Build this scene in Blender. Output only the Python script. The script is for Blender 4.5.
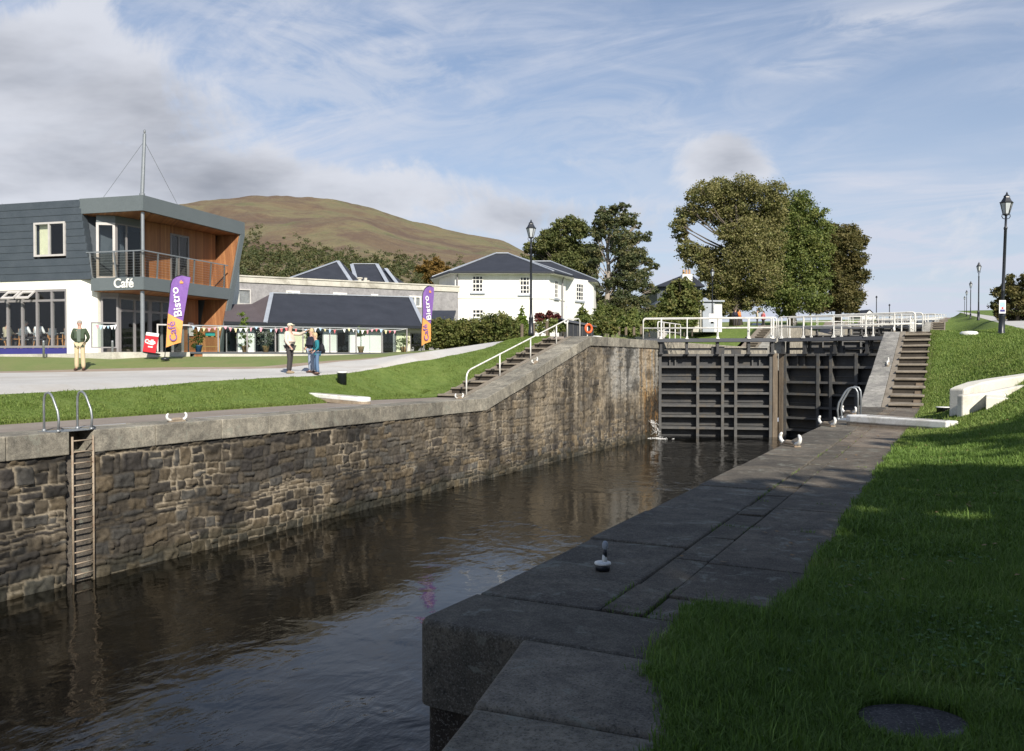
import bpy, math, random
import numpy as np
from mathutils import Vector, Matrix
R = math.radians
random.seed(7)
rng = np.random.default_rng(11)
for o in list(bpy.data.objects):
    bpy.data.objects.remove(o)
S = bpy.context.scene
C = S.collection

# ------------------------------------------------------------------ camera
F = 860.0; YAW = R(27.15); PITCH = R(0.966); EYE = 1.3
cam = bpy.data.cameras.new('camera'); camo = bpy.data.objects.new('camera', cam); C.objects.link(camo)
cam.sensor_width = 36; cam.lens = 36*F/1024; cam.clip_start = .05; cam.clip_end = 20000
camo.location = (0, 0, EYE); camo.rotation_euler = (R(90)-PITCH, 0, YAW)
S.camera = camo
S.render.resolution_x = 1024; S.render.resolution_y = 751
CT, ST = math.cos(YAW), math.sin(YAW)

# ------------------------------------------------------------------ sun, sky, exposure
SUN_EL = R(33); SHX, SHY = -.72, .69          # horizontal direction in which shadows fall
S.view_settings.view_transform = 'Standard'; S.view_settings.look = 'None'
S.view_settings.gamma = 1; S.view_settings.use_curve_mapping = False
S.view_settings.exposure = 0.45
sun = bpy.data.lights.new('sun', 'SUN'); sun.energy = 4.8; sun.angle = R(.6); sun.color = (1, .93, .83)
suno = bpy.data.objects.new('sun', sun); C.objects.link(suno)
sdir = Vector((-SHX*math.cos(SUN_EL), -SHY*math.cos(SUN_EL), math.sin(SUN_EL))).normalized()
suno.rotation_euler = sdir.to_track_quat('Z', 'Y').to_euler()
suno.location = (20, -20, 40)

def camray(px, py):
    v = Vector(((px-512)/F, -(py-375.5)/F, -1)).normalized()
    return (camo.rotation_euler.to_matrix() @ v).normalized()

W = bpy.data.worlds.new('World'); S.world = W; W.use_nodes = True
nt = W.node_tree; nt.nodes.clear()
def wn(t, **k):
    n = nt.nodes.new(t)
    for a, b in k.items(): setattr(n, a, b)
    return n
def wl(a, b): nt.links.new(a, b)
def wmath(op, a, b=None, c=None, clamp=False):
    n = wn('ShaderNodeMath', operation=op, use_clamp=clamp)
    for i, q in enumerate((a, b, c)):
        if q is None: continue
        if isinstance(q, (int, float)): n.inputs[i].default_value = q
        else: wl(q, n.inputs[i])
    return n.outputs[0]
sky = wn('ShaderNodeTexSky', sky_type='NISHITA'); sky.sun_disc = False
sky.sun_elevation = SUN_EL
sky.sun_rotation = math.atan2(-SHX, -SHY)     # clockwise from +Y, towards the sun
sky.altitude = 20; sky.air_density = 1.0; sky.dust_density = .5; sky.ozone_density = 3.5
tc = wn('ShaderNodeTexCoord'); sep = wn('ShaderNodeSeparateXYZ'); wl(tc.outputs['Generated'], sep.inputs[0])
zz = wmath('ADD', wmath('MAXIMUM', sep.outputs[2], 0.0), .16)
cx_ = wmath('DIVIDE', sep.outputs[0], zz); cy_ = wmath('DIVIDE', sep.outputs[1], zz)
comb = wn('ShaderNodeCombineXYZ'); wl(cx_, comb.inputs[0]); wl(cy_, comb.inputs[1])
def wnoise(vec, scale, detail=6, rough=.55, dist=0.0, rot=None, scl=None):
    if rot is not None:
        mp = wn('ShaderNodeMapping'); mp.inputs['Rotation'].default_value = (0, 0, rot); mp.inputs['Scale'].default_value = scl
        wl(vec, mp.inputs[0]); vec = mp.outputs[0]
    n = wn('ShaderNodeTexNoise'); n.inputs['Scale'].default_value = scale; n.inputs['Detail'].default_value = detail
    n.inputs['Roughness'].default_value = rough; n.inputs['Distortion'].default_value = dist
    wl(vec, n.inputs['Vector']); return n.outputs['Fac']
def wramp(v, a, b, lo=0., hi=1.):
    n = wn('ShaderNodeMapRange', interpolation_type='SMOOTHSTEP')
    n.inputs['From Min'].default_value = a; n.inputs['From Max'].default_value = b
    n.inputs['To Min'].default_value = lo; n.inputs['To Max'].default_value = hi
    wl(v, n.inputs['Value']); return n.outputs[0]
def wmix(f, a, b):
    n = wn('ShaderNodeMix', data_type='RGBA')
    if isinstance(f, (int, float)): n.inputs[0].default_value = f
    else: wl(f, n.inputs[0])
    for i, q in ((6, a), (7, b)):
        if isinstance(q, tuple): n.inputs[i].default_value = q
        else: wl(q, n.inputs[i])
    return n.outputs[2]
# thin high cloud
cir = wnoise(comb.outputs[0], 1.1, 9, .62, 1.2, R(35), (1.0, 2.6, 1))
cir2 = wnoise(comb.outputs[0], .55, 5, .5, .6, R(20), (1.0, 1.5, 1))
cirf = wmath('MULTIPLY', wramp(cir, .34, .74), wramp(cir2, .30, .62))
hz_ = wramp(sep.outputs[2], .0, .36, .45, 0.)
hi_ = wramp(sep.outputs[2], .46, .80, 1., .25)
cirf = wmath('MULTIPLY', wmath('ADD', wmath('MULTIPLY', cirf, .72), wmath('ADD', hz_, .26)), hi_)
# low cumulus banks round given directions, edges broken by noise
lump = wnoise(tc.outputs['Generated'], 6.5, 11, .62, .4)
lump2 = wnoise(tc.outputs['Generated'], 2.6, 6, .55, .2, 0, (1, 1, 2.4))
def lobe(px, py, w, h, amp=1.0):
    """soft elliptical patch of sky round a direction; w, h in degrees"""
    d = camray(px, py); rt = d.cross(Vector((0, 0, 1))).normalized(); up = rt.cross(d)
    def dot(v, s):
        n = wn('ShaderNodeVectorMath', operation='DOT_PRODUCT'); wl(tc.outputs['Generated'], n.inputs[0])
        n.inputs[1].default_value = v; return wmath('DIVIDE', n.outputs['Value'], math.sin(R(s)))
    a = dot(rt, w); b = dot(up, h)
    r2 = wmath('ADD', wmath('MULTIPLY', a, a), wmath('MULTIPLY', b, b))
    n = wn('ShaderNodeVectorMath', operation='DOT_PRODUCT'); wl(tc.outputs['Generated'], n.inputs[0]); n.inputs[1].default_value = d
    front = wmath('GREATER_THAN', n.outputs['Value'], 0.0)
    return wmath('MULTIPLY', wmath('MULTIPLY', wmath('EXPONENT', wmath('MULTIPLY', r2, -1.0)), front), amp)
def maxall(l):
    r = l[0]
    for q in l[1:]: r = wmath('MAXIMUM', r, q)
    return r
banks = maxall([lobe(20, 75, 13, 4.6), lobe(150, 190, 20, 3.0, .9), lobe(90, 110, 9, 4.0, .9), lobe(60, 165, 15, 3.6, .95), lobe(-160, 100, 14, 9),
                lobe(230, 180, 8, 2.0, .85), lobe(400, 195, 11, 2.6, .9), lobe(500, 215, 9, 2.4, .85), lobe(722, 160, 3.3, 2.0, .95),
                lobe(575, 163, 2.6, .8, .6), lobe(830, 295, 4, 1.0, .6), lobe(1010, 50, 8, 2.5, .5), lobe(-600, 120, 20, 12), lobe(1700, 150, 20, 8)])
cum = wmath('ADD', banks, wmath('MULTIPLY', wmath('SUBTRACT', lump, .5), 2.1))
cumf = wramp(cum, .32, .66)
dark = wramp(wmath('ADD', wmath('MULTIPLY', banks, .55), wmath('MULTIPLY', wmath('SUBTRACT', lump2, .5), 2.2)), .12, .80)
streak = maxall([lobe(880, 22, 5.0, 1.1), lobe(815, 62, 3.6, 1.0), lobe(540, 75, 3.0, 2.0, .6), lobe(330, 60, 16, 6, .75), lobe(620, 130, 12, 5, .5)])
strf = wmath('MULTIPLY', streak, wramp(wnoise(tc.outputs['Generated'], 7, 8, .65, 1.0, R(20), (1, 1, 3)), .38, .66))
CLW = (6.2, 6.4, 7.0, 1); CLG = (2.6, 2.8, 3.3, 1)
hs = wn('ShaderNodeHueSaturation'); hs.inputs['Saturation'].default_value = 1.04; hs.inputs['Value'].default_value = 1.0; wl(sky.outputs[0], hs.inputs['Color'])
c0 = wmix(cirf, hs.outputs[0], (5.5, 5.9, 6.9, 1))
c1 = wmix(wmath('MULTIPLY', strf, .75, clamp=True), c0, CLW)
cc = wmix(dark, CLW, CLG)
c2 = wmix(wmath('MULTIPLY', wmath('MULTIPLY', cumf, .93), hi_), c1, cc)
bg = wn('ShaderNodeBackground'); bg.inputs['Strength'].default_value = .085
wo = wn('ShaderNodeOutputWorld'); wl(c2, bg.inputs[0]); wl(bg.outputs[0], wo.inputs[0])

# ------------------------------------------------------------------ measuring helpers
def RD(r, d, z=0.): return Vector((r*CT-d*ST, r*ST+d*CT, z))      # right / forward distances -> world
def PD(px, d, z=0.): return RD((px-512)/F*d, d, z)
def ZP(py, d): return EYE+(361-py)*d/F
def sm(t): t = max(0., min(1., t)); return t*t*(3-2*t)
def cl(t): return max(0., min(1., t))
# ------------------------------------------------------------------ numpy noise
def _h(ix, iy, s):
    n = (ix.astype(np.int64)*374761393+iy.astype(np.int64)*668265263+s*1442695041) & 0x7fffffff
    n = ((n ^ (n >> 13))*1274126177) & 0x7fffffff
    return ((n ^ (n >> 16)) & 0xffff)/65535.
def vn(x, y, s=0):
    x = np.asarray(x, float); y = np.asarray(y, float)
    x0 = np.floor(x); y0 = np.floor(y); u = x-x0; v = y-y0; u = u*u*(3-2*u); v = v*v*(3-2*v)
    a = _h(x0, y0, s); b = _h(x0+1, y0, s); c = _h(x0, y0+1, s); d = _h(x0+1, y0+1, s)
    return (a*(1-u)+b*u)*(1-v)+(c*(1-u)+d*u)*v
def fbm(x, y, s=0, o=4):
    t = 0; a = .5
    for i in range(o):
        t = t+a*vn(np.asarray(x)*2**i, np.asarray(y)*2**i, s+i*17); a *= .5
    return t/(1-.5**o)
def smn(t): t = np.clip(t, 0, 1); return t*t*(3-2*t)

# ------------------------------------------------------------------ materials
def M_(name, build):
    m = bpy.data.materials.new(name); m.use_nodes = True; t = m.node_tree; b = t.nodes['Principled BSDF']
    build(t, b); return m
def tn(t, ty, **k):
    n = t.nodes.new(ty)
    for a, q in k.items(): setattr(n, a, q)
    return n
def noise(t, scale, detail=5, rough=.6, vec=None, dist=0):
    n = tn(t, 'ShaderNodeTexNoise'); n.inputs['Scale'].default_value = scale; n.inputs['Detail'].default_value = detail
    n.inputs['Roughness'].default_value = rough; n.inputs['Distortion'].default_value = dist
    if vec is not None: t.links.new(vec, n.inputs['Vector'])
    return n.outputs['Fac']
def ramp(t, v, stops):
    n = tn(t, 'ShaderNodeValToRGB'); e = n.color_ramp.elements
    while len(e) < len(stops): e.new(.5)
    for i, (p, c) in enumerate(stops):
        e[i].position = p; e[i].color = (*c, 1) if len(c) == 3 else c
    t.links.new(v, n.inputs[0]); return n.outputs[0]
def coords(t, kind='Object', scale=(1, 1, 1), rot=(0, 0, 0)):
    a = tn(t, 'ShaderNodeTexCoord'); m = tn(t, 'ShaderNodeMapping'); m.inputs['Scale'].default_value = scale
    m.inputs['Rotation'].default_value = rot
    t.links.new(a.outputs[kind], m.inputs[0]); return m.outputs[0]
def mixc(t, f, a, b, mode='MIX'):
    n = tn(t, 'ShaderNodeMix', data_type='RGBA', blend_type=mode)
    if isinstance(f, (int, float)): n.inputs[0].default_value = f
    else: t.links.new(f, n.inputs[0])
    for i, q in ((6, a), (7, b)):
        if isinstance(q, tuple): n.inputs[i].default_value = (*q, 1) if len(q) == 3 else q
        else: t.links.new(q, n.inputs[i])
    return n.outputs[2]
def bump(t, b, h, strength=.3, dist=.02):
    n = tn(t, 'ShaderNodeBump'); n.inputs['Strength'].default_value = strength; n.inputs['Distance'].default_value = dist
    t.links.new(h, n.inputs['Height']); t.links.new(n.outputs[0], b.inputs['Normal'])
def mottled(name, c1, c2, scale=3, rough=.8, fine=30, bs=.2, bd=.01, c3=None, metallic=0, grime=None, vscale=(1, 1, 1)):
    def f(t, b):
        v = coords(t, 'Object', vscale)
        n1 = noise(t, scale, 6, .6, v); n2 = noise(t, fine, 4, .7, v)
        col = ramp(t, n1, [(.32, c1), (.68, c2)])
        if c3: col = mixc(t, ramp(t, n2, [(.5, (0, 0, 0)), (.7, (1, 1, 1))]), col, c3)
        else: col = mixc(t, .35, col, ramp(t, n2, [(.3, tuple(x*.7 for x in c1)), (.7, tuple(min(1, x*1.25) for x in c2))]))
        if grime: col = mixc(t, ramp(t, noise(t, scale*.6, 8, .7, v, .5), [(.52, (0, 0, 0)), (.72, (.8, .8, .8))]), col, grime)
        t.links.new(col, b.inputs['Base Color']); b.inputs['Roughness'].default_value = rough; b.inputs['Metallic'].default_value = metallic
        if bs: bump(t, b, n2, bs, bd)
    return M_(name, f)
def plain(name, c, rough=.6, metallic=0., var=.12):
    lo = tuple(x*(1-var) for x in c); hi = tuple(min(1, x*(1+var)) for x in c)
    return mottled(name, lo, hi, 2.5, rough, 40, .05, .002, metallic=metallic)
M = {}
M['white_paint'] = mottled('white_paint', (.70, .69, .64), (.82, .81, .77), 3, .45, 45, .08, .003, grime=(.42, .38, .30))
M['rail_paint'] = mottled('rail_paint', (.62, .61, .56), (.80, .79, .74), 5, .4, 60, .05, .002, grime=(.30, .25, .19))
M['house_render'] = mottled('house_render', (.70, .70, .65), (.84, .83, .79), .6, .9, 25, .15, .004, grime=(.56, .54, .47), vscale=(1.6, 1.6, .5))
M['cafe_render'] = mottled('cafe_render', (.76, .75, .66), (.83, .82, .73), .8, .9, 25, .12, .004)
M['slate_clad'] = mottled('slate_clad', (.040, .052, .064), (.062, .076, .090), 1.6, .55, 18, .1, .004)
M['roof_slate'] = mottled('roof_slate', (.018, .021, .029), (.034, .038, .050), 1.2, .7, 14, .3, .01)
M['roof_tile_brown'] = mottled('roof_tile_brown', (.075, .06, .065), (.11, .09, .095), 1.0, .8, 14, .2, .01)
M['lead'] = mottled('lead', (.26, .29, .33), (.38, .41, .45), 2, .5, 20, .05)
M['fascia_grey'] = mottled('fascia_grey', (.105, .125, .13), (.125, .145, .15), .8, .42, 20, .02, .002)
M['steel'] = plain('galvanised_steel', (.30, .32, .33), .4, .6)
M['frame_grey'] = plain('window_frame_grey', (.22, .21, .21), .5)
M['frame_light'] = plain('window_frame_light', (.48, .46, .44), .5)
M['black_iron'] = mottled('black_iron', (.008, .010, .014), (.018, .021, .028), 6, .38, 30, .1, .002)
M['gate_paint'] = mottled('gate_paint', (.030, .032, .034), (.060, .060, .060), 1.8, .5, 14, .25, .004, grime=(.085, .072, .052))
M['gate_edge'] = mottled('gate_edge', (.055, .057, .058), (.110, .108, .102), 2.5, .5, 20, .2, .004, grime=(.13, .10, .06))
M['timber_old'] = mottled('timber_old', (.10, .075, .05), (.20, .16, .115), 1.5, .8, 12, .4, .01, grime=(.05, .035, .025), vscale=(3, 3, .5))
M['asphalt_deck'] = plain('deck_grey', (.07, .075, .085), .7)
M['rust_steel'] = mottled('rust_steel', (.22, .17, .12), (.36, .30, .22), 6, .7, 40, .2, .003, grime=(.17, .07, .03))
M['blue_band'] = plain('blue_band', (.03, .03, .17), .6)
M['red'] = plain('red_paint', (.55, .02, .03), .5)
M['purple'] = plain('banner_purple', (.20, .10, .34), .75)
M['orange_cloth'] = plain('banner_orange', (.78, .33, .09), .75)
M['white_cloth'] = plain('white_cloth', (.82, .82, .82), .7)
M['orange'] = plain('lifebuoy_orange', (.72, .12, .03), .5)
M['concrete_pale'] = mottled('concrete_pale', (.40, .38, .33), (.56, .54, .47), 1.4, .85, 20, .2, .006, grime=(.2, .18, .14))
M['pot'] = plain('terracotta', (.42, .25, .13), .8)
M['blue_pot'] = plain('blue_pot', (.04, .10, .22), .4)
M['teal_paint'] = plain('teal_paint', (.03, .38, .36), .5)
M['pine_wood'] = plain('pine_wood', (.50, .24, .08), .6)
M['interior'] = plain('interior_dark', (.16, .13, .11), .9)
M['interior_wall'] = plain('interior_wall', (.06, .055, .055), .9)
M['curtain'] = plain('curtain', (.70, .68, .48), .9)
M['poster'] = plain('paper', (.72, .70, .70), .6)
M['lampglass'] = plain('lamp_glass', (.50, .53, .55), .15)
M['water_foam'] = plain('water_foam', (.75, .76, .74), .3)
M['bark'] = mottled('bark', (.06, .05, .038), (.12, .10, .078), 2, .9, 9, .5, .03, vscale=(1, 1, .3))
M['bark_pale'] = mottled('bark_pale', (.24, .20, .16), (.36, .32, .27), 2, .9, 9, .5, .03, vscale=(1, 1, .3))
def wood_f(t, b):
    v = coords(t, 'Object', (1, 1, 1))
    sp = tn(t, 'ShaderNodeSeparateXYZ'); t.links.new(v, sp.inputs[0])
    ad = tn(t, 'ShaderNodeMath', operation='ADD'); t.links.new(sp.outputs[0], ad.inputs[0]); t.links.new(sp.outputs[1], ad.inputs[1])
    mu = tn(t, 'ShaderNodeMath', operation='MULTIPLY'); t.links.new(ad.outputs[0], mu.inputs[0]); mu.inputs[1].default_value = 8
    fr = tn(t, 'ShaderNodeMath', operation='FRACT'); t.links.new(mu.outputs[0], fr.inputs[0])
    fl = tn(t, 'ShaderNodeMath', operation='FLOOR'); t.links.new(mu.outputs[0], fl.inputs[0])
    wn_ = tn(t, 'ShaderNodeTexWhiteNoise', noise_dimensions='1D'); t.links.new(fl.outputs[0], wn_.inputs['W'])
    g = noise(t, 6, 6, .6, coords(t, 'Object', (3, 3, .3)))
    col = ramp(t, wn_.outputs[0], [(0, (.22, .088, .034)), (.5, (.31, .135, .052)), (1, (.40, .185, .072))])
    col = mixc(t, ramp(t, g, [(.4, (0, 0, 0)), (.7, (.6, .6, .6))]), col, (.22, .09, .035))
    gap = ramp(t, fr.outputs[0], [(0, (.0, .0, .0)), (.07, (1, 1, 1))])
    col = mixc(t, 1.0, col, gap, 'MULTIPLY')
    t.links.new(col, b.inputs['Base Color']); b.inputs['Roughness'].default_value = .6
    bump(t, b, gap, .5, .01)
M['cedar'] = M_('cedar_boards', wood_f)
def glass_f(tint, refl):
    def f(t, b):
        t.nodes.remove(b); out = [n for n in t.nodes if n.type == 'OUTPUT_MATERIAL'][0]
        tr = tn(t, 'ShaderNodeBsdfTransparent'); tr.inputs[0].default_value = (*tint, 1)
        gl = tn(t, 'ShaderNodeBsdfGlossy'); gl.inputs['Roughness'].default_value = .02
        lw = tn(t, 'ShaderNodeLayerWeight'); lw.inputs[0].default_value = .5; fr = tn(t, 'ShaderNodeMath', operation='POWER'); t.links.new(lw.outputs['Facing'], fr.inputs[0]); fr.inputs[1].default_value = 4.0
        ma = tn(t, 'ShaderNodeMath', operation='MULTIPLY_ADD'); t.links.new(fr.outputs[0], ma.inputs[0]); ma.inputs[1].default_value = .7; ma.inputs[2].default_value = refl
        mx = tn(t, 'ShaderNodeMixShader'); t.links.new(ma.outputs[0], mx.inputs[0]); t.links.new(tr.outputs[0], mx.inputs[1]); t.links.new(gl.outputs[0], mx.inputs[2])
        t.links.new(mx.outputs[0], out.inputs[0])
    return f
M['glass'] = M_('window_glass', glass_f((.93, .95, .95), .03))
M['glass_clear'] = M_('balustrade_glass', glass_f((.82, .88, .86), .02))
def attr_mat(name, rough=.85, bs=.3, bd=.01, fine=25, trans=0, mul=.25):
    def f(t, b):
        a = tn(t, 'ShaderNodeAttribute', attribute_name='col')
        v = coords(t); n2 = noise(t, fine, 6, .7, v)
        k = ramp(t, n2, [(.25, (1-mul,)*3), (.75, (1+mul,)*3)])
        col = mixc(t, 1., a.outputs['Color'], k, 'MULTIPLY')
        t.links.new(col, b.inputs['Base Color']); b.inputs['Roughness'].default_value = rough
        if bs: bump(t, b, n2, bs, bd)
    return M_(name, f)
M['masonry'] = attr_mat('rubble_masonry', .8, .55, .02, 14, mul=.45)
def slab_f(t, b):
    a = tn(t, 'ShaderNodeAttribute', attribute_name='col'); v = coords(t)
    n1 = noise(t, 1.3, 8, .65, v, .5); n2 = noise(t, 5.5, 8, .72, v, .3); n3 = noise(t, 95, 3, .7, v); n4 = noise(t, 2.6, 9, .7, v, 1.2); n5 = noise(t, 26, 5, .7, v)
    col = mixc(t, 1., a.outputs['Color'], ramp(t, n1, [(.30, (.52, .51, .50)), (.70, (1.45, 1.40, 1.30))]), 'MULTIPLY')
    col = mixc(t, 1., col, ramp(t, n2, [(.30, (.60, .60, .60)), (.70, (1.40, 1.38, 1.34))]), 'MULTIPLY')
    col = mixc(t, 1., col, ramp(t, n5, [(.30, (.72,)*3), (.70, (1.30,)*3)]), 'MULTIPLY')
    col = mixc(t, ramp(t, n3, [(.56, (0, 0, 0)), (.64, (.5, .5, .5))]), col, (.24, .23, .21))
    col = mixc(t, ramp(t, n3, [(.36, (.7, .7, .7)), (.45, (0, 0, 0))]), col, (.018, .018, .017))
    lich = tn(t, 'ShaderNodeMath', operation='MULTIPLY'); t.links.new(ramp(t, n4, [(.545, (0, 0, 0)), (.58, (1, 1, 1))]), lich.inputs[0]); t.links.new(ramp(t, n2, [(.46, (0, 0, 0)), (.53, (.5, .5, .5))]), lich.inputs[1])
    col = mixc(t, lich.outputs[0], col, (.22, .23, .19))
    t.links.new(col, b.inputs['Base Color']); b.inputs['Roughness'].default_value = .85; b.inputs['Specular IOR Level'].default_value = .3
    ad = tn(t, 'ShaderNodeMath', operation='MULTIPLY_ADD'); t.links.new(n3, ad.inputs[0]); ad.inputs[1].default_value = .35; t.links.new(n2, ad.inputs[2])
    bump(t, b, ad.outputs[0], .6, .012)
M['slab'] = M_('weathered_concrete', slab_f)
def leaf_f(t, b):
    a = tn(t, 'ShaderNodeAttribute', attribute_name='col')
    out = [n for n in t.nodes if n.type == 'OUTPUT_MATERIAL'][0]
    t.links.new(a.outputs['Color'], b.inputs['Base Color']); b.inputs['Roughness'].default_value = .6
    b.inputs['Specular IOR Level'].default_value = .25
    tr = tn(t, 'ShaderNodeBsdfTranslucent'); t.links.new(mixc(t, 1., a.outputs['Color'], (1.0, 1.2, .5), 'MULTIPLY'), tr.inputs[0])
    mx = tn(t, 'ShaderNodeMixShader'); mx.inputs[0].default_value = .22
    t.links.new(b.outputs[0], mx.inputs[1]); t.links.new(tr.outputs[0], mx.inputs[2]); t.links.new(mx.outputs[0], out.inputs[0])
M['leaf'] = M_('leaves', leaf_f)
def lawn_f(t, b):
    v = coords(t, 'Object')
    n1 = noise(t, .5, 5, .6, v); n2 = noise(t, 9, 6, .75, v); n3 = noise(t, 45, 4, .8, v); n4 = noise(t, 1.7, 5, .65, v, .4)
    col = ramp(t, n1, [(.3, (.110, .165, .038)), (.5, (.145, .200, .048)), (.7, (.185, .230, .060))])
    col = mixc(t, ramp(t, n4, [(.52, (0, 0, 0)), (.75, (.65, .65, .65))]), col, (.200, .205, .075))
    col = mixc(t, .5, col, ramp(t, n2, [(.28, (.050, .095, .020)), (.72, (.19, .25, .075))]))
    n5 = noise(t, 3.2, 7, .75, v, .3)
    col = mixc(t, 1., col, ramp(t, n5, [(.34, (.66, .70, .62)), (.5, (1, 1, 1)), (.66, (1.30, 1.22, 1.25))]), 'MULTIPLY')
    col = mixc(t, .3, col, ramp(t, n3, [(.3, (.04, .08, .015)), (.7, (.19, .26, .07))]))
    t.links.new(col, b.inputs['Base Color']); b.inputs['Roughness'].default_value = .9; b.inputs['Specular IOR Level'].default_value = .1
    ad = tn(t, 'ShaderNodeMath', operation='ADD'); t.links.new(n2, ad.inputs[0]); t.links.new(n3, ad.inputs[1])
    bump(t, b, ad.outputs[0], .7, .03)
M['lawn'] = M_('lawn', lawn_f)
def dry_f(t, b):
    v = coords(t, 'Object'); n1 = noise(t, .8, 6, .65, v, .5); n2 = noise(t, 10, 6, .75, v)
    col = ramp(t, n1, [(.34, (.15, .22, .055)), (.54, (.20, .24, .075)), (.66, (.23, .22, .095)), (.76, (.15, .12, .06))])
    col = mixc(t, .4, col, ramp(t, n2, [(.28, (.06, .08, .02)), (.72, (.19, .20, .07))]))
    t.links.new(col, b.inputs['Base Color']); b.inputs['Roughness'].default_value = .9
    bump(t, b, n2, .6, .03)
M['dry_lawn'] = M_('dry_lawn', dry_f)
M['gravel'] = mottled('gravel', (.40, .39, .37), (.54, .53, .50), .55, .95, 60, .4, .01, grime=(.38, .34, .29))
M['verge'] = mottled('dusty_verge', (.24, .18, .13), (.34, .28, .22), 1.0, .95, 30, .3, .01)
M['quay'] = mottled('quay_surface', (.19, .155, .125), (.29, .25, .21), .7, .9, 22, .3, .008, grime=(.14, .115, .09))
M['old_step'] = mottled('old_step_stone', (.17, .145, .11), (.27, .235, .185), 1.5, .9, 16, .35, .01, grime=(.10, .08, .055))
M['earth'] = mottled('earth', (.13, .10, .07), (.2, .15, .1), 2, .95, 20, .4, .02)
def water_f(t, b):
    v1 = coords(t, 'Object', (1, 1, 1), (0, 0, R(20)))
    n1 = noise(t, 1.15, 2, .45, v1, .8); n2 = noise(t, 3.2, 4, .55, coords(t, 'Object', (1.6, .8, 1), (0, 0, R(-30))), .4); n3 = noise(t, 11, 3, .5, v1)
    b.inputs['Base Color'].default_value = (.004, .0035, .002, 1); b.inputs['Roughness'].default_value = .015; b.inputs['IOR'].default_value = 1.31
    calm = ramp(t, noise(t, .13, 3, .5, coords(t, 'Object', (1, 1, 1))), [(.42, (.16,)*3), (.60, (1.1,)*3)])
    a = tn(t, 'ShaderNodeMath', operation='MULTIPLY_ADD'); t.links.new(n2, a.inputs[0]); a.inputs[1].default_value = .30; t.links.new(n1, a.inputs[2])
    a2 = tn(t, 'ShaderNodeMath', operation='MULTIPLY_ADD'); t.links.new(n3, a2.inputs[0]); a2.inputs[1].default_value = .05; t.links.new(a.outputs[0], a2.inputs[2])
    m2 = tn(t, 'ShaderNodeMath', operation='MULTIPLY'); t.links.new(a2.outputs[0], m2.inputs[0]); t.links.new(calm, m2.inputs[1])
    bump(t, b, m2.outputs[0], .62, .10)
M['water'] = M_('canal_water', water_f)
def hill_f(t, b):
    v = coords(t, 'Object'); n1 = noise(t, .0045, 8, .65, v, .8); n2 = noise(t, .016, 10, .78, v, .3); n3 = noise(t, .07, 5, .7, v)
    col = ramp(t, n1, [(.36, (.115, .118, .052)), (.46, (.165, .138, .070)), (.54, (.140, .100, .058)), (.64, (.095, .062, .042))])
    col = mixc(t, ramp(t, n2, [(.5, (0, 0, 0)), (.62, (.8, .8, .8))]), col, (.105, .066, .046))
    col = mixc(t, ramp(t, n3, [(.55, (0, 0, 0)), (.75, (.5, .5, .5))]), col, (.215, .185, .105))
    t.links.new(col, b.inputs['Base Color']); b.inputs['Roughness'].default_value = .95
    bump(t, b, n3, .8, 6)
M['hill'] = M_('heather_hill', hill_f)
M['stone_wall_grey'] = mottled('grey_rubble', (.20, .195, .20), (.33, .32, .32), 2.2, .9, 7, .5, .03, grime=(.14, .13, .135))
M['skin'] = plain('skin', (.50, .30, .22), .6)
def cloth(name, c): M[name] = plain(name, c, .85)
cloth('olive_jacket', (.045, .068, .038)); cloth('grey_shirt', (.12, .15, .12)); cloth('cream_trousers', (.52, .43, .27)); cloth('brown_shoe', (.06, .03, .02))
cloth('pale_shirt', (.66, .56, .46)); cloth('charcoal_trousers', (.045, .04, .04)); cloth('tan_shoe', (.28, .22, .14)); cloth('cream_cap', (.72, .66, .48))
cloth('teal_jacket', (.015, .17, .21)); cloth('blue_jeans', (.10, .17, .28)); cloth('black_bag', (.012, .012, .018)); cloth('fair_hair', (.50, .38, .22))
cloth('navy_top', (.015, .015, .03)); cloth('pale_jeans', (.28, .33, .42)); cloth('grey_hair', (.30, .27, .24)); cloth('dark_hair', (.03, .02, .018)); cloth('khaki_top', (.42, .37, .26))
cloth('pink', (.62, .30, .36)); cloth('flag_blue', (.34, .48, .64)); cloth('flag_yellow', (.70, .62, .36)); cloth('flag_red', (.58, .14, .15)); cloth('orange_vest', (.75, .20, .04))

# ------------------------------------------------------------------ mesh helpers
def link(name, me, mat, parent=None, smooth=False):
    if mat is not None: me.materials.append(mat if not isinstance(mat, str) else M[mat])
    if smooth: me.polygons.foreach_set('use_smooth', [True]*len(me.polygons))
    o = bpy.data.objects.new(name, me); C.objects.link(o); o.parent = parent; return o
def npmesh(name, V, Fq, mat, parent=None, smooth=False, col=None):
    me = bpy.data.meshes.new(name); V = np.asarray(V, np.float32); Fq = np.asarray(Fq, np.int32); k = Fq.shape[1]
    me.vertices.add(len(V)); me.vertices.foreach_set('co', V.ravel())
    me.loops.add(Fq.size); me.loops.foreach_set('vertex_index', Fq.ravel())
    me.polygons.add(len(Fq)); me.polygons.foreach_set('loop_start', np.arange(0, Fq.size, k, dtype=np.int32))
    me.update(calc_edges=True)
    if col is not None:
        a = me.color_attributes.new('col', 'FLOAT_COLOR', 'POINT')
        a.data.foreach_set('color', np.concatenate([col, np.ones((len(V), 1))], 1).astype(np.float32).ravel())
    return link(name, me, mat, parent, smooth)
def gridfaces(n, m):
    i = np.arange(n-1)[:, None]; j = np.arange(m-1)[None, :]; a = (i*m+j).ravel()
    return np.stack([a, a+m, a+m+1, a+1], 1)
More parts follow.
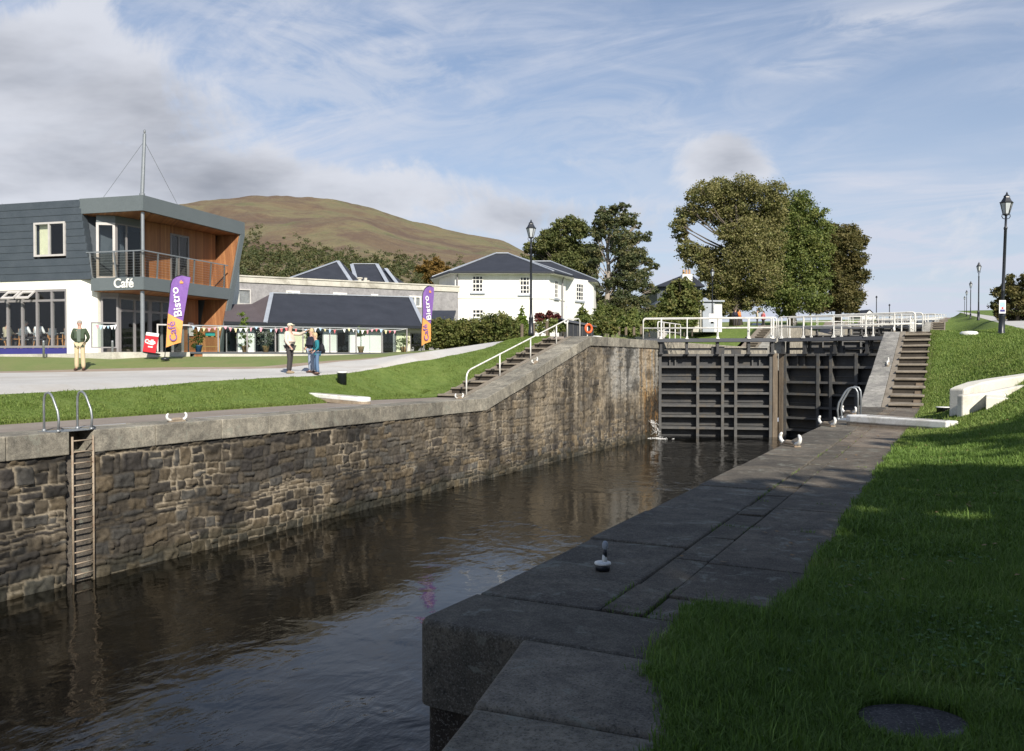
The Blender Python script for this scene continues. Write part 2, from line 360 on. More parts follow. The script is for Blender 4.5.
class MB:
    def __init__(s): s.v = []; s.f = []; s.c = []
    def add(s, vs, fs, col=None):
        n = len(s.v); s.v += [tuple(p) for p in vs]; s.f += [tuple(i+n for i in q) for q in fs]
        if col is not None: s.c += [col]*len(vs)
    def box(s, x0, x1, y0, y1, z0, z1, col=None, M4=None):
        x0, x1 = min(x0, x1), max(x0, x1); y0, y1 = min(y0, y1), max(y0, y1); z0, z1 = min(z0, z1), max(z0, z1)
        vs = [Vector(p) for p in ((x0, y0, z0), (x1, y0, z0), (x1, y1, z0), (x0, y1, z0), (x0, y0, z1), (x1, y0, z1), (x1, y1, z1), (x0, y1, z1))]
        if M4 is not None: vs = [M4 @ p for p in vs]
        s.add(vs, [(0, 3, 2, 1), (4, 5, 6, 7), (0, 1, 5, 4), (1, 2, 6, 5), (2, 3, 7, 6), (3, 0, 4, 7)], col); return s
    def hexa(s, b, t, col=None):   # bottom 4 and top 4 corners, counter-clockwise from above
        s.add(list(b)+list(t), [(0, 3, 2, 1), (4, 5, 6, 7), (0, 1, 5, 4), (1, 2, 6, 5), (2, 3, 7, 6), (3, 0, 4, 7)], col); return s
    def poly(s, bottom, top):      # n-gon prism
        n = len(bottom)
        s.add(list(bottom)+list(top), [tuple(reversed(range(n))), tuple(range(n, 2*n))]+[(i, (i+1) % n, n+(i+1) % n, n+i) for i in range(n)]); return s
    def beam(s, p0, p1, w, h, up=(0, 0, 1)):
        p0 = Vector(p0); p1 = Vector(p1); d = (p1-p0).normalized(); u = Vector(up)
        if abs(d.dot(u)) > .98: u = Vector((1, 0, 0))
        a = d.cross(u).normalized()*w/2; b = a.cross(d).normalized()*h/2
        vs = [p0-a-b, p0+a-b, p0+a+b, p0-a+b, p1-a-b, p1+a-b, p1+a+b, p1-a+b]
        s.add(vs, [(3, 2, 1, 0), (4, 5, 6, 7), (0, 1, 5, 4), (1, 2, 6, 5), (2, 3, 7, 6), (3, 0, 4, 7)]); return s
    def tube(s, pts, r, n=8, cap=True):
        pts = [Vector(p) for p in pts]; m = len(pts); rs = r if isinstance(r, (list, tuple)) else [r]*m
        prev = None; rings = []
        for i, p in enumerate(pts):
            d = ((pts[min(i+1, m-1)]-p).normalized()+(p-pts[max(i-1, 0)]).normalized())
            d = d.normalized() if d.length > 1e-6 else Vector((0, 0, 1))
            if prev is None:
                a = d.cross(Vector((0, 0, 1)))
                if a.length < .05: a = d.cross(Vector((1, 0, 0)))
            else: a = prev-d*prev.dot(d)
            a.normalize(); prev = a; b = d.cross(a)
            rings.append([p+(a*math.cos(2*math.pi*k/n)+b*math.sin(2*math.pi*k/n))*rs[i] for k in range(n)])
        vs = [q for rg in rings for q in rg]; fs = []
        for i in range(m-1):
            for k in range(n): fs.append((i*n+k, i*n+(k+1) % n, (i+1)*n+(k+1) % n, (i+1)*n+k))
        if cap: fs += [tuple(reversed(range(n))), tuple((m-1)*n+k for k in range(n))]
        s.add(vs, fs); return s
    def lathe(s, prof, n=16, c=(0, 0, 0), sx=1, sy=1, rot=0):
        vs = []; m = len(prof)
        for r, z in prof:
            for k in range(n):
                t = 2*math.pi*k/n+rot; vs.append((c[0]+r*math.cos(t)*sx, c[1]+r*math.sin(t)*sy, c[2]+z))
        fs = [(i*n+k, i*n+(k+1) % n, (i+1)*n+(k+1) % n, (i+1)*n+k) for i in range(m-1) for k in range(n)]
        fs += [tuple(reversed(range(n))), tuple((m-1)*n+k for k in range(n))]
        s.add(vs, fs); return s
    def ell(s, c, r, n=12, m=8, M4=None):
        vs = []
        for i in range(1, m):
            a = math.pi*i/m
            for k in range(n):
                t = 2*math.pi*k/n; vs.append(Vector((r[0]*math.sin(a)*math.cos(t), r[1]*math.sin(a)*math.sin(t), r[2]*math.cos(a))))
        vs += [Vector((0, 0, r[2])), Vector((0, 0, -r[2]))]
        vs = [(M4 @ q if M4 is not None else q)+Vector(c) for q in vs]; T = (m-1)*n
        fs = [(i*n+(k+1) % n, i*n+k, (i+1)*n+k, (i+1)*n+(k+1) % n) for i in range(m-2) for k in range(n)]
        fs += [(k, (k+1) % n, T) for k in range(n)]+[((m-2)*n+(k+1) % n, (m-2)*n+k, T+1) for k in range(n)]
        s.add(vs, fs); return s
    def build(s, name, mat, parent=None, smooth=False, bevel=0):
        me = bpy.data.meshes.new(name); me.from_pydata(s.v, [], s.f); me.update()
        if s.c:
            a = me.color_attributes.new('col', 'FLOAT_COLOR', 'POINT')
            a.data.foreach_set('color', np.array([(*c, 1) for c in s.c], np.float32).ravel())
        o = link(name, me, mat, parent, smooth)
        if bevel:
            b = o.modifiers.new('bevel', 'BEVEL'); b.width = bevel; b.segments = 2; b.limit_method = 'ANGLE'
        return o
def tag(o, label, cat, group=None):
    o['label'] = label; o['category'] = cat
    if group: o['group'] = group
    return o
def thing(name, label, cat, loc=(0, 0, 0), rz=0., group=None):
    o = bpy.data.objects.new(name, None); C.objects.link(o); o.location = loc; o.rotation_euler = (0, 0, rz)
    o.empty_display_size = .3
    return tag(o, label, cat, group)
def kids(o): return [c for c in bpy.data.objects if c.parent == o]
def dup(root, loc, rz=None, label=None, group=None, parent=None, scale=None):
    r = root.copy(); C.objects.link(r); r.location = loc
    if rz is not None: r.rotation_euler = (0, 0, rz)
    if scale: r.scale = (scale,)*3
    if label: r['label'] = label
    if group: r['group'] = group
    def rec(a, b):
        for ch in kids(a):
            c = ch.copy(); C.objects.link(c); c.parent = b; rec(ch, c)
    rec(root, r); return r
def struct(o): o['kind'] = 'structure'; return o
def stuff(o): o['kind'] = 'stuff'; return o
def text(name, s, size, mat, parent, mtx, bold=.0, depth=.004, sx=1):
    cu = bpy.data.curves.new(name, 'FONT'); cu.body = s; cu.size = size; cu.offset = bold; cu.extrude = depth; cu.align_x = 'CENTER'; cu.align_y = 'CENTER'
    t = bpy.data.objects.new('tmp', cu); C.objects.link(t); bpy.context.view_layer.update()
    me = bpy.data.meshes.new_from_object(t.evaluated_get(bpy.context.evaluated_depsgraph_get()))
    me.materials.clear(); bpy.data.objects.remove(t)
    me.transform(mtx @ Matrix.Diagonal((sx, 1, 1, 1)))
    return link(name, me, mat, parent)
# ------------------------------------------------------------------ the lie of the land
XL, XR = -14.51, -2.34            # faces of the left and right chamber walls
RS, RL_, RISE, STEP = 26.3, 9.7, 2.42, 51.0      # ramps: first start, length, rise, spacing
ZW = -2.84
GY = 46.1                          # heel of the first gates
def base(Y):
    z = 0.
    for k in range(7): z += RISE*cl((Y-RS-STEP*k)/RL_)
    return z
def zr(X, Y):
    b = base(Y); T = 2.3+.052*(Y-35.3) if Y > 35.3 else max(.22, 2.3-.08*(35.3-Y))
    w = sm((X+.70)/3.4)
    return b+(T-b)*w if X > -.70 else b
def zl(X, Y):
    d = -X*ST+Y*CT
    a = .66*sm((-17.3-X)/2.6*.5+.0)*1.0 if X > -19.9 else .66*sm(.5+min(.5, (-19.9-X)/5.2))
    a = .72*min(1, max(0, (-17.3-X)/2.3))
    L = a + (.17*cl((d-23)/8)+.60*sm((d-30.5)/6.))*cl((-17.3-X)/2.3)
    if X > -17.3: L = 0.
    u = sm((Y-RS)/(RL_+2.3*max(0, -X-17))) if X < -17.3 else cl((Y-RS)/RL_)
    if X < -17.3:                   # near the steps the lawn keeps to their slope
        k = cl((-17.3-X)/3.); u = (1-k)*cl((Y-RS)/RL_)+k*u
    z = L+(RISE-L)*u if L < RISE else L
    if Y > RS+STEP: z += base(Y)-RISE
    return z
def hit(px, py, fz, lo=5, hi=120):
    v = camray(px, py); prev = None; t = lo
    while t < hi:
        p = Vector((0, 0, EYE))+v*t
        if p.z <= fz(p.x, p.y): return p
        t += .05
    return None
def curve(pts, fz):
    out = []
    for px, py in pts:
        p = hit(px, py, fz)
        if p is not None: out.append((p.y, p.x))
    out.sort(); return out
def interp(cv):
    ys = [c[0] for c in cv]; xs = [c[1] for c in cv]
    return lambda Y: float(np.interp(Y, ys, xs))
def strip(name, x1, x2, fz, mat, ys, nx, jag1=0, jag2=0, dz=0., power=1.0, col=None):
    V = []
    for Y in ys:
        a = x1(Y) if callable(x1) else x1; b = x2(Y) if callable(x2) else x2
        for j in range(nx):
            t = (j/(nx-1))**power; X = a+(b-a)*t
            V.append((X, Y, fz(X, Y)+dz))
    Fq = gridfaces(len(ys), nx)
    V = np.array(V)
    if V[0, 0] < V[nx-1, 0]: Fq = Fq[:, ::-1]
    return struct(npmesh(name, V, Fq, mat, smooth=True))

ys_near = list(np.arange(-30, 20, 2.))+list(np.arange(20, 60, .6))+list(np.arange(60, 160, 2.))+list(np.arange(160, 420, 10.))
def jagf(c, amp, f, s):
    return lambda Y: c(Y)+amp*(float(fbm(Y*f, s*3.1, s, 4))-.5)*2
low = curve([(-60, 399), (0, 396), (100, 391), (200, 383), (325, 376.5), (370, 370), (400, 365.5), (456, 355.5), (492, 347)], zl)
upp = curve([(-60, 373.5), (0, 373), (100, 371.5), (200, 369.2), (275, 368.8), (342, 361), (407, 356), (456, 348), (475, 345)], zl)
print('LOW', [(round(a, 1), round(b, 1)) for a, b in low]); print('UPP', [(round(a, 1), round(b, 1)) for a, b in upp])
low = [(-40, low[0][1]+.3)]+low+[(90, low[-1][1]-8), (420, low[-1][1]-10)]
u0 = upp[0]; upp = [(-40, u0[1]-8)]+upp+[(90, upp[-1][1]-8), (420, upp[-1][1]-10)]
fl, fu = interp(low), interp(upp)
p1 = jagf(fl, .08, 1.1, 5); p2 = jagf(lambda Y: min(fu(Y), fl(Y)-1.5), .12, .8, 9)
p1b = lambda Y: -17.3+.05*(float(fbm(Y*2., .7, 3, 4))-.5)*2
def quay_edge(Y):
    k = sm((Y-22.5)/3.6)*(1-sm((Y-37)/3)); return p1b(Y)*(1-k)-16.50*k
strip('quay_pavement', lambda Y: -15.42, quay_edge, lambda X, Y: zl(-16, Y)-.002 if not (RS-.01 < Y < RS+RL_ or RS+STEP < Y < RS+STEP+RL_) else zl(-16, Y)-.35, 'quay', sorted(set(list(np.arange(-30, 160, .7))+[RS, RS-.01, RS+RL_, RS+RL_+.01]+list(np.arange(160, 420, 10.)))), 5)
strip('lawn', quay_edge, p1, lambda X, Y: zl(X, Y)+.03*cl((quay_edge(Y)+.03-X)*8), 'lawn', ys_near, 16)
strip('path', p1, p2, zl, 'gravel', ys_near, 18)
p3 = lambda Y: p2(Y)-(1.5 if Y < 22 else 1.5*max(0.05, (30-Y)/8) if Y < 29 else .06)
strip('dusty_verge', p2, p3, zl, 'verge', ys_near, 6)
strip('meadow', p3, lambda Y: -48., zl, 'dry_lawn', ys_near, 50)
strip('ground', lambda Y: -48., lambda Y: -2600., lambda X, Y: zl(-48, Y)*1.0, 'lawn', [-600, -200, -60]+ys_near+[700, 1500, 3000], 14, power=2.2)
# right bank
ge = lambda Y: (-.735+.05*(float(fbm(Y*1.9, 1.3, 21, 4))-.5)*2)
rb_x = lambda Y: ge(Y)
strip('grass_bank', rb_x, lambda Y: 2.6, zr, 'lawn', [-40, -20, -10]+list(np.arange(-4, 4.87, .5))+list(np.arange(4.87, 60, .25))+list(np.arange(60, 160, 1.))+list(np.arange(160, 420, 6.)), 34)
strip('road', lambda Y: 2.6, lambda Y: 4.6, zr, 'gravel', ys_near, 4)
strip('far_field', lambda Y: 4.6, lambda Y: 2600., lambda X, Y: zr(5, Y), 'lawn', [-600, -200, -60]+ys_near+[700, 1500, 3000], 12, power=2.2)

# water in each pound
def sheet(name, x0, x1, y0, y1, z, mat, n=2):
    me = bpy.data.meshes.new(name); me.from_pydata([(x0, y0, z), (x1, y0, z), (x1, y1, z), (x0, y1, z)], [], [(0, 1, 2, 3)]); me.update()
    return struct(link(name, me, mat))
sheet('water', XL-.3, XR+1.6, -45, GY+2.6, ZW, 'water')
for k in range(1, 5): sheet('water', XL-.3, XR+.3, GY+2.75+STEP*(k-1), GY+2.6+STEP*k, ZW+RISE*k+1.2, 'water')

# ------------------------------------------------------------------ lock walls
def courses(Yc, Zc, seed, zlo, zhi, ylo, yhi, sc=1.0):
    r = np.random.default_rng(seed)
    Yw = Yc+.17*(fbm(Yc*1.3, Zc*1.9, seed, 3)-.5)+.08*(fbm(Yc*5, Zc*5, seed+4, 3)-.5)
    Zw = Zc+.26*(fbm(Yc*.6, Zc*.8, seed+7, 3)-.5)+.08*(fbm(Yc*5, Zc*5, seed+9, 3)-.5)
    hs = [zlo-.5]
    while hs[-1] < zhi+.6: hs.append(hs[-1]+r.choice([.13, .2, .28, .36, .44])*r.uniform(.85, 1.15)*sc)
    hs = np.array(hs); row = np.clip(np.searchsorted(hs, Zw.ravel())-1, 0, len(hs)-2)
    zlo_ = hs[row]; zhi_ = hs[row+1]
    Yf = Yw.ravel(); Zf = Zw.ravel()
    tone = np.zeros(len(Yf)); dist = np.zeros(len(Yf)); off = np.zeros(len(Yf))
    for q in range(len(hs)-1):
        m = row == q
        if not m.any(): continue
        b = [ylo-1-r.uniform(0, .5)]
        while b[-1] < yhi+1: b.append(b[-1]+r.choice([.2, .3, .38, .5, .62])*r.uniform(.8, 1.2)*sc)
        b = np.array(b); c = np.clip(np.searchsorted(b, Yf[m])-1, 0, len(b)-2)
        t = r.random(len(b)); sp = r.random(len(b)) < .42; cut = r.uniform(.35, .65, len(b)); o = r.uniform(-1, 1, len(b))
        t2 = r.random(len(b))
        zl_ = zlo_[m].copy(); zh_ = zhi_[m].copy(); zm = zl_+(zh_-zl_)*cut[c]
        up = Zf[m] > zm; s = sp[c]
        zl2 = np.where(s & up, zm, zl_); zh2 = np.where(s & ~up, zm, zh_)
        tone[m] = np.where(s & up, t2[c], t[c]); off[m] = np.where(s & up, -o[c], o[c])
        dy = np.minimum(Yf[m]-b[c], b[c+1]-Yf[m]); dz = np.minimum(Zf[m]-zl2, zh2-Zf[m])
        dist[m] = np.minimum(dy, dz)
    sh = Yc.shape
    return tone.reshape(sh), dist.reshape(sh), off.reshape(sh)
def masonry(name, ylo, yhi, ny, nz, zb, ztop, X, side, seed, parent, slots=(), pale=True, sc=1.0):
    ysv = np.linspace(ylo, yhi, ny); zt = np.array([ztop(y) for y in ysv])
    t = np.linspace(0, 1, nz)[None, :]
    Y = np.repeat(ysv[:, None], nz, 1); Z = zb+(zt[:, None]-zb)*t
    tone, dist, off = courses(Y, Z, seed, zb, zt.max(), ylo, yhi, sc)
    bodyk = smn(dist/.035); mort = 1-smn((dist-.006)/.018)
    rough = fbm(Y*9, Z*9, seed+31, 4)-.5
    H = .034*bodyk+.022*off*bodyk+.075*rough*bodyk+.02*rough
    for s0, s1, dep in slots:
        H = H-dep*((Y > s0) & (Y < s1))
    V = np.stack([X+side*(H-.05), Y, Z], -1).reshape(-1, 3)
    # colours of the stones themselves
    pal = np.array([(.050, .043, .038), (.075, .064, .055), (.105, .085, .066), (.135, .108, .080), (.085, .080, .078), (.060, .052, .050), (.15, .115, .078)])
    idx = (tone*len(pal)).astype(int).clip(0, len(pal)-1); col = pal[idx]*(.8+.5*((tone*37) % 1))[..., None]
    col = col*np.array((.80, .80, .71))*.92
    big = fbm(Y*.18, Z*.5, seed+50, 3); patch = fbm(Y*1.1, Z*1.1, seed+60, 4)
    col = col*(.40+.60*patch)[..., None]
    lime = np.array((.26, .22, .16)); pm = fbm(Y*.7, Z*.9, seed+61, 4); mk = mort*(.12+.88*smn((pm-.45)/.14)); col = col*(1-.75*(mort*(1-smn((pm-.47)/.16))))[..., None]
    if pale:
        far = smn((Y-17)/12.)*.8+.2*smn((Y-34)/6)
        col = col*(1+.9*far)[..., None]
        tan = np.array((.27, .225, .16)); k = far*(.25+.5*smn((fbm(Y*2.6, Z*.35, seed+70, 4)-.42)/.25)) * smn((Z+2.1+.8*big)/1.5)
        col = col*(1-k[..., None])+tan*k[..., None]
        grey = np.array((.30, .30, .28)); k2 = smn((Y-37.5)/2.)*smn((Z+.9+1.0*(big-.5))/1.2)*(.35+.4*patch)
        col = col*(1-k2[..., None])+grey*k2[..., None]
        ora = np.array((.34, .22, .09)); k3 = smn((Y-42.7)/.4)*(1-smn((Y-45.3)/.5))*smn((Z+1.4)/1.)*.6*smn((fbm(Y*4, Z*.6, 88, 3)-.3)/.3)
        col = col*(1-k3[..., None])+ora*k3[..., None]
    col = col*(1-mk[..., None])+lime*mk[..., None]
    if pale:
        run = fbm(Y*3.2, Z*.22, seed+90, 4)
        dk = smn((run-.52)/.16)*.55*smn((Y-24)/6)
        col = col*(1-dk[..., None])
        k4 = smn((Y-43.4)/.5)*smn((.0-Z+1.6*(fbm(Y*5, Z*0+1, 91, 3)-.5))/.35)
        wet = np.array((.030, .022, .012)); rust = np.array((.20, .10, .025))
        rr = smn((fbm(Y*7, Z*1.6, 93, 4)-.52)/.15)*.7
        c4 = wet*(1-rr[..., None])+rust*rr[..., None]
        col = col*(1-.9*k4[..., None])+c4*.9*k4[..., None]
    black = smn((fbm(Y*.9, Z*.9, seed+99, 4)-.56)/.12)*.6
    col = col*(1-black[..., None])
    wl_ = smn((zb+.55+.35*(fbm(Y*1.5, Z*0, 5, 3)-.5)-Z)/.22)
    col = col*(1-.45*wl_[..., None])*np.array((1, 1, 1))+np.array((.004, .005, .001))*wl_[..., None]
    Fq = gridfaces(ny, nz)
    if side > 0: Fq = Fq[:, ::-1]
    # cycle order so that normals face the water
    return npmesh(name, V, Fq, 'masonry', parent, True, col.reshape(-1, 3).clip(0, 1))
CB = -.43                          # underside of the coping
lockL = thing('lock_wall', 'long rubble stone wall on the far side of the water, holding the rusty ladder', 'lock wall', (0, 0, 0))
LADY = 10.62
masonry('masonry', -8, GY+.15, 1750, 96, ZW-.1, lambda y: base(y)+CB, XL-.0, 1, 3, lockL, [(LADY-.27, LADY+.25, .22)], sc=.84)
def coping(name, X0, X1, ylo, yhi, face, parent, seed, skip=(), tint=(.20, .185, .155), lens=(1.1, 2.2)):
    b = MB(); r = random.Random(seed); y = ylo; cuts = sorted([RS, RS+RL_, yhi]+[c for s in skip for c in s])
    while y < yhi-.02:
        e = y+r.uniform(*lens)
        for c in cuts:
            if y+.02 < c < e+.4: e = c; break
        e = min(e, yhi)
        if not any(s0-.01 <= y and e <= s1+.01 for s0, s1 in skip):
            g = .007; k = r.uniform(.80, 1.22); dz = r.uniform(-.006, .004); dx = r.uniform(-.008, .008)
            z0, z1 = base(y+g)+dz, base(e-g)+dz
            a, c_ = min(X0, X1), max(X0, X1)
            if face > 0: c_ += dx
            else: a += dx
            col = tuple(q*k for q in tint)
            b.hexa([(a, y+g, z0+CB), (c_, y+g, z0+CB), (c_, e-g, z1+CB), (a, e-g, z1+CB)], [(a, y+g, z0), (c_, y+g, z0), (c_, e-g, z1), (a, e-g, z1)], col)
        y = e
    return b.build(name, 'slab', parent, bevel=.018)
SK = (LADY-.25, LADY+.24)
coping('coping', XL+.03, -15.42, -8, GY+.15, 1, lockL, 4, [SK], tint=(.235, .225, .195))
b = MB(); b.box(-15.42, XL-.42, SK[0], SK[1], CB, -.002, (.17, .15, .12)); b.box(XL-.42, XL-.22, SK[0], SK[1], -3, -.45, (.03, .025, .02)); b.build('coping_recess', 'slab', lockL)  # back of the ladder slot coloured near black for the shade in it
b = MB(); b.box(-15.4, XL-.10, -8, GY+.1, ZW-1.5, CB-.03, (.1, .09, .08))
for k in range(24):
    y0 = RS+k*(GY-RS)/24; y1 = RS+(k+1)*(GY-RS)/24; b.box(-15.38, XL-.10, y0, y1, CB-.05, base(y0)+CB-.03, (.1, .09, .08))
b.build('wall_core', 'slab', lockL)

lockR = thing('lock_wall', 'near lock chamber wall with its square nosed end block in the foreground shade', 'lock wall', (0, 0, 0))
masonry('masonry', 3.68, GY+.15, 420, 50, ZW-.1, lambda y: base(y)+CB, XR+.0, -1, 8, lockR, [], False, 1.2)
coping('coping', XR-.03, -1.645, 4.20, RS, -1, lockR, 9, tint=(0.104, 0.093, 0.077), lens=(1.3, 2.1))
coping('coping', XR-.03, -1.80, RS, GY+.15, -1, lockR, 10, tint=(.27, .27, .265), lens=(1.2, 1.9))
# big rounded end block and the slab of the gate recess in the foreground
def roundslab(name, pts, z0, z1, rad, mat, parent, tint, seg=5):
    """slab with a rounded top edge; outline counter-clockwise"""
    b = MB(); n = len(pts); cx = sum(p[0] for p in pts)/n; cy = sum(p[1] for p in pts)/n
    rings = []
    def inset(k):
        out = []
        for i, p in enumerate(pts):
            a = Vector(pts[i-1][:2]); q = Vector(p[:2]); c = Vector(pts[(i+1) % n][:2])
            e1 = (q-a).normalized(); e2 = (c-q).normalized(); n1 = Vector((-e1.y, e1.x)); n2 = Vector((-e2.y, e2.x))
            m = (n1+n2); m = m/max(.3, m.dot(n1)); out.append(q+m*k)
        return out
    prof = [(0, z0)]+[(rad*(1-math.cos(math.pi/2*i/seg)), z1-rad+rad*math.sin(math.pi/2*i/seg)) for i in range(seg+1)]
    for k, z in prof: rings.append([(p.x, p.y, z) for p in inset(k)])
    vs = [q for r_ in rings for q in r_]; m = len(rings)
    fs = [(i*n+j, i*n+(j+1) % n, (i+1)*n+(j+1) % n, (i+1)*n+j) for i in range(m-1) for j in range(n)]
    fs += [tuple((m-1)*n+j for j in range(n)), tuple(reversed(range(n)))]
    b.add(vs, fs, tint); return b.build(name, mat, parent)
def roundpoly(c, pts_r):  # outline with arcs at chosen corners [(x,y,r)]
    out = []; n = len(pts_r)
    for i, (x, y, r) in enumerate(pts_r):
        p = Vector((x, y))
        if r == 0: out.append((x, y)); continue
        a = Vector(pts_r[i-1][:2]); c_ = Vector(pts_r[(i+1) % n][:2]); u = (a-p).normalized()*r; v = (c_-p).normalized()*r
        for k in range(6):
            t = k/5; q = p+u*(1-t)**2+v*t**2; out.append((q.x, q.y))
    return out
endp = roundpoly(None, [(XR-.065, 3.62, .10), (-1.00, 3.58, 0), (-1.00, 4.19, 0), (XR-.04, 4.19, 0)])
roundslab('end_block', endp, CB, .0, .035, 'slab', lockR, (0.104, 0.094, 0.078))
endw = roundpoly(None, [(XR-.035, 3.645, .10), (-1.3, 3.66, 0), (-1.3, 4.3, 0), (XR-.035, 4.3, 0)])
roundslab('end_wall', endw, ZW-1, CB-.004, .01, 'slab', lockR, (.035, .027, .020))
roundslab('recess_slab', [(-1.60, 2.80), (-.80, 2.86), (-.80, 3.565), (-1.775, 3.565)], CB, .012, .03, 'slab', lockR, (0.155, 0.14, 0.118))
roundslab('recess_slab', [(-1.33, 1.5), (-.75, 1.5), (-.79, 2.84), (-1.592, 2.785)], CB, .006, .03, 'slab', lockR, (0.14, 0.128, 0.107))
b = MB(); b.hexa([(-1.30, 1.5, -4), (-.8, 1.5, -4), (-.8, 3.6, -4), (-1.72, 3.6, -4)], [(-1.30, 1.5, CB-.005), (-.8, 1.5, CB-.005), (-.8, 3.6, CB-.005), (-1.72, 3.6, CB-.005)], (.05, .045, .04))
b.box(-1.3, -.8, -40, 1.5, -4, -.02, (.1, .1, .1)); b.box(XR+.12, -.9, 4.3, RS, -4, CB-.02, (.08, .08, .08)); b.build('wall_core', 'slab', lockR)

# paving on the near quay: real slabs with gaps
b = MB(); r = random.Random(5)
def pslab(x0, x1, y0, y1, tint, g=.006, h=.12):
    k = r.uniform(.84, 1.14); dz = r.uniform(-.012, .004); z = [zr(-1, y)+dz+r.uniform(-.004, .004) for y in (y0, y0, y1, y1)]
    b.hexa([(x0+g, y0+g, z[0]-h), (x1-g, y0+g, z[1]-h), (x1-g, y1-g, z[2]-h), (x0+g, y1-g, z[3]-h)],
           [(x0+g, y0+g, z[0]), (x1-g, y0+g, z[1]), (x1-g, y1-g, z[2]), (x0+g, y1-g, z[3])], tuple(q*k for q in tint))
y = 4.20; i = 0
while y < RS-.1:                    # narrow band of small setts next to the coping
    e = min(RS, y+r.choice([.32, .45, .6, .75])); pslab(-1.635, -1.40, y, e, (0.093, 0.082, 0.066) if y < 13.5 else (.15, .125, .10)); y = e  # darker tint where the foreground shade falls, browner beyond
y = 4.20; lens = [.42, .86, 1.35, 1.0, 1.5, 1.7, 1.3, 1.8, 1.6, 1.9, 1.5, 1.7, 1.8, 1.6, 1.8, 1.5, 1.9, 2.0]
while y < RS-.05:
    e = min(RS, y+lens[i % len(lens)]); pslab(-1.40, -.60, y, e, (0.1, 0.087, 0.071) if y < 14 else (.16, .135, .11)); y = e; i += 1  # shade put into the tint too: slabs before the sunlit stretch are darker
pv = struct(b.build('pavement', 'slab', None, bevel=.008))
# earth beneath grass edge near the camera end
def near_edge(Y): return -.84-.14*cl((2.6-Y)/.0001)*0 if Y < 2.7 else (-.84-.31*sm((Y-2.7)/.9) if Y < 3.6 else -1.15-.08*cl((Y-3.6)/.8))
strip('lawn', lambda Y: near_edge(Y)+.03, lambda Y: -.66, lambda X, Y: .005, 'lawn', list(np.arange(-4, 4.5, .12)), 8)
strip('soil', lambda Y: -.735, lambda Y: -1.0, lambda X, Y: zr(-1, Y)-.03, 'earth', list(np.arange(4, 30, 1.)), 3)

# ------------------------------------------------------------------ steps beside the ramps
M['dark_riser'] = mottled('dark_riser', (.030, .026, .020), (.060, .048, .036), 3, .9, 20, .3, .01)  # shadow below the overhanging treads, put into the riser colour
def steps(name, label, X0, X1, k, n=11, left=True):
    t = thing(name, label, 'steps', (0, RS+STEP*k, RISE*k), 0, 'stone steps up the lock flight')
    L = RL_; tr = L/n; rs = RISE/n; b = MB(); r = random.Random(k*7+int(left))
    rz = MB()
    for i in range(n):
        z = i*rs+.12; y0 = i*tr+r.uniform(-.03, .03)
        b.hexa([(X0, y0-.07, z-.075), (X1, y0-.07, z-.075), (X1, (i+1)*tr-.02, z-.075), (X0, (i+1)*tr-.02, z-.075)],
            [(X0, y0-.07, z-.01), (X1, y0-.07, z+r.uniform(-.015, .008)), (X1, (i+1)*tr-.02, z), (X0, (i+1)*tr-.02, z)])
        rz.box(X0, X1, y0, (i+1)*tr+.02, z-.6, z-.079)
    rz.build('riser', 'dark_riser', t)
    b.build('tread', 'old_step', t, bevel=.02)
    return t
steps('stone_steps', 'worn brown stone steps rising beside the white handrail on the far bank', -15.62, -16.45, 0)
steps('stone_steps', 'worn brown stone steps rising beside the sloping coping on the near right bank', -1.62, -.72, 0, 11, False)
steps('stone_steps', 'distant brown steps at the second rise beyond the first white railings on the right', -1.62, -.72, 1, 11, False)
steps('stone_steps', 'distant steps at the second rise on the far bank behind the railings', -15.62, -16.45, 1)
b = MB()
for X0, X1, mt in ((-15.63, -15.43, 1), (-1.79, -1.61, 1), (-16.70, -16.44, 1), (-.735, -.63, 1)):
    for k in range(2):
        y0, y1 = RS+STEP*k, RS+STEP*k+RL_
        b.hexa([(X0, y0, base(y0)-.5), (X1, y0, base(y0)-.5), (X1, y1, base(y1)-.5), (X0, y1, base(y1)-.5)],
               [(X0, y0, base(y0)+.01), (X1, y0, base(y0)+.01), (X1, y1, base(y1)+.01), (X0, y1, base(y1)+.01)])
struct(b.build('ramp_border', 'old_step', None))
# level-2 walls and copings beyond the gates (both sides), and quay on the right beyond the first rise
for side, nm, lab in ((-1, 'lock_wall', 'pale far wall of the second chamber seen beneath the gate footway'), (1, 'lock_wall', 'near wall of the upper chambers beyond the right gate leaf')):
    t = thing(nm, lab, 'lock wall')
    b = MB(); xs = (-15.42, XL) if side < 0 else (XR, -1.8)
    for k in range(5):
        y0 = GY+.17 if k == 0 else RS+STEP*k+RL_; y1 = RS+STEP*(k+1)
        b.box(xs[0], xs[1], y0, y1, -4, RISE*(k+1)-.004, (.36, .34, .29))
        z0, z1 = RISE*(k+1), RISE*(k+2)
        b.hexa([(xs[0], y1, -4), (xs[1], y1, -4), (xs[1], y1+RL_, -4), (xs[0], y1+RL_, -4)], [(xs[0], y1, z0), (xs[1], y1, z0), (xs[1], y1+RL_, z1), (xs[0], y1+RL_, z1)], (.34, .34, .32))
    b.build('coping', 'slab', t, bevel=.02)
b = MB()
for k in range(5):
    y0, y1 = RS+RL_+STEP*k, RS+STEP*(k+1); z = RISE*(k+1)
    b.box(-1.8, -.60, y0, y1, z-.4, z-.006, (.20, .17, .14))
    if k >= 2: pass
struct(b.build('pavement', 'slab'))
b = MB()
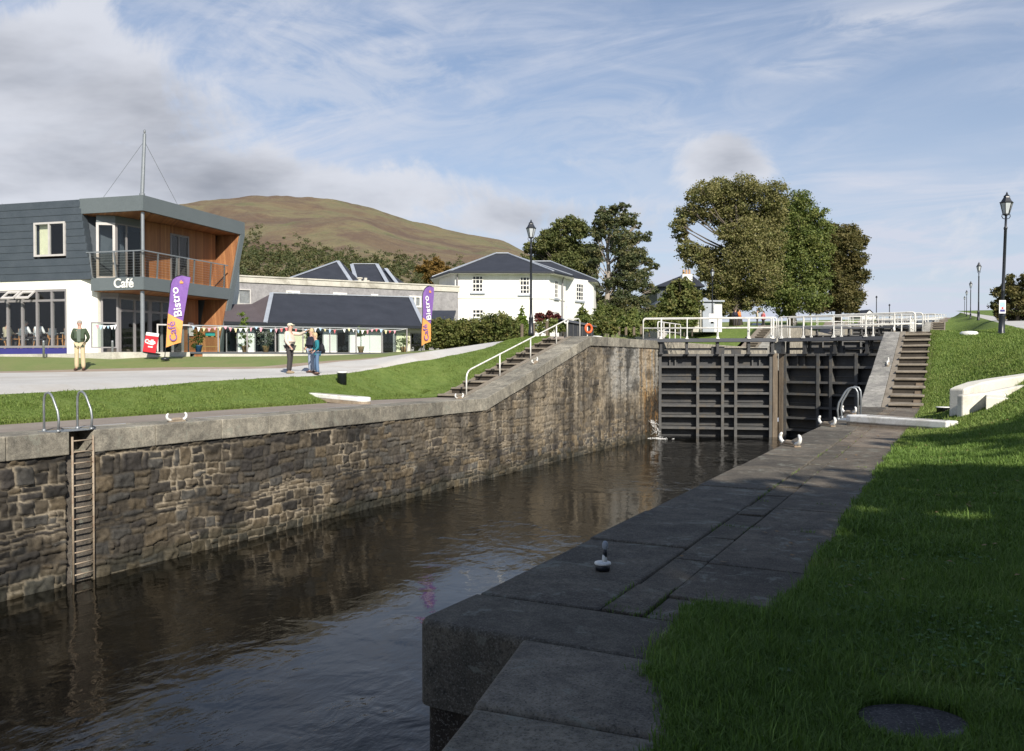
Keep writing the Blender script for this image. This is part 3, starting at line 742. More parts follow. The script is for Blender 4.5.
for k in range(2, 5):
    y0 = RS+STEP*k; z = RISE*k
    b.hexa([(-1.8, y0, z-.5), (-.6, y0, z-.5), (-.6, y0+RL_, z+RISE-.5), (-1.8, y0+RL_, z+RISE-.5)], [(-1.8, y0, z), (-.6, y0, z), (-.6, y0+RL_, z+RISE), (-1.8, y0+RL_, z+RISE)], (.2, .17, .14))
struct(b.build('pavement', 'slab'))
# ------------------------------------------------------------------ lock gates
def arc(c, r, a0, a1, n, ax, ay):
    c = Vector(c); ax = Vector(ax); ay = Vector(ay)
    return [c+ax*r*math.cos(R(a0+(a1-a0)*i/n))+ay*r*math.sin(R(a0+(a1-a0)*i/n)) for i in range(n+1)]
def railing(t, L, y, x0, x1, z0, posts, h=1.13, mid=.60, round_ends=(True, True)):
    """white tube handrail along x at the given y"""
    b = MB(); rr = .15
    pts = []
    if round_ends[0]: pts += [Vector((x0, y, z0))]+arc((x0+rr, y, z0+h-rr), rr, 180, 90, 5, (1, 0, 0), (0, 0, 1))
    else: pts += [Vector((x0, y, z0+h))]
    if round_ends[1]: pts += arc((x1-rr, y, z0+h-rr), rr, 90, 0, 5, (1, 0, 0), (0, 0, 1))+[Vector((x1, y, z0))]
    else: pts += [Vector((x1, y, z0+h))]
    b.tube(pts, .032, 8); b.tube([(x0, y, z0+mid), (x1, y, z0+mid)], .026, 8); b.build('handrail', 'rail_paint', t, True)
    for x in posts:
        p = MB(); p.tube([(x, y, z0), (x, y, z0+h)], .034, 8); p.box(x-.09, x+.09, y-.07, y+.07, z0-.02, z0+.03); p.box(x-.05, x+.05, y-.05, y+.05, z0+.03, z0+.12)
        p.build('post', 'rail_paint', t)
def gate_leaf(label, rlabel, X, Y, z0, mirror, k):
    W_ = (XR-XL)/2; A = R(18.2); L = W_/math.cos(A)-.06
    t = thing('lock_gate', label, 'lock gate', (X, Y, z0), A if not mirror else -A, 'leaves of the lock gates')
    s = -1 if mirror else 1
    zt, zb = 1.67, ZW-1.2
    def bx(name, x0, x1, y0, y1, za, zb_, mat, bev=0.):
        q = MB(); q.box(s*x0, s*x1, y0, y1, za, zb_); return q.build(name, mat, t, bevel=bev)
    bx('plating', .0, L, .46, .52, zb, zt-.01, 'gate_paint')
    hz = [zt, 1.02, .21, -.42, -1.12, -1.70, -2.35, -3.1]
    for z in hz:
        q = MB(); q.box(s*.02, s*(L-.02), .03, .455, z-.05, z-.012); q.box(s*.02, s*(L-.02), .0, .035, z-.10, z+.02); q.build('girder', 'gate_edge', t)
    for x in (.08, L*.335, L*.545, L*.655, L-.34):
        q = MB(); q.box(s*(x-.02), s*(x+.02), .02, .46, zb, zt-.06); q.box(s*(x-.075), s*(x+.075), -.045, .0-.003, zb, zt+.02); q.build('stile', 'gate_edge', t)
    if k == 0:
        q = MB(); q.box(s*(L-.25), s*(L+.02), -.06, .50, zb, zt+.05); q.build('mitre_post', 'timber_old', t, bevel=.02)
        for x in (.62, .92, L*.80, L*.86):
            q = MB(); q.box(s*(x-.035), s*(x+.035), .30, .36, 1.05, 1.58); q.build('bracket', 'gate_edge', t)
        for z in (1.02, .21, -.42, -1.12, -1.70): # timber fenders and panels low in each bay
            q = MB(); q.box(s*.15, s*(L-.42), .40, .458, z-.05-.50, z-.05-.47); q.build('stiffener', 'gate_edge', t)
    q = MB(); q.lathe([(.11, zb), (.11, zt)], 10, (s*.02, .25, 0)); q.build('heel_post', 'gate_paint', t)
    # footway on brackets
    f = thing('gate_footway', rlabel, 'footbridge', (X, Y, z0), A if not mirror else -A, 'white railed footways on the lock gates')
    dz = 2.50; q = MB(); e0, e1 = -.85, L-.10
    q.box(s*e0, s*e1, -.30, .62, dz-.05, dz); q.box(s*e0, s*e1, -.36, -.30, dz-.16, dz+.035); q.box(s*e0, s*e1, .62, .68, dz-.16, dz+.035); q.build('deck', 'asphalt_deck', f)
    px = [.12, L*.24, L*.50, L*.76, L*.955]
    for x in px:
        q = MB(); q.box(s*(x-.07), s*(x+.07), -.22, -.06, zt, dz-.17); q.beam((s*(x-.10), -.14, zt+.05), (s*(x+.25), -.14, dz-.18), .10, .06) if k == 0 and False else None
        q.box(s*(x-.11), s*(x+.11), -.24, -.04, zt+.0, zt+.10); q.box(s*(x-.07), s*(x+.07), .30, .46, zt, dz-.17); q.build('support', 'gate_paint', f)
    if k == 0:
        q = MB(); q.box(s*.3, s*(L-.5), .18, .30, zt+.22, zt+.34); q.box(s*(L*.45), s*(L*.56), .05, .30, zt+.02, zt+.42); q.box(s*L*.62, s*L*.7, .1, .3, zt+.02, zt+.25); q.build('gear', 'gate_paint', f)
    railing(f, L, -.33, s*e0 if s > 0 else -e1, s*e1 if s > 0 else -e0, dz+.02, [s*x for x in px])
    railing(f, L, .65, s*e0 if s > 0 else -e1, s*e1 if s > 0 else -e0, dz+.02, [s*(x+.04) for x in px])
names = ['nearest', 'second', 'third', 'fourth']
for k in range(4):
    y = GY+STEP*k; z = RISE*k
    if k == 0:
        ll, rl = 'sunlit left leaf of the nearest pair of black ribbed lock gates', 'shaded right leaf of the nearest pair of black ribbed lock gates'
        lf, rf = 'footway with white handrails over the sunlit left leaf of the nearest gates', 'footway with white handrails over the shaded right leaf of the nearest gates'
    else:
        ll = 'left leaf of the %s pair of dark lock gates up the flight' % names[k]; rl = 'right leaf of the %s pair of dark lock gates up the flight' % names[k]
        lf = 'white railed footway over the left leaf of the %s gates up the flight' % names[k]; rf = 'white railed footway over the right leaf of the %s gates up the flight' % names[k]
    gate_leaf(ll, lf, XL, y, z, False, k); gate_leaf(rl, rf, XR, y, z, True, k)
# stone piers / winding gear behind the gates
def boxthing(name, label, cat, mat, x0, x1, y0, y1, z0, z1, group=None, bev=.02):
    b = MB(); b.box(x0, x1, y0, y1, z0, z1); return tag(b.build(name, mat, None, bevel=bev), label, cat, group)
# pier of stone above each mitre
q = MB(); q.box(-.24, .24, -.02, .28, 0, .80); q.box(-.2, .2, .0, .26, .80, .9)
o = q.build('stone_block', 'concrete_pale', None, bevel=.02); o.location = ((XL+XR)/2, GY+2.02, 1.70); tag(o, 'pale weathered block standing on the mitre of the nearest lock gates', 'block')
# quay railing on the upper right and left, running up the flight
def quay_rail(label, X, y0, y1, z, n, end=1):
    t = thing('railing', label, 'railing', (X, y0, z), math.pi/2, 'white railings along the upper quays')
    L = y1-y0; railing(t, L, 0, 0, L, 0, [L*i/(n-1) for i in range(1, n-1)])
    return t
quay_rail('short white railing on the upper quay beyond the nearest right gate leaf', -1.95, GY+1.8, GY+8.8, RISE, 5)
quay_rail('white railing on the far quay just beyond the nearest left gate leaf', XL-.5, GY+1.4, GY+6, RISE, 5)
q = MB(); q.tube([(-.0, 0, 0), (0, 0, 1.1)], .03); q.tube([(0, 0, 1.1), (0, 2.4, -.1)], .03); q.tube([(0, 1.2, 0), (0, 1.2, .52)], .03)

# white water jet leaking by the gate heel
q = MB(); pts = [(XL+.03, GY-1.5, -1.75), (XL+.2, GY-1.6, -1.9), (XL+.36, GY-1.65, -2.3), (XL+.45, GY-1.7, ZW+.02)]
rr_ = random.Random(3)
for i in range(60):
    a = rr_.uniform(0, 6.28); d = abs(rr_.gauss(0, .42)); q.ell((XL+.5+d*math.cos(a), GY-1.7+d*math.sin(a)*.7, ZW+.01), (rr_.uniform(.02, .07), rr_.uniform(.02, .07), .012), 6, 4)
for i in range(340):
    k = rr_.random()
    if i % 2: continue
    q.ell((XL+.1+.4*k+rr_.gauss(0, .04+.10*k), GY-1.65+rr_.gauss(0, .1), -1.95-.9*k*k+rr_.gauss(0, .05)), (rr_.uniform(.006, .016), .012, rr_.uniform(.012, .035)), 5, 4)
tag(q.build('water_jet', 'water_foam', None, True), 'white jet of leaking water splashing at the foot of the wall beside the gate', 'water jet')

# ------------------------------------------------------------------ ladders
def ladder(label, X, Y, side, rungs=True, hl=''):
    t = thing('ladder', label, 'ladder', (X, Y, 0), 0, 'quay ladders')
    w = .215; xo = side*.03
    if rungs:
        for sgn in (-1, 1):
            q = MB(); q.tube([(xo, sgn*w, -.10), (xo, sgn*w, -2.86)], .021, 8); q.build('rail', 'rust_steel', t, True)
        for i in range(13):
            z = -.18-.208*i; q = MB(); q.tube([(xo, -w, z), (xo, w, z)], .014, 6); q.build('rung', 'rust_steel', t, True)
    for sgn, yy in ((-1, -.46), (1, .22)):
        q = MB(); s = -side
        pts = [Vector((s*.02, yy, 0)), Vector((s*.0, yy, .22))]+[Vector((s*.03, yy, .38)), Vector((s*.16, yy, .62)), Vector((s*.22, yy, .69)), Vector((s*.29, yy, .72)), Vector((s*.37, yy, .70)), Vector((s*.41, yy, .62)), Vector((s*.42, yy, .5)), Vector((s*.42, yy, 0))]
        q.tube(pts, .021, 8); q.lathe([(.04, 0), (.04, .03), (.025, .05)], 8, (s*.02, yy, 0)); q.lathe([(.04, 0), (.04, .03), (.025, .05)], 8, (s*.42, yy, 0))
        q.build('hoop', 'steel', t, True)
    q = MB(); q.box(-side*.0, -side*.50, -.54, .30, -.001, .006); q.build('footplate', 'steel', t)
    return t
ladder('rusty iron ladder with hoop handles down the far stone wall', XL+.02, LADY, 1)
ladder('pair of grey ladder hoops on the near quay beside the gates', XR+.08, 20.6, -1)
# ------------------------------------------------------------------ mooring hooks
def cleat(label, loc, rz=math.pi/2, sc=1.):
    t = thing('mooring_cleat', label, 'cleat', loc, rz, 'horned mooring cleats along the quays')
    q = MB(); q.box(-.20, .20, -.055, .055, 0, .022); q.tube([(-.17, 0, .035), (-.08, 0, .05), (.08, 0, .05), (.17, 0, .035)], [.03, .04, .04, .03], 8); q.build('base', 'rust_steel', t)
    for s in (-1, 1):
        q = MB(); pts = [(s*.13, 0, .035), (s*.20, 0, .05), (s*.25, 0, .085), (s*.262, 0, .13), (s*.245, 0, .165), (s*.22, 0, .185)]
        q.tube(pts, [.032, .031, .029, .027, .024, .017], 8); q.build('horn', 'white_paint', t, True)
    return t
def on(py, px, fz, side): p = hit(px, py, fz); return p
cleat('white horned mooring cleat on the far quay beside the ladder hoops', (XL-.28, 13.1, 0))
for label, px, py, z in (('white horned cleat on the near quay edge, second before the grey ladder hoops', 790, 446, 0), ('white horned cleat on the near quay just before the ladder hoops', 827, 426, 0),
                         ('small white horned cleat right beside the grey ladder hoops', 849, 414, 0)):
    v = camray(px, py); t_ = (0-EYE)/v.z; p = Vector((0, 0, EYE))+v*t_; cleat(label, (p.x, p.y, 0), math.pi/2+.75)
def mushroom():
    t = thing('mooring_pin', 'small mooring pin with white disc and pale knob on the dark foreground quay', 'bollard', (-1.93, 5.0, 0))
    q = MB(); q.lathe([(.045, 0), (.045, .03), (.04, .034)], 14); q.build('base', 'black_iron', t, True)
    q = MB(); q.lathe([(.046, .034), (.053, .040), (.050, .050), (.02, .056)], 16); q.lathe([(.017, .05), (.015, .085), (.012, .095)], 10, (.012, .0, 0)); q.build('disc', 'white_paint', t, True)
    q = MB(); q.lathe([(.0125, .085), (.0125, .135)], 10, (.016, .0, 0)); q.build('stem', 'black_iron', t, True)
    q = MB(); q.lathe([(.012, .130), (.018, .142), (.018, .168), (.012, .180), (.003, .184)], 12, (.016, .0, 0)); q.build('knob', 'lead', t, True)
mushroom()
for label, y, X in (('small white cleat at the foot of the far sloping coping', 25.4, XL-.55), ('small white cleat halfway up the far sloping coping', 31.2, XL-.45), ('white cleat halfway up the near sloping coping by the brown steps', 31.0, XR+.42), ('white cleat at the top of the near sloping coping', 36.4, XR+.3)):
    c = cleat(label, (X, y, base(y))); c.rotation_euler = (0, -math.atan(RISE/RL_)*(RS < y < RS+RL_), math.pi/2)
# ------------------------------------------------------------------ white slabs, bollards, white walls
def white_slab(label, p0, p1, w, h, z0, z1):
    """low white painted beam with a rounded nose at p0"""
    p0 = Vector((*p0, 0)); p1 = Vector((*p1, 0)); d = (p1-p0).normalized(); n = Vector((-d.y, d.x, 0)); L = (p1-p0).length
    out = [Vector((L, -w*.32)), Vector((L, w*.32)), ]
    arcp = [Vector((w*.5-w*.5*math.sin(R(a)), w/2*math.cos(R(a)))) for a in range(0, 181, 15)]
    out = [Vector((L, -w*.30))]+[Vector((L, w*.30))]+arcp
    ang = math.atan2(d.y, d.x)
    t = thing('white_beam', label, 'beam', (p0.x, p0.y, z0), ang, 'low white painted beams by the quay')
    sl = (z1-z0)/L
    q = MB(); q.poly([(p.x, p.y, -.05+p.x*sl) for p in out], [(p.x, p.y, h*.3+p.x*sl) for p in out]); q.build('base', 'rust_steel', t, bevel=.01)
    q = MB(); o2 = [(p.x*1.0, p.y*1.04, h*.3+.002+p.x*sl) for p in out]; q.poly(o2, [(p[0], p[1], p[2]+h*.7) for p in o2]); q.build('top', 'white_paint', t, bevel=.025)
    q = MB(); q.box(w*.9, L*.96, -.035, .01, 0, .008, M4=Matrix.Translation((0, 0, h+.003+w*.9*sl)) @ Matrix.Shear('XY', 4, (0, 0)) ); 
    q = MB(); a, b_ = w*.9, L*.95; q.hexa([(a, -.02, h+a*sl), (b_, -.02, h+b_*sl), (b_, .015, h+b_*sl), (a, .015, h+a*sl)], [(a, -.02, h+.009+a*sl), (b_, -.02, h+.009+b_*sl), (b_, .015, h+.009+b_*sl), (a, .015, h+.009+a*sl)]); q.build('groove', 'timber_old', t)
white_slab('low white painted beam with rounded nose lying across the near paving', (-1.87, 18.9), (-.0, 17.35), .50, .20, 0.0, .02)
white_slab('low white painted beam at the grass edge of the far quay', (-15.75, 21.2), (-18.4, 21.35), .5, .19, .0, .12)
def bollard(label, loc, h, r_):
    t = thing('bollard', label, 'bollard', loc)
    q = MB(); q.lathe([(r_, 0), (r_, h*.86), (r_*1.12, h*.9)], 20); q.build('post', 'black_iron', t, True)
    q = MB(); q.lathe([(r_*1.13, h*.90), (r_*1.16, h*.95), (r_*1.08, h), (r_*.6, h*1.02)], 20); q.build('cap', 'white_paint', t, True)
p = hit(342, 384.5, zl); print('bollard', p, p and (p-Vector((0, 0, EYE))).length)
dB = -p.x*ST+p.y*CT; bollard('black bollard with a white cap on the far lawn in front of the couple', (p.x, p.y, p.z-.02), 13.5/F*dB, 4.6/F*dB)
p = hit(943.5, 413, zr); dB = -p.x*ST+p.y*CT; print('b2', p)
bollard('squat white topped bollard in the grass beside the white concrete wall', (p.x, p.y, p.z-.03), 7.5/F*dB, 6.2/F*dB)
p = hit(969, 334, zr) or Vector((.6, 38, 2.5)); q = MB(); q.lathe([(.3, -.1), (.32, .03), (.25, .09), (.08, .11)], 16, (p.x, p.y, p.z)); tag(q.build('marker_stone', 'white_paint', None, True), 'small white painted stone lying on the grass bank near the first lamp post', 'stone')
# white retaining walls on the right
def wallpoly(name, t, pts, z0, z1, w, mat='white_paint', bev=.03):
    """curved low wall following pts, thickness w to the left of travel"""
    b = MB(); n = len(pts); L_ = []; R_ = []
    for i, p in enumerate(pts):
        a = Vector(pts[max(0, i-1)]); c = Vector(pts[min(n-1, i+1)]); d = (c-a).normalized(); nn = Vector((-d.y, d.x)); q = Vector(p)
        L_.append(q+nn*w/2); R_.append(q-nn*w/2)
    vs = []; zf0 = z0 if callable(z0) else (lambda i: z0); zf1 = z1 if callable(z1) else (lambda i: z1)
    for i in range(n): vs += [(R_[i].x, R_[i].y, zf0(i)), (L_[i].x, L_[i].y, zf0(i)), (L_[i].x, L_[i].y, zf1(i)), (R_[i].x, R_[i].y, zf1(i))]
    fs = []
    for i in range(n-1):
        for j in range(4): fs.append((i*4+j, i*4+(j+1) % 4, (i+1)*4+(j+1) % 4, (i+1)*4+j))
    fs += [(3, 2, 1, 0), ((n-1)*4, (n-1)*4+1, (n-1)*4+2, (n-1)*4+3)]
    b.add(vs, [tuple(reversed(f)) for f in fs]); return b.build(name, mat, t, bevel=bev)
D0 = 17.2
wt = thing('retaining_wall', 'curved two tiered white painted concrete wall standing in the grass bank at the right edge', 'wall', (0, 0, 0))
def pd2(px, d): v = PD(px, d); return (v.x, v.y)
M['wall_white'] = mottled('wall_white', (.58, .56, .49), (.70, .67, .58), 2, .7, 40, .15, .004, grime=(.36, .33, .27))
lo_pts = [pd2(960, D0), pd2(984, D0+.15), pd2(1010, D0+.7), pd2(1045, D0+1.6), pd2(1090, D0+2.9)]
wallpoly('lower_wall', wt, lo_pts, lambda i: -.3, lambda i: [ZP(395, D0), ZP(392.5, D0+.15), ZP(387, D0+.7), ZP(382, D0+1.6), ZP(380, D0+2.9)][i], .16, 'wall_white')
hi_pts = [pd2(956.5, D0+.55), pd2(962, D0+.62), pd2(975, D0+.9), pd2(995, D0+1.4), pd2(1030, D0+2.4), pd2(1090, D0+4.4)]
wallpoly('upper_wall', wt, hi_pts, lambda i: -.2, lambda i: [ZP(389, D0+.55), ZP(386.5, D0+.62), ZP(382, D0+.9), ZP(378.5, D0+1.4), ZP(373.5, D0+2.4), ZP(368, D0+4.4)][i], .34, 'wall_white')
b = MB(); a_ = PD(986.5, D0-.35); c_ = PD(1016, D0+.55); 
b.hexa([PD(986.5, D0-.42, -.2), PD(1019, D0+.1, -.2), PD(1019, D0+.75, -.2), PD(986, D0+.2, -.2)], [PD(986.5, D0-.42, ZP(397, D0-.42)), PD(1019, D0+.1, ZP(399.0, D0+.1)), PD(1019, D0+.75, ZP(396.5, D0+.7)), PD(986, D0+.2, ZP(393.5, D0+.2))]); b.build('buttress', 'wall_white', wt, bevel=.02)
# round inspection cover
p = hit(912, 728, zr) if hit(912, 728, zr, .5) is None else hit(912, 728, zr, .5)
q = MB(); n_ = 28; top = []
for k in range(n_):
    a = 2*math.pi*k/n_; x = p.x+.175*math.cos(a)*(1+.06*math.sin(3*a)); y = p.y+.165*math.sin(a); top.append((x, y, zr(x, y)+.018))
q.poly([(a, b_, c-.06) for a, b_, c in top], top); q.c = [(.055, .052, .055)]*len(q.v)
pl_ = tag(q.build('concrete_plate', 'slab', None), 'round dark concrete plate sunk in the shaded grass at the bottom of the picture', 'cover')
PLATE = (p.x, p.y); print('plate', p)

# ------------------------------------------------------------------ handrail beside the steps
t = thing('handrail', 'white tube handrail climbing beside the brown steps on the far bank', 'handrail', (-15.50, RS, 0))
def rz_(y): return base(RS+y)
ht = .84
pts = [Vector((0, .35, base(RS+.35)))]+[Vector((0, .35, rz_(.35)+ht-.22)), Vector((0, .40, rz_(.4)+ht-.1)), Vector((0, .52, rz_(.52)+ht-.02)), Vector((0, .7, rz_(.7)+ht))]+[Vector((0, RL_-.2, rz_(RL_-.2)+ht)), Vector((0, RL_+1.0, RISE+ht-.0)), Vector((0, RL_+1.15, RISE+ht-.1)), Vector((0, RL_+1.15, RISE))]
q = MB(); q.tube(pts, .030, 8); q.build('rail', 'rail_paint', t, True)
for y in (2.9, 5.6, 8.2): q = MB(); q.tube([(0, y, rz_(y)), (0, y, rz_(y)+ht)], .028, 8); q.build('post', 'rail_paint', t, True)
q = MB(); q.tube([(0, 0, 0), (0, 0, 1.35)], .035, 8); q.ell((0, 0, 1.36), (.045, .045, .03)); o = q.build('marker_post', 'rail_paint', None, True); o.location = (-15.55, RS+RL_-.2, RISE-.03); tag(o, 'tall white post at the head of the far steps', 'post')

# ------------------------------------------------------------------ street lamps
def lamp(label, loc, h, sc=1.):
    t = thing('street_lamp', label, 'street lamp', loc, 0.3, 'black Victorian lamp posts')
    q = MB(); q.lathe([(.13, -.15), (.13, .05), (.105, .08), (.10, .62), (.115, .66), (.075, .74), (.062, .90), (.055, 1.5), (.065, 1.52), (.055, 1.56), (.048, h-1.35), (.062, h-1.33), (.062, h-1.27), (.04, h-1.24), (.036, h-.86)], 14); q.tube([(-.24, 0, h-1.3), (.24, 0, h-1.3)], .014, 6) if False else None
    q.build('column', 'black_iron', t, True)
    q = MB(); q.lathe([(.036, h-.86), (.10, h-.83), (.10, h-.80), (.05, h-.79)], 10)
    for s in (-1, 1): q.tube([(0, 0, h-.98), (s*.10, 0, h-.95), (s*.14, 0, h-.88), (s*.12, 0, h-.80)], .014, 6)
    q.build('cradle', 'black_iron', t)
    q = MB(); q.lathe([(.10, h-.79), (.20, h-.40)], 6); q.build('lantern_glass', 'lampglass', t)
    q = MB()
    for k in range(6):
        a = 2*math.pi*k/6; q.beam((.105*math.cos(a), .105*math.sin(a), h-.80), (.21*math.cos(a), .21*math.sin(a), h-.39), .022, .022)
    q.lathe([(.215, h-.415), (.235, h-.40), (.235, h-.38), (.19, h-.36), (.11, h-.22), (.10, h-.18), (.115, h-.17), (.06, h-.12), (.03, h-.08), (.035, h-.06), (.012, h-.02), (.004, h)], 6); q.build('lantern_frame', 'black_iron', t)
    return t
def base_lamp(px, d, y_base): v = PD(px, d); return (v.x, v.y, ZP(y_base, d))
v = PD(1001, 30.7); L1 = lamp('tall black lamp post at the right carrying a small poster, nearest on the bank', (v.x, v.y, ZP(334, 30.7)-.0), 5.06)
L1.rotation_euler = (0, R(1.6), .3)
for label, px, py, pt in (('second black lamp post along the right bank', 978, 320, 262), ('third black lamp post along the right bank', 970, 319, 281), ('fourth lamp post along the right bank, small and thin', 966, 318.5, 290), ('farthest lamp post visible along the right bank', 964, 318, 296)):
    d = 5.06*F/(py-pt); dup(L1, base_lamp(px, d, py), .4, label).rotation_euler = (0, 0, .4)
d = 5.4*F/(332-218); dup(L1, base_lamp(531, d, 333), .5, 'black lamp post in front of the white house', scale=1.06).rotation_euler = (0, 0, .5)
dup(L1, PD(712, 80, ZP(322, 80)), .5, 'dark lamp post with a white notice in front of the big trees').rotation_euler = (0, 0, .5)
for px, d, pt in ((876, 200, 298), (889, 210, 306)):
    q = MB(); z1 = ZP(pt, d); q.lathe([(.12, -8), (.09, 0), (.2, .02), (.2, .3), (.05, .5)], 8); q.v = [(a, b_, z1+c) for a, b_, c in q.v]; o = q.build('far_pole', 'black_iron'); o.location = PD(px, d)
    tag(o, 'thin distant pole above the white railings, %s' % ('left one of two' if px == 876 else 'right one of two'), 'pole')
# poster on the first lamp
pt = thing('poster', 'small white and blue poster strapped to the first lamp post', 'sign', tuple(PD(1001.6, 30.55, 0)), R(27))
z_ = ZP(313.5, 30.55)
q = MB(); q.box(-.115, .115, -.02, 0, z_, z_+.47); q.build('board', 'poster', pt)
q = MB(); q.box(-.085, .085, -.026, -.021, z_+.23, z_+.40); q.build('picture', 'flag_blue', pt)
q = MB(); q.box(-.085, .085, -.026, -.021, z_+.06, z_+.14); q.build('footer', 'blue_band', pt)
q = MB(); q.lathe([(.05, .16), (.05, .165)], 12, (0, 0, 0)); 
q = MB(); q.ell((0, -.024, z_+.19), (.04, .006, .035)); q.build('mark', 'red', pt)
np_ = tag(MB().box(-.3, .3, -.03, 0, 0, .75).build('notice', 'poster'), 'white notice on the dark lamp post before the trees', 'sign'); np_.location = PD(712, 79.6, ZP(322, 80)); np_.rotation_euler = (0, 0, R(27))
# second gates' distant low house
t = thing('distant_house', 'tiny white gabled house far off beyond the railings', 'house', tuple(PD(863, 260, 0)), R(40))
z_ = ZP(328, 260); q = MB(); q.box(-2.3, 2.3, -3, 3, z_-3, z_+3.2); q.add([(-2.3, -3, z_+3.2), (2.3, -3, z_+3.2), (0, -3, z_+5.1)], [(0, 1, 2)]); q.build('wall', 'house_render', t)
q = MB(); q.hexa([(-2.7, -3.2, z_+3.0), (0, -3.2, z_+5.2), (0, 3, z_+5.2), (-2.7, 3, z_+3.0)], [(-2.7, -3.2, z_+3.2), (0, -3.2, z_+5.4), (0, 3, z_+5.4), (-2.7, 3, z_+3.2)]); q.hexa([(0, -3.2, z_+5.2), (2.7, -3.2, z_+3.0), (2.7, 3, z_+3.0), (0, 3, z_+5.2)], [(0, -3.2, z_+5.4), (2.7, -3.2, z_+3.2), (2.7, 3, z_+3.2), (0, 3, z_+5.4)]); q.build('roof', 'roof_slate', t)
# ------------------------------------------------------------------ the hill
def hill():
    prof = [(-400, 235), (-150, 232), (0, 228), (80, 216), (120, 212), (165, 207), (185, 203), (225, 199), (265, 197), (300, 198), (330, 200), (360, 205), (395, 216), (420, 224), (450, 231), (480, 237), (500, 240), (515, 246), (535, 258), (560, 276), (600, 300), (660, 318), (740, 326), (900, 332)]
    xs = np.array([p[0] for p in prof]); ys = np.array([p[1] for p in prof])
    az = np.linspace(-400, 900, 260); D = np.concatenate([np.linspace(180, 700, 30), np.linspace(730, 1900, 90), np.linspace(1950, 2800, 14)])
    hh = (361-np.interp(az, xs, ys))/F*1850
    k = np.ones(5)/5; hh = np.convolve(np.pad(hh, 2, 'edge'), k, 'valid')
    t = np.clip((D-180)/(1850-180), 0, 1)
    shp = np.where(D <= 1850, .10*smn(t/.25)+.90*smn((t-.12)/.9)**.95, 1-.35*(D-1850)/950)
    P = np.zeros((len(az), len(D), 3))
    for i, a in enumerate(az):
        for j, d in enumerate(D):
            v = PD(a, d)
            P[i, j] = (v.x, v.y, 0)
    n = fbm(P[..., 0]/220, P[..., 1]/220, 4, 5)-.5; n2 = fbm(P[..., 0]/60, P[..., 1]/60, 8, 4)-.5
    fade = smn((D-300)/500)[None, :]*smn((2000-D)/400+.35)[None, :]
    P[..., 2] = 1.2+hh[:, None]*shp[None, :]*(1+.0*n)+fade*(n*46*smn((1850-D)/600)[None, :]*smn(hh/60)[:, None]+n2*9*smn((1850-D)/300+.15)[None, :])*smn(hh/120)[:, None]
    ang = (P[..., 2]-EYE)/D[None, :]; want = (361-np.interp(az, xs, ys))/F; s_ = want/np.maximum(ang.max(1), 1e-4); s_ = np.convolve(np.pad(s_, 4, 'edge'), np.ones(9)/9, 'valid')
    P[..., 2] = EYE+(P[..., 2]-EYE)*s_[:, None]
    gul = fbm(P[..., 0]/38, P[..., 1]/90, 14, 4)-.5; P[..., 2] += gul*9*smn((D-700)/500)[None, :]*smn((1700-D)/200)[None, :]*smn(hh/120)[:, None]
    o = struct(npmesh('hill', P.reshape(-1, 3), gridfaces(len(az), len(D))[:, ::-1], 'hill', smooth=True))
    return P, az, D
HP, HAZ, HD = hill()
def hillz(px, d):
    i = int(np.clip(np.searchsorted(HAZ, px), 0, len(HAZ)-1)); j = int(np.clip(np.searchsorted(HD, d), 0, len(HD)-1)); return float(HP[i, j, 2])

# ------------------------------------------------------------------ foliage
def leaves(name, centres, radii, n, size, pal, parent=None, seed=0, squash=.8, surf=.75, kind_mat='leaf', lump=.5):
    """many small leaf faces in uneven clusters; centres (m,3), radii (m,), n leaves in all"""
    r = np.random.default_rng(seed); c = np.asarray(centres, float); rad = np.asarray(radii, float)
    # twig clusters over every blob
    w = rad**2; cnt = np.maximum(3, (w/w.sum()*(n/38)).astype(int))
    K = np.repeat(np.arange(len(c)), cnt); d = r.normal(size=(len(K), 3)); d /= np.linalg.norm(d, axis=1)[:, None]
    rr = rad[K]*(surf+(1.12-surf)*r.random(len(K))**.7)*np.where(r.random(len(K)) < .25, r.uniform(.2, .8, len(K)), 1)
    tc_ = c[K]+d*rr[:, None]*np.array((1, 1, squash)); tr = rad[K]*r.uniform(.20, .46, len(K))*lump*2
    tone = r.uniform(0, 1, len(K)); m = max(1, int(n/len(K)))
    J = np.repeat(np.arange(len(K)), m); p = tc_[J]+r.normal(size=(len(J), 3))*tr[J][:, None]*np.array((.55, .55, .38))
    N = len(p); a = r.normal(size=(N, 3)); a[:, 2] *= .7; a /= np.linalg.norm(a, axis=1)[:, None]
    b = np.cross(a, r.normal(size=(N, 3))); b /= np.linalg.norm(b, axis=1)[:, None]
    s = size*r.uniform(.55, 1.25, N)[:, None]
    V = np.stack([p-a*s*.5, p+b*s*.32, p+a*s*.5, p-b*s*.32], 1).reshape(-1, 3)
    Fq = np.arange(4*N).reshape(N, 4)
    pal = np.array(pal); t = np.clip(tone[J]*.75+r.random(N)*.35, 0, .999)*(len(pal)-1); i = t.astype(int); f = (t-i)[:, None]
    col = pal[i]*(1-f)+pal[np.minimum(i+1, len(pal)-1)]*f; col = np.repeat(col*r.uniform(.8, 1.2, N)[:, None], 4, 0)
    return npmesh(name, V, Fq, kind_mat, parent, False, col)
OLIVE = [(0.102, 0.11, 0.042), (0.148, 0.149, 0.056), (0.192, 0.179, 0.07), (0.237, 0.211, 0.089), (0.173, 0.194, 0.065)]
GREEN = [(0.067, 0.098, 0.028), (0.105, 0.14, 0.037), (0.152, 0.181, 0.051), (0.212, 0.219, 0.067)]
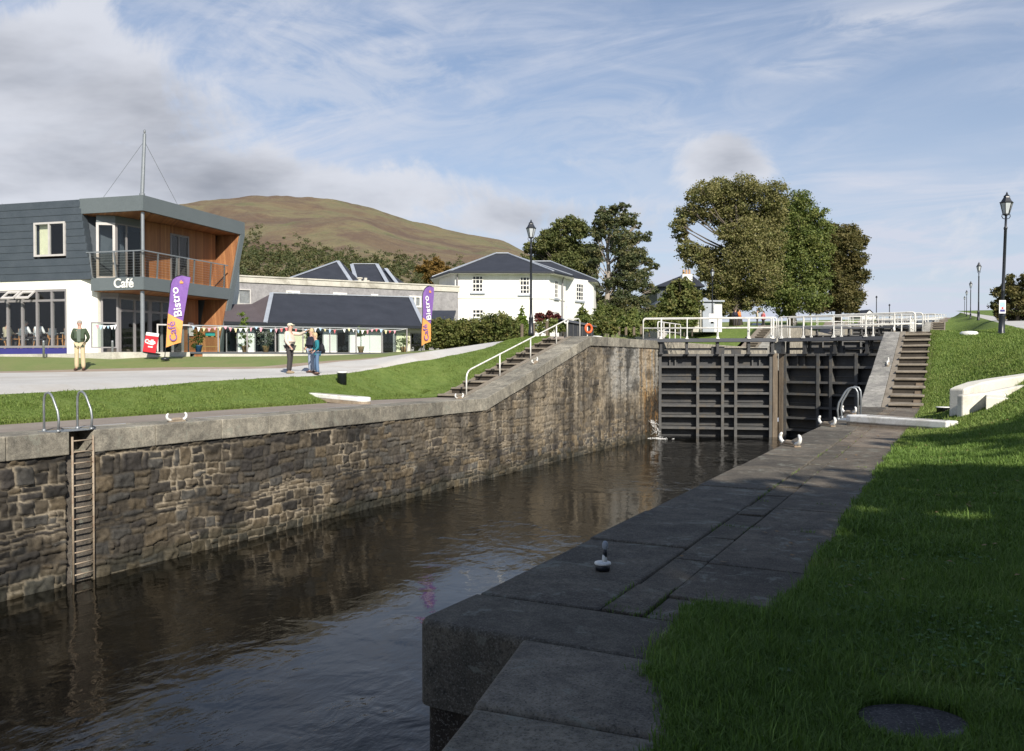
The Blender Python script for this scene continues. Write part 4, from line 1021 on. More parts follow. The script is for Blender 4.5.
DARKO = [(0.051, 0.061, 0.024), (0.088, 0.088, 0.03), (0.131, 0.111, 0.04), (0.16, 0.139, 0.051)]
PINEY = [(0.05, 0.065, 0.033), (0.076, 0.095, 0.043), (0.112, 0.122, 0.053), (0.164, 0.147, 0.065)]
HEDGE = [(0.066, 0.083, 0.023), (0.099, 0.123, 0.033), (0.141, 0.152, 0.046), (0.182, 0.165, 0.056)]
GREEN2 = [(.070, .085, .030), (.100, .120, .040), (.135, .145, .050), (.165, .160, .060)]
LIMEG = [(0.091, 0.143, 0.023), (0.143, 0.208, 0.033), (0.195, 0.247, 0.046)]
def tree(name, label, px, pyb, d, blobs, pal, n, size, bark='bark', trunk=None, seed=1, group='trees beyond the lock', depth=.55, tr=.35, limbs=True, squash=.85):
    root = PD(px, d, 0); zb = ZP(pyb, d)
    t = thing(name, label, 'tree', (root.x, root.y, zb), 0, group)
    rr_ = random.Random(seed); C_ = []; Rd = []
    xs = [b[0] for b in blobs]; mx = (min(xs)+max(xs))/2; half = (max(xs)-min(xs))/2+1
    for bx_, by_, br in blobs:
        rad = br/F*d; spread = half/F*d*depth*math.sqrt(max(.1, 1-((bx_-mx)/half)**2*.8))
        for k in range(2):
            dd = rr_.uniform(-1, 1)*spread if k == 0 else -rr_.uniform(.2, 1)*spread*.9 if rr_.random() < .5 else rr_.uniform(.2, 1)*spread
            q = PD(bx_+rr_.uniform(-2, 2), d)-root; dv = Vector((-ST, CT, 0))*dd; z = ZP(by_+rr_.uniform(-2, 2), d)-zb
            # keep angular place when moved in depth
            C_.append((q.x+dv.x, q.y+dv.y, z)); Rd.append(rad*(1. if k == 0 else .8))
    leaves('crown', C_, Rd, n, size, pal, t, seed, squash)
    top = trunk or (px, min(b[1] for b in blobs)+12)
    tp = PD(top[0], d)-root; H = ZP(top[1], d)-zb
    q = MB(); pts = [Vector((tp.x*k+rr_.uniform(-.15, .15)*(0 < k < 1), tp.y*k+rr_.uniform(-.15, .15)*(0 < k < 1), H*k-.4*(k == 0))) for k in (0, .08, .3, .5, .7, .86, 1)]
    q.tube(pts, [tr*1.35, tr, tr*.85, tr*.7, tr*.5, tr*.3, tr*.12], 9); q.build('trunk', bark, t, True)
    if limbs:
        q = MB()
        for c, r_ in zip(C_, Rd):
            c = Vector(c); k = max(.12, min(.85, (c.z-r_*.8)/H*.75)); s = pts[0].lerp(pts[-1], k); s.z = H*k
            m_ = s.lerp(c, .5)+Vector((rr_.uniform(-.3, .3), rr_.uniform(-.3, .3), -.2))
            q.tube([s, m_, c], [tr*.24, tr*.14, tr*.05], 6, False)
            for k2 in range(4):
                e = c+Vector((rr_.gauss(0, 1), rr_.gauss(0, 1), rr_.gauss(.2, .8))).normalized()*r_*.9; q.tube([m_.lerp(c, .6), c.lerp(e, .5), e], [tr*.13, tr*.09, tr*.03], 4, False)
        q.build('limb', bark, t, True)
    return t
tree('broadleaf_tree', 'huge olive brown broadleaf tree, leftmost and largest of the three big trees', 736, 322, 100,
     [(702, 197, 13), (722, 190, 15), (745, 190, 17), (765, 199, 15), (770, 217, 14), (688, 213, 11), (679, 226, 8), (708, 211, 9), (732, 211, 17), (755, 219, 18), (773, 238, 12), (745, 240, 18), (763, 255, 16), (724, 236, 11), (686, 248, 9), (694, 256, 12), (712, 258, 12),
      (735, 262, 18), (757, 278, 16), (722, 282, 17), (742, 291, 17), (760, 293, 10), (712, 296, 11), (728, 305, 13), (750, 305, 9), (704, 275, 10), (683, 236, 7), (771, 270, 8)], OLIVE, 110000, .26, 'bark', (735, 205), 3, tr=.62)
tree('broadleaf_tree', 'tall fresh green broadleaf tree, middle of the three big trees', 792, 322, 112,
     [(795, 205, 13), (780, 212, 13), (808, 215, 13), (819, 228, 11), (793, 225, 17), (777, 240, 16), (806, 242, 17), (820, 250, 11), (788, 258, 18), (812, 262, 14), (775, 270, 15), (798, 280, 17), (817, 281, 12), (779, 292, 14), (765, 297, 12), (800, 300, 15), (815, 302, 10), (785, 308, 10)], GREEN, 68000, .29, 'bark', (795, 220), 4, tr=.5)
tree('broadleaf_tree', 'dark olive rounded tree, right of the three big trees', 838, 320, 118,
     [(833, 232, 10), (846, 234, 10), (856, 243, 9), (838, 247, 13), (856, 259, 9), (842, 266, 14), (860, 278, 8), (847, 283, 13), (830, 280, 11), (857, 296, 9), (840, 299, 13), (826, 302, 10), (829, 258, 9), (850, 308, 7), (815, 306, 8)], DARKO, 64000, .29, 'bark', (840, 245), 5, tr=.45)
tree('small_tree', 'small bushy olive green tree in front of the dark roofed house', 677, 330, 78,
     [(680, 288, 11), (690, 297, 10), (671, 299, 10), (682, 306, 12), (664, 310, 9), (675, 315, 10), (692, 311, 9), (660, 318, 8), (686, 319, 8)], HEDGE, 14000, .28, 'bark', (680, 295), 6, tr=.15)
tree('sparse_tree', 'tall dark open crowned tree with a pale bare trunk right of the white house', 606, 330, 76,
     [(603, 214, 7), (616, 210, 7), (624, 209, 6), (600, 224, 8), (612, 224, 8), (626, 222, 9), (636, 224, 5), (597, 236, 9), (618, 238, 10), (632, 238, 9), (644, 238, 6), (598, 250, 9), (622, 253, 11), (637, 253, 9), (647, 261, 7), (655, 266, 5), (594, 262, 7), (628, 268, 12), (643, 275, 8), (595, 274, 6), (616, 280, 11), (634, 284, 11), (650, 289, 7), (622, 297, 12), (640, 300, 9), (610, 306, 9), (629, 312, 10), (648, 310, 7), (597, 296, 7)], PINEY, 44000, .21, 'bark_pale', (608, 213), 7, tr=.26, squash=.7)
tree('broadleaf_tree', 'olive leafed tree rising behind the roof of the white house', 562, 320, 92,
     [(558, 230, 8), (570, 226, 8), (578, 234, 9), (548, 238, 9), (563, 242, 11), (539, 247, 8), (553, 254, 12), (575, 250, 12), (588, 254, 9), (568, 264, 13), (586, 270, 10), (543, 262, 10), (530, 250, 6), (527, 262, 7), (584, 284, 10), (594, 262, 7)], GREEN2, 48000, .24, 'bark', (563, 240), 8, tr=.4)
tree('broadleaf_tree', 'dark bushy tree at the right edge beside the road', 1016, 330, 62,
     [(1010, 285, 8), (1022, 281, 9), (1005, 295, 8), (1018, 298, 11), (1033, 290, 12), (1001, 306, 7), (1012, 310, 9), (1030, 308, 12), (1048, 300, 12), (1022, 318, 8), (1050, 316, 10), (1000, 315, 5)], DARKO, 20000, .2, 'bark', (1018, 292), 9, tr=.16)
tree('broadleaf_tree', 'dark tree top peeping over the roof of the café at the left edge', -8, 330, 90, [(-8, 210, 8), (3, 209, 5), (-22, 206, 10), (-5, 222, 10), (-20, 230, 14)], DARKO, 5000, .35, 'bark', (-8, 215), 10, tr=.3)
# trees on the near right bank, out of the frame: they throw the shade in the foreground
def shade_tree(label, x, y, h, w, seed):
    t = thing('shade_tree', label, 'tree', (x, y, zr(min(x, 5), y)-.1), 0, 'trees behind the camera')
    r_ = random.Random(seed); Cs = []; Rs = []
    for i in range(30):
        a = r_.uniform(0, 6.28); k = r_.random()**.5; z = r_.uniform(.16, .92); rad = w*math.sin(math.pi*min(1, max(.12, z)))**.6*.75*k
        Cs.append((rad*math.cos(a), rad*math.sin(a), h*z)); Rs.append(w*r_.uniform(.26, .42))
    leaves('crown', Cs, Rs, 14000, .5, GREEN, t, seed)
    q = MB(); q.tube([(0, 0, -.3), (0, 0, h*.3), (.2, .1, h*.6), (0, 0, h*.9)], [.4, .33, .2, .05], 9); q.build('trunk', 'bark', t, True)
# ------------------------------------------------------------------ hedges and shrubs
def shrub(name, label, blobs, d, pal, n, size, seed, group=None, squash=.95, pyb=338):
    """rounded shrub from blobs (px, py, radius px)"""
    c0 = PD(sum(b[0] for b in blobs)/len(blobs), d, ZP(pyb, d)); rr_ = random.Random(seed)
    t = thing(name, label, 'shrub' if 'hedge' not in name else 'hedge', tuple(c0), 0, group)
    Cs = []; Rs = []
    for x, y, r_ in blobs:
        q = PD(x, d, ZP(y, d))-c0; Cs.append(tuple(q)); Rs.append(r_/F*d)
        for k in range(2):
            e = q+Vector((-ST, CT, 0))*rr_.uniform(-.8, .8)*r_/F*d; Cs.append(tuple(e)); Rs.append(r_/F*d*.9)
    leaves('foliage', Cs, Rs, n, size, pal, t, seed, squash, .80, lump=.5)
    q = MB()
    for i, (x, y, r_) in enumerate(blobs):
        q.tube([Vector((Cs[i*3][0], Cs[i*3][1], -.2)), Vector(Cs[i*3])], [.07, .03], 5)
    q.build('stem', 'bark', t)
    return t
hx = [(415, 333, 11), (428, 336, 11), (440, 329, 10), (450, 331, 11), (463, 330, 11), (474, 331, 11)]
shrub('hedge', 'long clipped dark green hedge behind the right banner', hx+[(x, 338, 10) for x in range(408, 482, 9)], 48, HEDGE, 46000, .14, 21, pyb=349)
shrub('hedge', 'large rounded clipped bush at the right end of the hedge', [(489, 329, 13), (500, 327, 13), (510, 331, 12), (495, 335, 12), (507, 338, 9), (486, 338, 9)], 47, HEDGE, 32000, .14, 22, pyb=349)
def conifer(label, px, d, ptop, pbot, wpx, pal, seed):
    z0, z1 = ZP(pbot, d), ZP(ptop, d); h = z1-z0; w = wpx/F*d*.72; t = thing('conifer_shrub', label, 'shrub', tuple(PD(px, d, z0)), 0, 'small conical conifers')
    Cs = []; Rs = []
    for k in range(9):
        f = k/8; Cs.append((0, 0, h*(.1+.82*f))); Rs.append(max(.12, w*(1-f*.80)*(.8 if k == 0 else 1)))
    leaves('foliage', Cs, Rs, 11000, .12, pal, t, seed, 1.1, .8, lump=.35); MB().tube([(0, 0, -.1), (0, 0, h*.6)], .05, 6).build('trunk', 'bark', t)
conifer('bright yellow green conical conifer left of the lamp post', 522, 52, 306, 338, 11, LIMEG, 31)
conifer('green conical conifer at the right corner of the white house', 583, 60, 303, 332, 14, GREEN, 32)
conifer('tall narrow green conifer just right of the white house', 599, 62, 299, 332, 13, GREEN, 33)
conifer('pointed green conifer beyond the lifebuoy and the shrubs', 633, 66, 306, 330, 14, GREEN, 34)
shrub('shrub', 'dark red leaved shrub before the white house wall', [(540, 318, 5), (549, 317, 5.5), (556, 320, 5)], 55, [(.06, .012, .015), (.12, .03, .03), (.16, .06, .05)], 4000, .14, 35, pyb=338)
shrub('shrub', 'low pale green hedge behind the wire fence', [(548, 326, 6), (556, 326, 7), (540, 328, 6), (563, 328, 5)], 50, GREEN, 4000, .12, 36, pyb=338)
for i, (lab, bl, dd) in enumerate((('low green shrub just behind the orange lifebuoy', [(602, 324, 8), (610, 327, 7)], 52), ('wide green shrub left of the gate railings', [(622, 325, 8), (631, 328, 8)], 54), ('dark green shrub at the foot of the sparse tree', [(615, 316, 9), (607, 312, 8)], 64), ('rounded green shrub behind the left end of the gate railing', [(641, 325, 8), (649, 322, 9)], 58), ('leafy shrub below the small bushy tree', [(660, 322, 9), (672, 324, 8)], 68), ('green shrub between the small tree and the kiosk', [(684, 323, 7), (692, 322, 6)], 72))):
    shrub('shrub', lab, bl, dd, GREEN if i % 2 else HEDGE, 4500, .16, 40+i, 'garden shrubs behind the far quay', pyb=334)
# woods on the lower slopes
def woods():
    r = np.random.default_rng(5); Cs = []; Rs = []; n = 0
    for i in range(5200):
        px = r.uniform(-100, 640); d = r.uniform(300, 1450)
        z = hillz(px, d); py = 361-(z-EYE)*F/d
        lim = np.interp(px, [-100, 150, 240, 300, 350, 400, 430, 520, 640], [225, 232, 236, 244, 255, 256, 262, 285, 305])
        if py < lim+r.uniform(-3, 9)*1.0 or (px > 470 and r.random() < .5): continue
        v = PD(px, d); rad = r.uniform(3.5, 7.0)*(.7+d/1500); Cs.append((v.x, v.y, z+rad*.7)); Rs.append(rad)
    pal = [(.052, .066, .026), (.068, .084, .032), (.085, .098, .038), (.115, .102, .044), (.105, .122, .056)]
    stuff(tag(leaves('woodland', Cs, Rs, 380000, 1.7, pal, None, 6, .95, .7), 'dark green woodland clothing the lower slopes of the brown hill', 'woodland'))
woods()
tree('broadleaf_tree', 'autumn orange tree beyond the left corner of the white house', 432, 330, 110, [(425, 268, 8), (436, 265, 8), (430, 277, 9), (443, 274, 7)], [(.10, .07, .02), (.16, .10, .03), (.20, .12, .03)], 5000, .35, 'bark', (432, 268), 12, tr=.25)
# ------------------------------------------------------------------ the café
def P2(q, pts, z0, z1):
    """prism from an outline (any order made counter-clockwise)"""
    A = sum(pts[i-1][0]*pts[i][1]-pts[i][0]*pts[i-1][1] for i in range(len(pts)))
    if A < 0: pts = pts[::-1]
    f0 = z0 if callable(z0) else (lambda x, y: z0); f1 = z1 if callable(z1) else (lambda x, y: z1)
    q.poly([(x, y, f0(x, y)) for x, y in pts], [(x, y, f1(x, y)) for x, y in pts]); return q
UANG = YAW+math.atan2(-.27, .963)
o0 = RD(-16.1, 37.6)
cf = thing('cafe_building', 'two storey café with dark slate cladding above white walls and a timber lined corner balcony', 'building', (o0.x, o0.y, 0), UANG)
cfM = Matrix.Translation((o0.x, o0.y, 0)) @ Matrix.Rotation(UANG, 4, 'Z')
def mk(name, mat, fn, parent=None, bevel=0): q = MB(); fn(q); return q.build(name, mat, parent or cf, bevel=bevel)
ZG, ZS0, ZS1, ZR0, ZR1 = 1.62, 4.42, 4.98, 7.86, 8.50
# upper slate storey with window opening (a = 5.79..4.07)
def slate(q):
    rows = 11; x0 = -18.
    for i in range(rows):       # overlapping courses of slates
        z0 = ZS1-.03+(ZR1-ZS1+.03)*i/rows; z1 = ZS1-.03+(ZR1-ZS1+.03)*(i+1)/rows
        xr = -2.67-.63*(i+.5)/rows
        segs = [(x0, xr)] if z1 < 6.02 or z0 > 7.53 else [(x0, -5.82), (-4.04, xr)]
        for a, b_ in segs: q.hexa([(a, -.045, z0), (b_, -.045, z0), (b_, .3, z0), (a, .3, z0)], [(a, -.025, z1), (b_, -.025, z1), (b_, .3, z1), (a, .3, z1)])
    q.box(-5.82, -4.04, -.03, .3, 7.50, 7.62); 
mk('slate_wall', 'slate_clad', slate)
mk('slate_return', 'slate_clad', lambda q: q.hexa([(-2.95, .3, ZS1), (-2.72, .3, ZS1), (-2.1, 1.6, ZS1), (-2.3, 1.7, ZS1)], [(-3.5, .3, ZR0), (-3.32, .3, ZR0), (-2.5, 1.6, ZR0), (-2.7, 1.7, ZR0)]))
mk('roof', 'fascia_grey', lambda q: (P2(q, [(-3.3, -.03), (0.05, -.03), (0.05, 7.75), (-18, 9.5), (-18, .31), (-3.3, .31)], ZR0, lambda x, y: ZR1+.03)))
mk('soffit', 'cedar', lambda q: P2(q, [(-3.25, .02), (-.05, .02), (-.05, 7.3), (-2.5, 7.4)], ZR0-.03, ZR0-.003))
mk('balcony_slab', 'fascia_grey', lambda q: P2(q, [(-2.72, -.03), (.05, -.03), (.05, 6.5), (-3, 6.5), (-3, .31), (-2.72, .31)], ZS0, ZS1))
mk('slab_soffit', 'cedar', lambda q: P2(q, [(-2.6, .02), (-.05, .02), (-.05, 6.), (-2.5, 6.)], ZS0-.03, ZS0-.003))
# leaning end wall, cedar lined
def lean(q, x0, x1, d0, d1):
    L = lambda z: 5.35+(7.32-5.35)*(z-ZG)/(ZR0-ZG)
    z0, z1 = ZG-.4, ZR0-.004
    q.hexa([(x0, L(z0)+d0, z0), (x1, L(z0)+d0, z0), (x1, L(z0)+d1, z0), (x0, L(z0)+d1, z0)], [(x0, L(z1)+d0, z1), (x1, L(z1)+d0, z1), (x1, L(z1)+d1, z1), (x0, L(z1)+d1, z1)])
mk('end_wall', 'fascia_grey', lambda q: lean(q, -6, .053, .06, .42))
mk('end_lining', 'cedar', lambda q: lean(q, -1.3, -.03, 0., .057))
# white ground storey, window opening a = 8.9..4.07, z 1.9..4.54
def white(q):
    q.box(-18, -3.3, 0, .3, 4.54, ZS1-.035); q.box(-4.07, -3.3, 0, .3, ZG-.2, 4.54); q.box(-18, -9.7, 0, .3, ZG-.2, 4.54)
    q.hexa([(-3.3, 0, ZG-.2), (-2.72, .36, ZG-.2), (-2.72, .7, ZG-.2), (-3.3, .3, ZG-.2)], [(-3.3, 0, ZS1-.035), (-2.72, .36, ZS1-.035), (-2.72, .7, ZS1-.035), (-3.3, .3, ZS1-.035)])
mk('white_wall', 'cafe_render', white)
mk('plinth', 'blue_band', lambda q: q.box(-18, -4.07, -.02, .3, ZG-.4, 1.88))
mk('back_wall', 'cafe_render', lambda q: (q.box(-18, -1.3, 7.5, 9.3, ZG-.5, ZR0), q.box(-18.2, -18, 0, 9.3, ZG-.5, ZR1)))
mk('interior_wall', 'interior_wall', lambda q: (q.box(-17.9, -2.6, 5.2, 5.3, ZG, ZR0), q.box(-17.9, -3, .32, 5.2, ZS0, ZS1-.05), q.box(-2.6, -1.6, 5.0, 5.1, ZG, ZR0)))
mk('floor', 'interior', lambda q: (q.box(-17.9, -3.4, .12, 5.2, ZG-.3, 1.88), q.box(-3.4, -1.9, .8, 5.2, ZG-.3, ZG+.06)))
def window(par, a0, a1, z0, z1, y, vb=(), hb=(), fr=.07, mat='frame_light', dep=.09, gm='glass', nm='window'):
    q = MB(); q.box(a0, a1, y-dep/2, y+dep/2, z0, z0+fr); q.box(a0, a1, y-dep/2, y+dep/2, z1-fr, z1)
    q.box(a0, a0+fr, y-dep/2, y+dep/2, z0+fr, z1-fr); q.box(a1-fr, a1, y-dep/2, y+dep/2, z0+fr, z1-fr)
    cuts = [z0+fr]+[h for h in hb]+[z1-fr]
    for v in vb:
        q.box(v-fr/2, v+fr/2, y-dep/2, y+dep/2, z0+fr, z1-fr)
    xs = [a0+fr]+[c for v in vb for c in (v-fr/2, v+fr/2)]+[a1-fr]
    for h in hb:
        for i in range(0, len(xs), 2): q.box(xs[i], xs[i+1], y-dep/2+.004, y+dep/2-.004, h-fr/2, h+fr/2)
    w = q.build(nm, mat, par)
    g = MB(); g.box(a0+fr, a1-fr, y-.006, y+.006, z0+fr, z1-fr); g.build('pane', gm, w); return w
w = window(cf, -5.79, -4.07, 6.02, 7.56, -.03, (-4.95,), (), .085, 'frame_light', .10)
mk('curtain', 'curtain', lambda q: (q.box(-5.68, -5.15, .16, .2, 6.05, 7.5), q.box(-4.25, -4.12, .16, .2, 6.05, 7.5)), w)
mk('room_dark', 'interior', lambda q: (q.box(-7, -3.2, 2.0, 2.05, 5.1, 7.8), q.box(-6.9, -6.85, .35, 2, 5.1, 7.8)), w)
gb = [-9.05, -8.22, -7.39, -6.56, -5.73, -4.90]
w = window(cf, -9.7, -4.07, 1.90, 4.54, .06, gb[:], (4.04,), .10, 'frame_grey', .12)
for i, (a, b_) in enumerate(((-7.34, -6.61), (-6.51, -5.78))):    # open top lights
    q = MB(); q.box(a, b_, -.30, -.26, 0, .06); q.box(a, b_, .0, .04, .0, .06)
    q = MB()
    def sl(x0, x1, k0, k1): q.hexa([(x0, -.42+.44*k0-.0, 4.12+.36*k0-.02), (x1, -.42+.44*k0, 4.12+.36*k0-.02), (x1, -.42+.44*k1, 4.12+.36*k1-.02), (x0, -.42+.44*k1, 4.12+.36*k1-.02)], [(x0, -.44+.44*k0, 4.12+.36*k0+.03), (x1, -.44+.44*k0, 4.12+.36*k0+.03), (x1, -.44+.44*k1, 4.12+.36*k1+.03), (x0, -.44+.44*k1, 4.12+.36*k1+.03)])
    sl(a, b_, 0, .2); sl(a, b_, .8, 1); sl(a, a+.09, .2, .8); sl(b_-.09, b_, .2, .8); l = q.build('top_light', 'frame_light', w); 
# corner glazing on both floors: segments of a polyline
def seg(par, p0, p1, z0, z1, name, vb=(), hb=(), **k):
    """a window laid along an oblique plan line (built in its own frame, baked into the café frame)"""
    a = Vector((*p0, 0)); b_ = Vector((*p1, 0)); L = (b_-a).length; ang = math.atan2(b_.y-a.y, b_.x-a.x)
    w = window(par, 0, L, z0, z1, 0, [v*L for v in vb], hb, nm=name, **k)
    m = Matrix.Translation(a) @ Matrix.Rotation(ang, 4, 'Z')
    w.data.transform(m)
    for c in kids(w): c.data.transform(m)
    return w
def wseg(p0, p1, z0, z1, name, mat, th=.08):
    a = Vector((*p0, 0)); b_ = Vector((*p1, 0)); L = (b_-a).length; ang = math.atan2(b_.y-a.y, b_.x-a.x)
    q = MB(); q.box(0, L, 0, th, z0, z1); o = q.build(name, mat, cf); o.data.transform(Matrix.Translation(a) @ Matrix.Rotation(ang, 4, 'Z')); return o
A0, A1, A2, A3, A4, A5, A6 = (-2.68, .28), (-1.95, .62), (-1.68, 2.0), (-1.50, 3.1), (-1.40, 3.65), (-1.28, 4.9), (-1.12, 6.9)
seg(cf, A0, A1, ZS1, 7.5, 'balcony_door', fr=.11, mat='frame_light'); seg(cf, (-1.95, .64), A2, ZS1, 7.5, 'balcony_window', vb=(.4,), fr=.06, mat='frame_grey')
wseg(A2, A4, ZS1, ZR0-.05, 'cedar_wall', 'cedar'); seg(cf, A4, A5, ZS1, 7.45, 'balcony_window', vb=(.45,), fr=.08, mat='frame_grey'); wseg(A5, A6, ZS1, ZR0-.05, 'cedar_wall', 'cedar')
wseg(A0, A1, 7.5, ZR0-.04, 'cedar_wall', 'fascia_grey'); wseg(A1, A2, 7.5, ZR0-.04, 'cedar_wall', 'fascia_grey'); wseg(A4, A5, 7.45, ZR0-.04, 'cedar_wall', 'cedar')
B0, B1, B2, B3, B4 = (-2.66, .5), (-2.05, .9), (-1.75, 2.6), (-1.35, 4.55), (-1.25, 5.6)
seg(cf, B0, B1, ZG, 4.2, 'glazed_door', fr=.09, mat='frame_grey'); seg(cf, B1, B2, ZG, 4.2, 'glazed_door', vb=(.5,), hb=(3.6,), fr=.10, mat='frame_grey'); seg(cf, B2, B3, ZG, 4.2, 'glazed_door', vb=(.34, .67), hb=(3.6,), fr=.10, mat='frame_grey')
for a, b_ in ((B0, B1), (B1, B2), (B2, B3)): wseg(a, b_, 4.2, ZS0-.04, 'lintel', 'frame_grey')
wseg(B3, B4, ZG+.09, ZS0-.04, 'cedar_wall', 'cedar')
mk('column', 'steel', lambda q: (q.lathe([(.09, ZG-.2), (.09, ZS0-.04)], 14, (-.22, .22, 0)), q.lathe([(.075, ZS1), (.075, ZR0-.03)], 14, (-.15, .18, 0))))
mk('wall_lamp', 'steel', lambda q: (q.lathe([(.05, 6.75), (.06, 6.8), (.06, 7.1), (.05, 7.15)], 10, (-1.28, 5.9, 0)), q.box(-1.45, -1.3, 5.88, 5.92, 6.9, 6.95)))
mk('notice_board', 'poster', lambda q: (q.box(-1.30, -1.24, 4.85, 5.2, 2.55, 3.2),))
# balcony balustrade
bal = mk('balustrade', 'steel', lambda q: (q.box(-2.95, .04, -.06, -.0, 6.10, 6.15), q.box(-.02, .05, 0.0, 6.25, 6.10, 6.15)))
for x, y, lx, ly in ((-2.62, -.02, -.14, -.02), (-1.35, -.02, -.13, -.02), (-.45, -.02, 0, 0), (0, .9, .0, .10), (0, 2.2, 0, .10), (0, 3.5, .0, .1), (0, 4.8, 0, .1), (0, 5.95, 0, .06)):
    q = MB(); q.beam((x-lx*0-(-.0), y, ZS1), (x+lx, y+ly, 6.10), .09, .03, (1, 0, 0)); q.build('baluster', 'steel', bal)
M['mesh_infill'] = M_('mesh_infill', glass_f((.86, .84, .80), .0))
q = MB(); q.box(-2.7, -.05, -.035, -.03, ZS1+.06, 6.06); q.box(.01, .015, 0, 6.1, ZS1+.06, 6.06); q.build('mesh_panel', 'mesh_infill', bal)
q = MB()
for i in range(9): z = ZS1+.10+i*.115; q.tube([(-2.7, -.04, z), (0, -.04, z), (.02, 0, z), (.02, 6.1, z)], .0035, 4)
q.build('wire', 'steel', bal)
# mast and stays
mst = mk('mast', 'steel', lambda q: (q.lathe([(.12, ZR1), (.12, ZR1+.12), (.085, ZR1+.15), (.07, 11.2), (.03, 11.22), (.05, 11.3), (.05, 11.36), (.02, 11.4)], 12, (0, 0, 0))))
mst.location = (-.12, .12, 0); mst.data.transform(Matrix.Shear('XY', 4, (.0, .0)))
for v in mst.data.vertices: v.co.x += (v.co.z-ZR1)*.055
for tx, ty in ((-2.2, .15), (-.15, 2.6)):
    q = MB(); q.tube([(.03, .1, 10.9), (tx, ty, ZR1+.04)], .009, 5); q.build('stay', 'steel', cf)
# lettering on the slab
text('lettering', 'Café', .56, 'white_paint', cf, Matrix.Translation((-.98, -.045, 4.70)) @ Matrix.Rotation(R(90), 4, 'X'), .012, .01, 1.0)
# interior furniture and guests in the window
def chair(x, y, rz, label, wood=True):
    t = thing('chair', label, 'chair', tuple(cfM @ Vector((x, y, 1.88))), UANG+rz, 'chairs in the café window')
    mt = 'pine_wood'
    MB().box(-.21, .21, -.21, .21, .43, .47).build('seat', mt, t); q = MB(); q.box(-.21, .21, .19, .23, .6, .92); q.build('backrest', 'steel', t)
    for a in (-1, 1):
        for b_ in (-1, 1): MB().tube([(a*.22, b_*.23, 0), (a*.17, b_*.18, .43)], .02, 6).build('leg', mt, t)
        MB().tube([(a*.19, .2, .45), (a*.19, .22, .92)], .018, 6).build('back_post', mt, t)
def table(x, y, label):
    t = thing('table', label, 'table', tuple(cfM @ Vector((x, y, 1.88))), UANG, 'tables in the café window')
    MB().box(-.6, .6, -.38, .38, .71, .75).build('tabletop', 'frame_light', t, bevel=.01)
    for a in (-1, 1):
        for b_ in (-1, 1): MB().tube([(a*.52, b_*.3, 0), (a*.52, b_*.3, .71)], .022, 6).build('leg', 'pine_wood', t)
table(-8.3, 1.5, 'pale café table behind the far left window panes'); table(-6.8, 1.5, 'pale café table behind the middle window panes'); table(-5.0, 1.6, 'pale café table behind the right hand window panes')
for x, y, rz, lab in ((-8.7, .75, R(180), 'pine chair with its back to the glass, leftmost in the window'), (-7.9, .8, R(170), 'pine chair second from the left in the café window'), (-7.1, .75, R(180), 'pine chair in the middle of the café window'), (-6.3, .8, R(190), 'pine chair right of the middle of the café window'), (-5.35, .7, R(185), 'pale high backed chair in the right half of the café window'), (-4.6, .85, R(170), 'pine chair nearest the white corner of the café')):
    chair(x, y, rz, lab)

# ------------------------------------------------------------------ people
def skin(name, J, E, mat, parent=None, sub=1):
    """J: name -> (x, y, z, rx, ry); E: edges; grown with the Skin modifier, then baked"""
    ks = list(J); me = bpy.data.meshes.new('t'); me.from_pydata([J[k][:3] for k in ks], [(ks.index(a), ks.index(b_)) for a, b_ in E], []); me.update()
    o = bpy.data.objects.new('t', me); C.objects.link(o)
    m = o.modifiers.new('s', 'SKIN'); m.use_smooth_shade = True
    for i, k in enumerate(ks):
        sv = me.skin_vertices[0].data[i]; sv.radius = J[k][3:5]; sv.use_root = (i == 0)
    s = o.modifiers.new('u', 'SUBSURF'); s.levels = sub; s.render_levels = sub
    bpy.context.view_layer.update()
    m2 = bpy.data.meshes.new_from_object(o.evaluated_get(bpy.context.evaluated_depsgraph_get())); bpy.data.objects.remove(o)
    m2.materials.clear(); return link(name, m2, mat, parent, True)
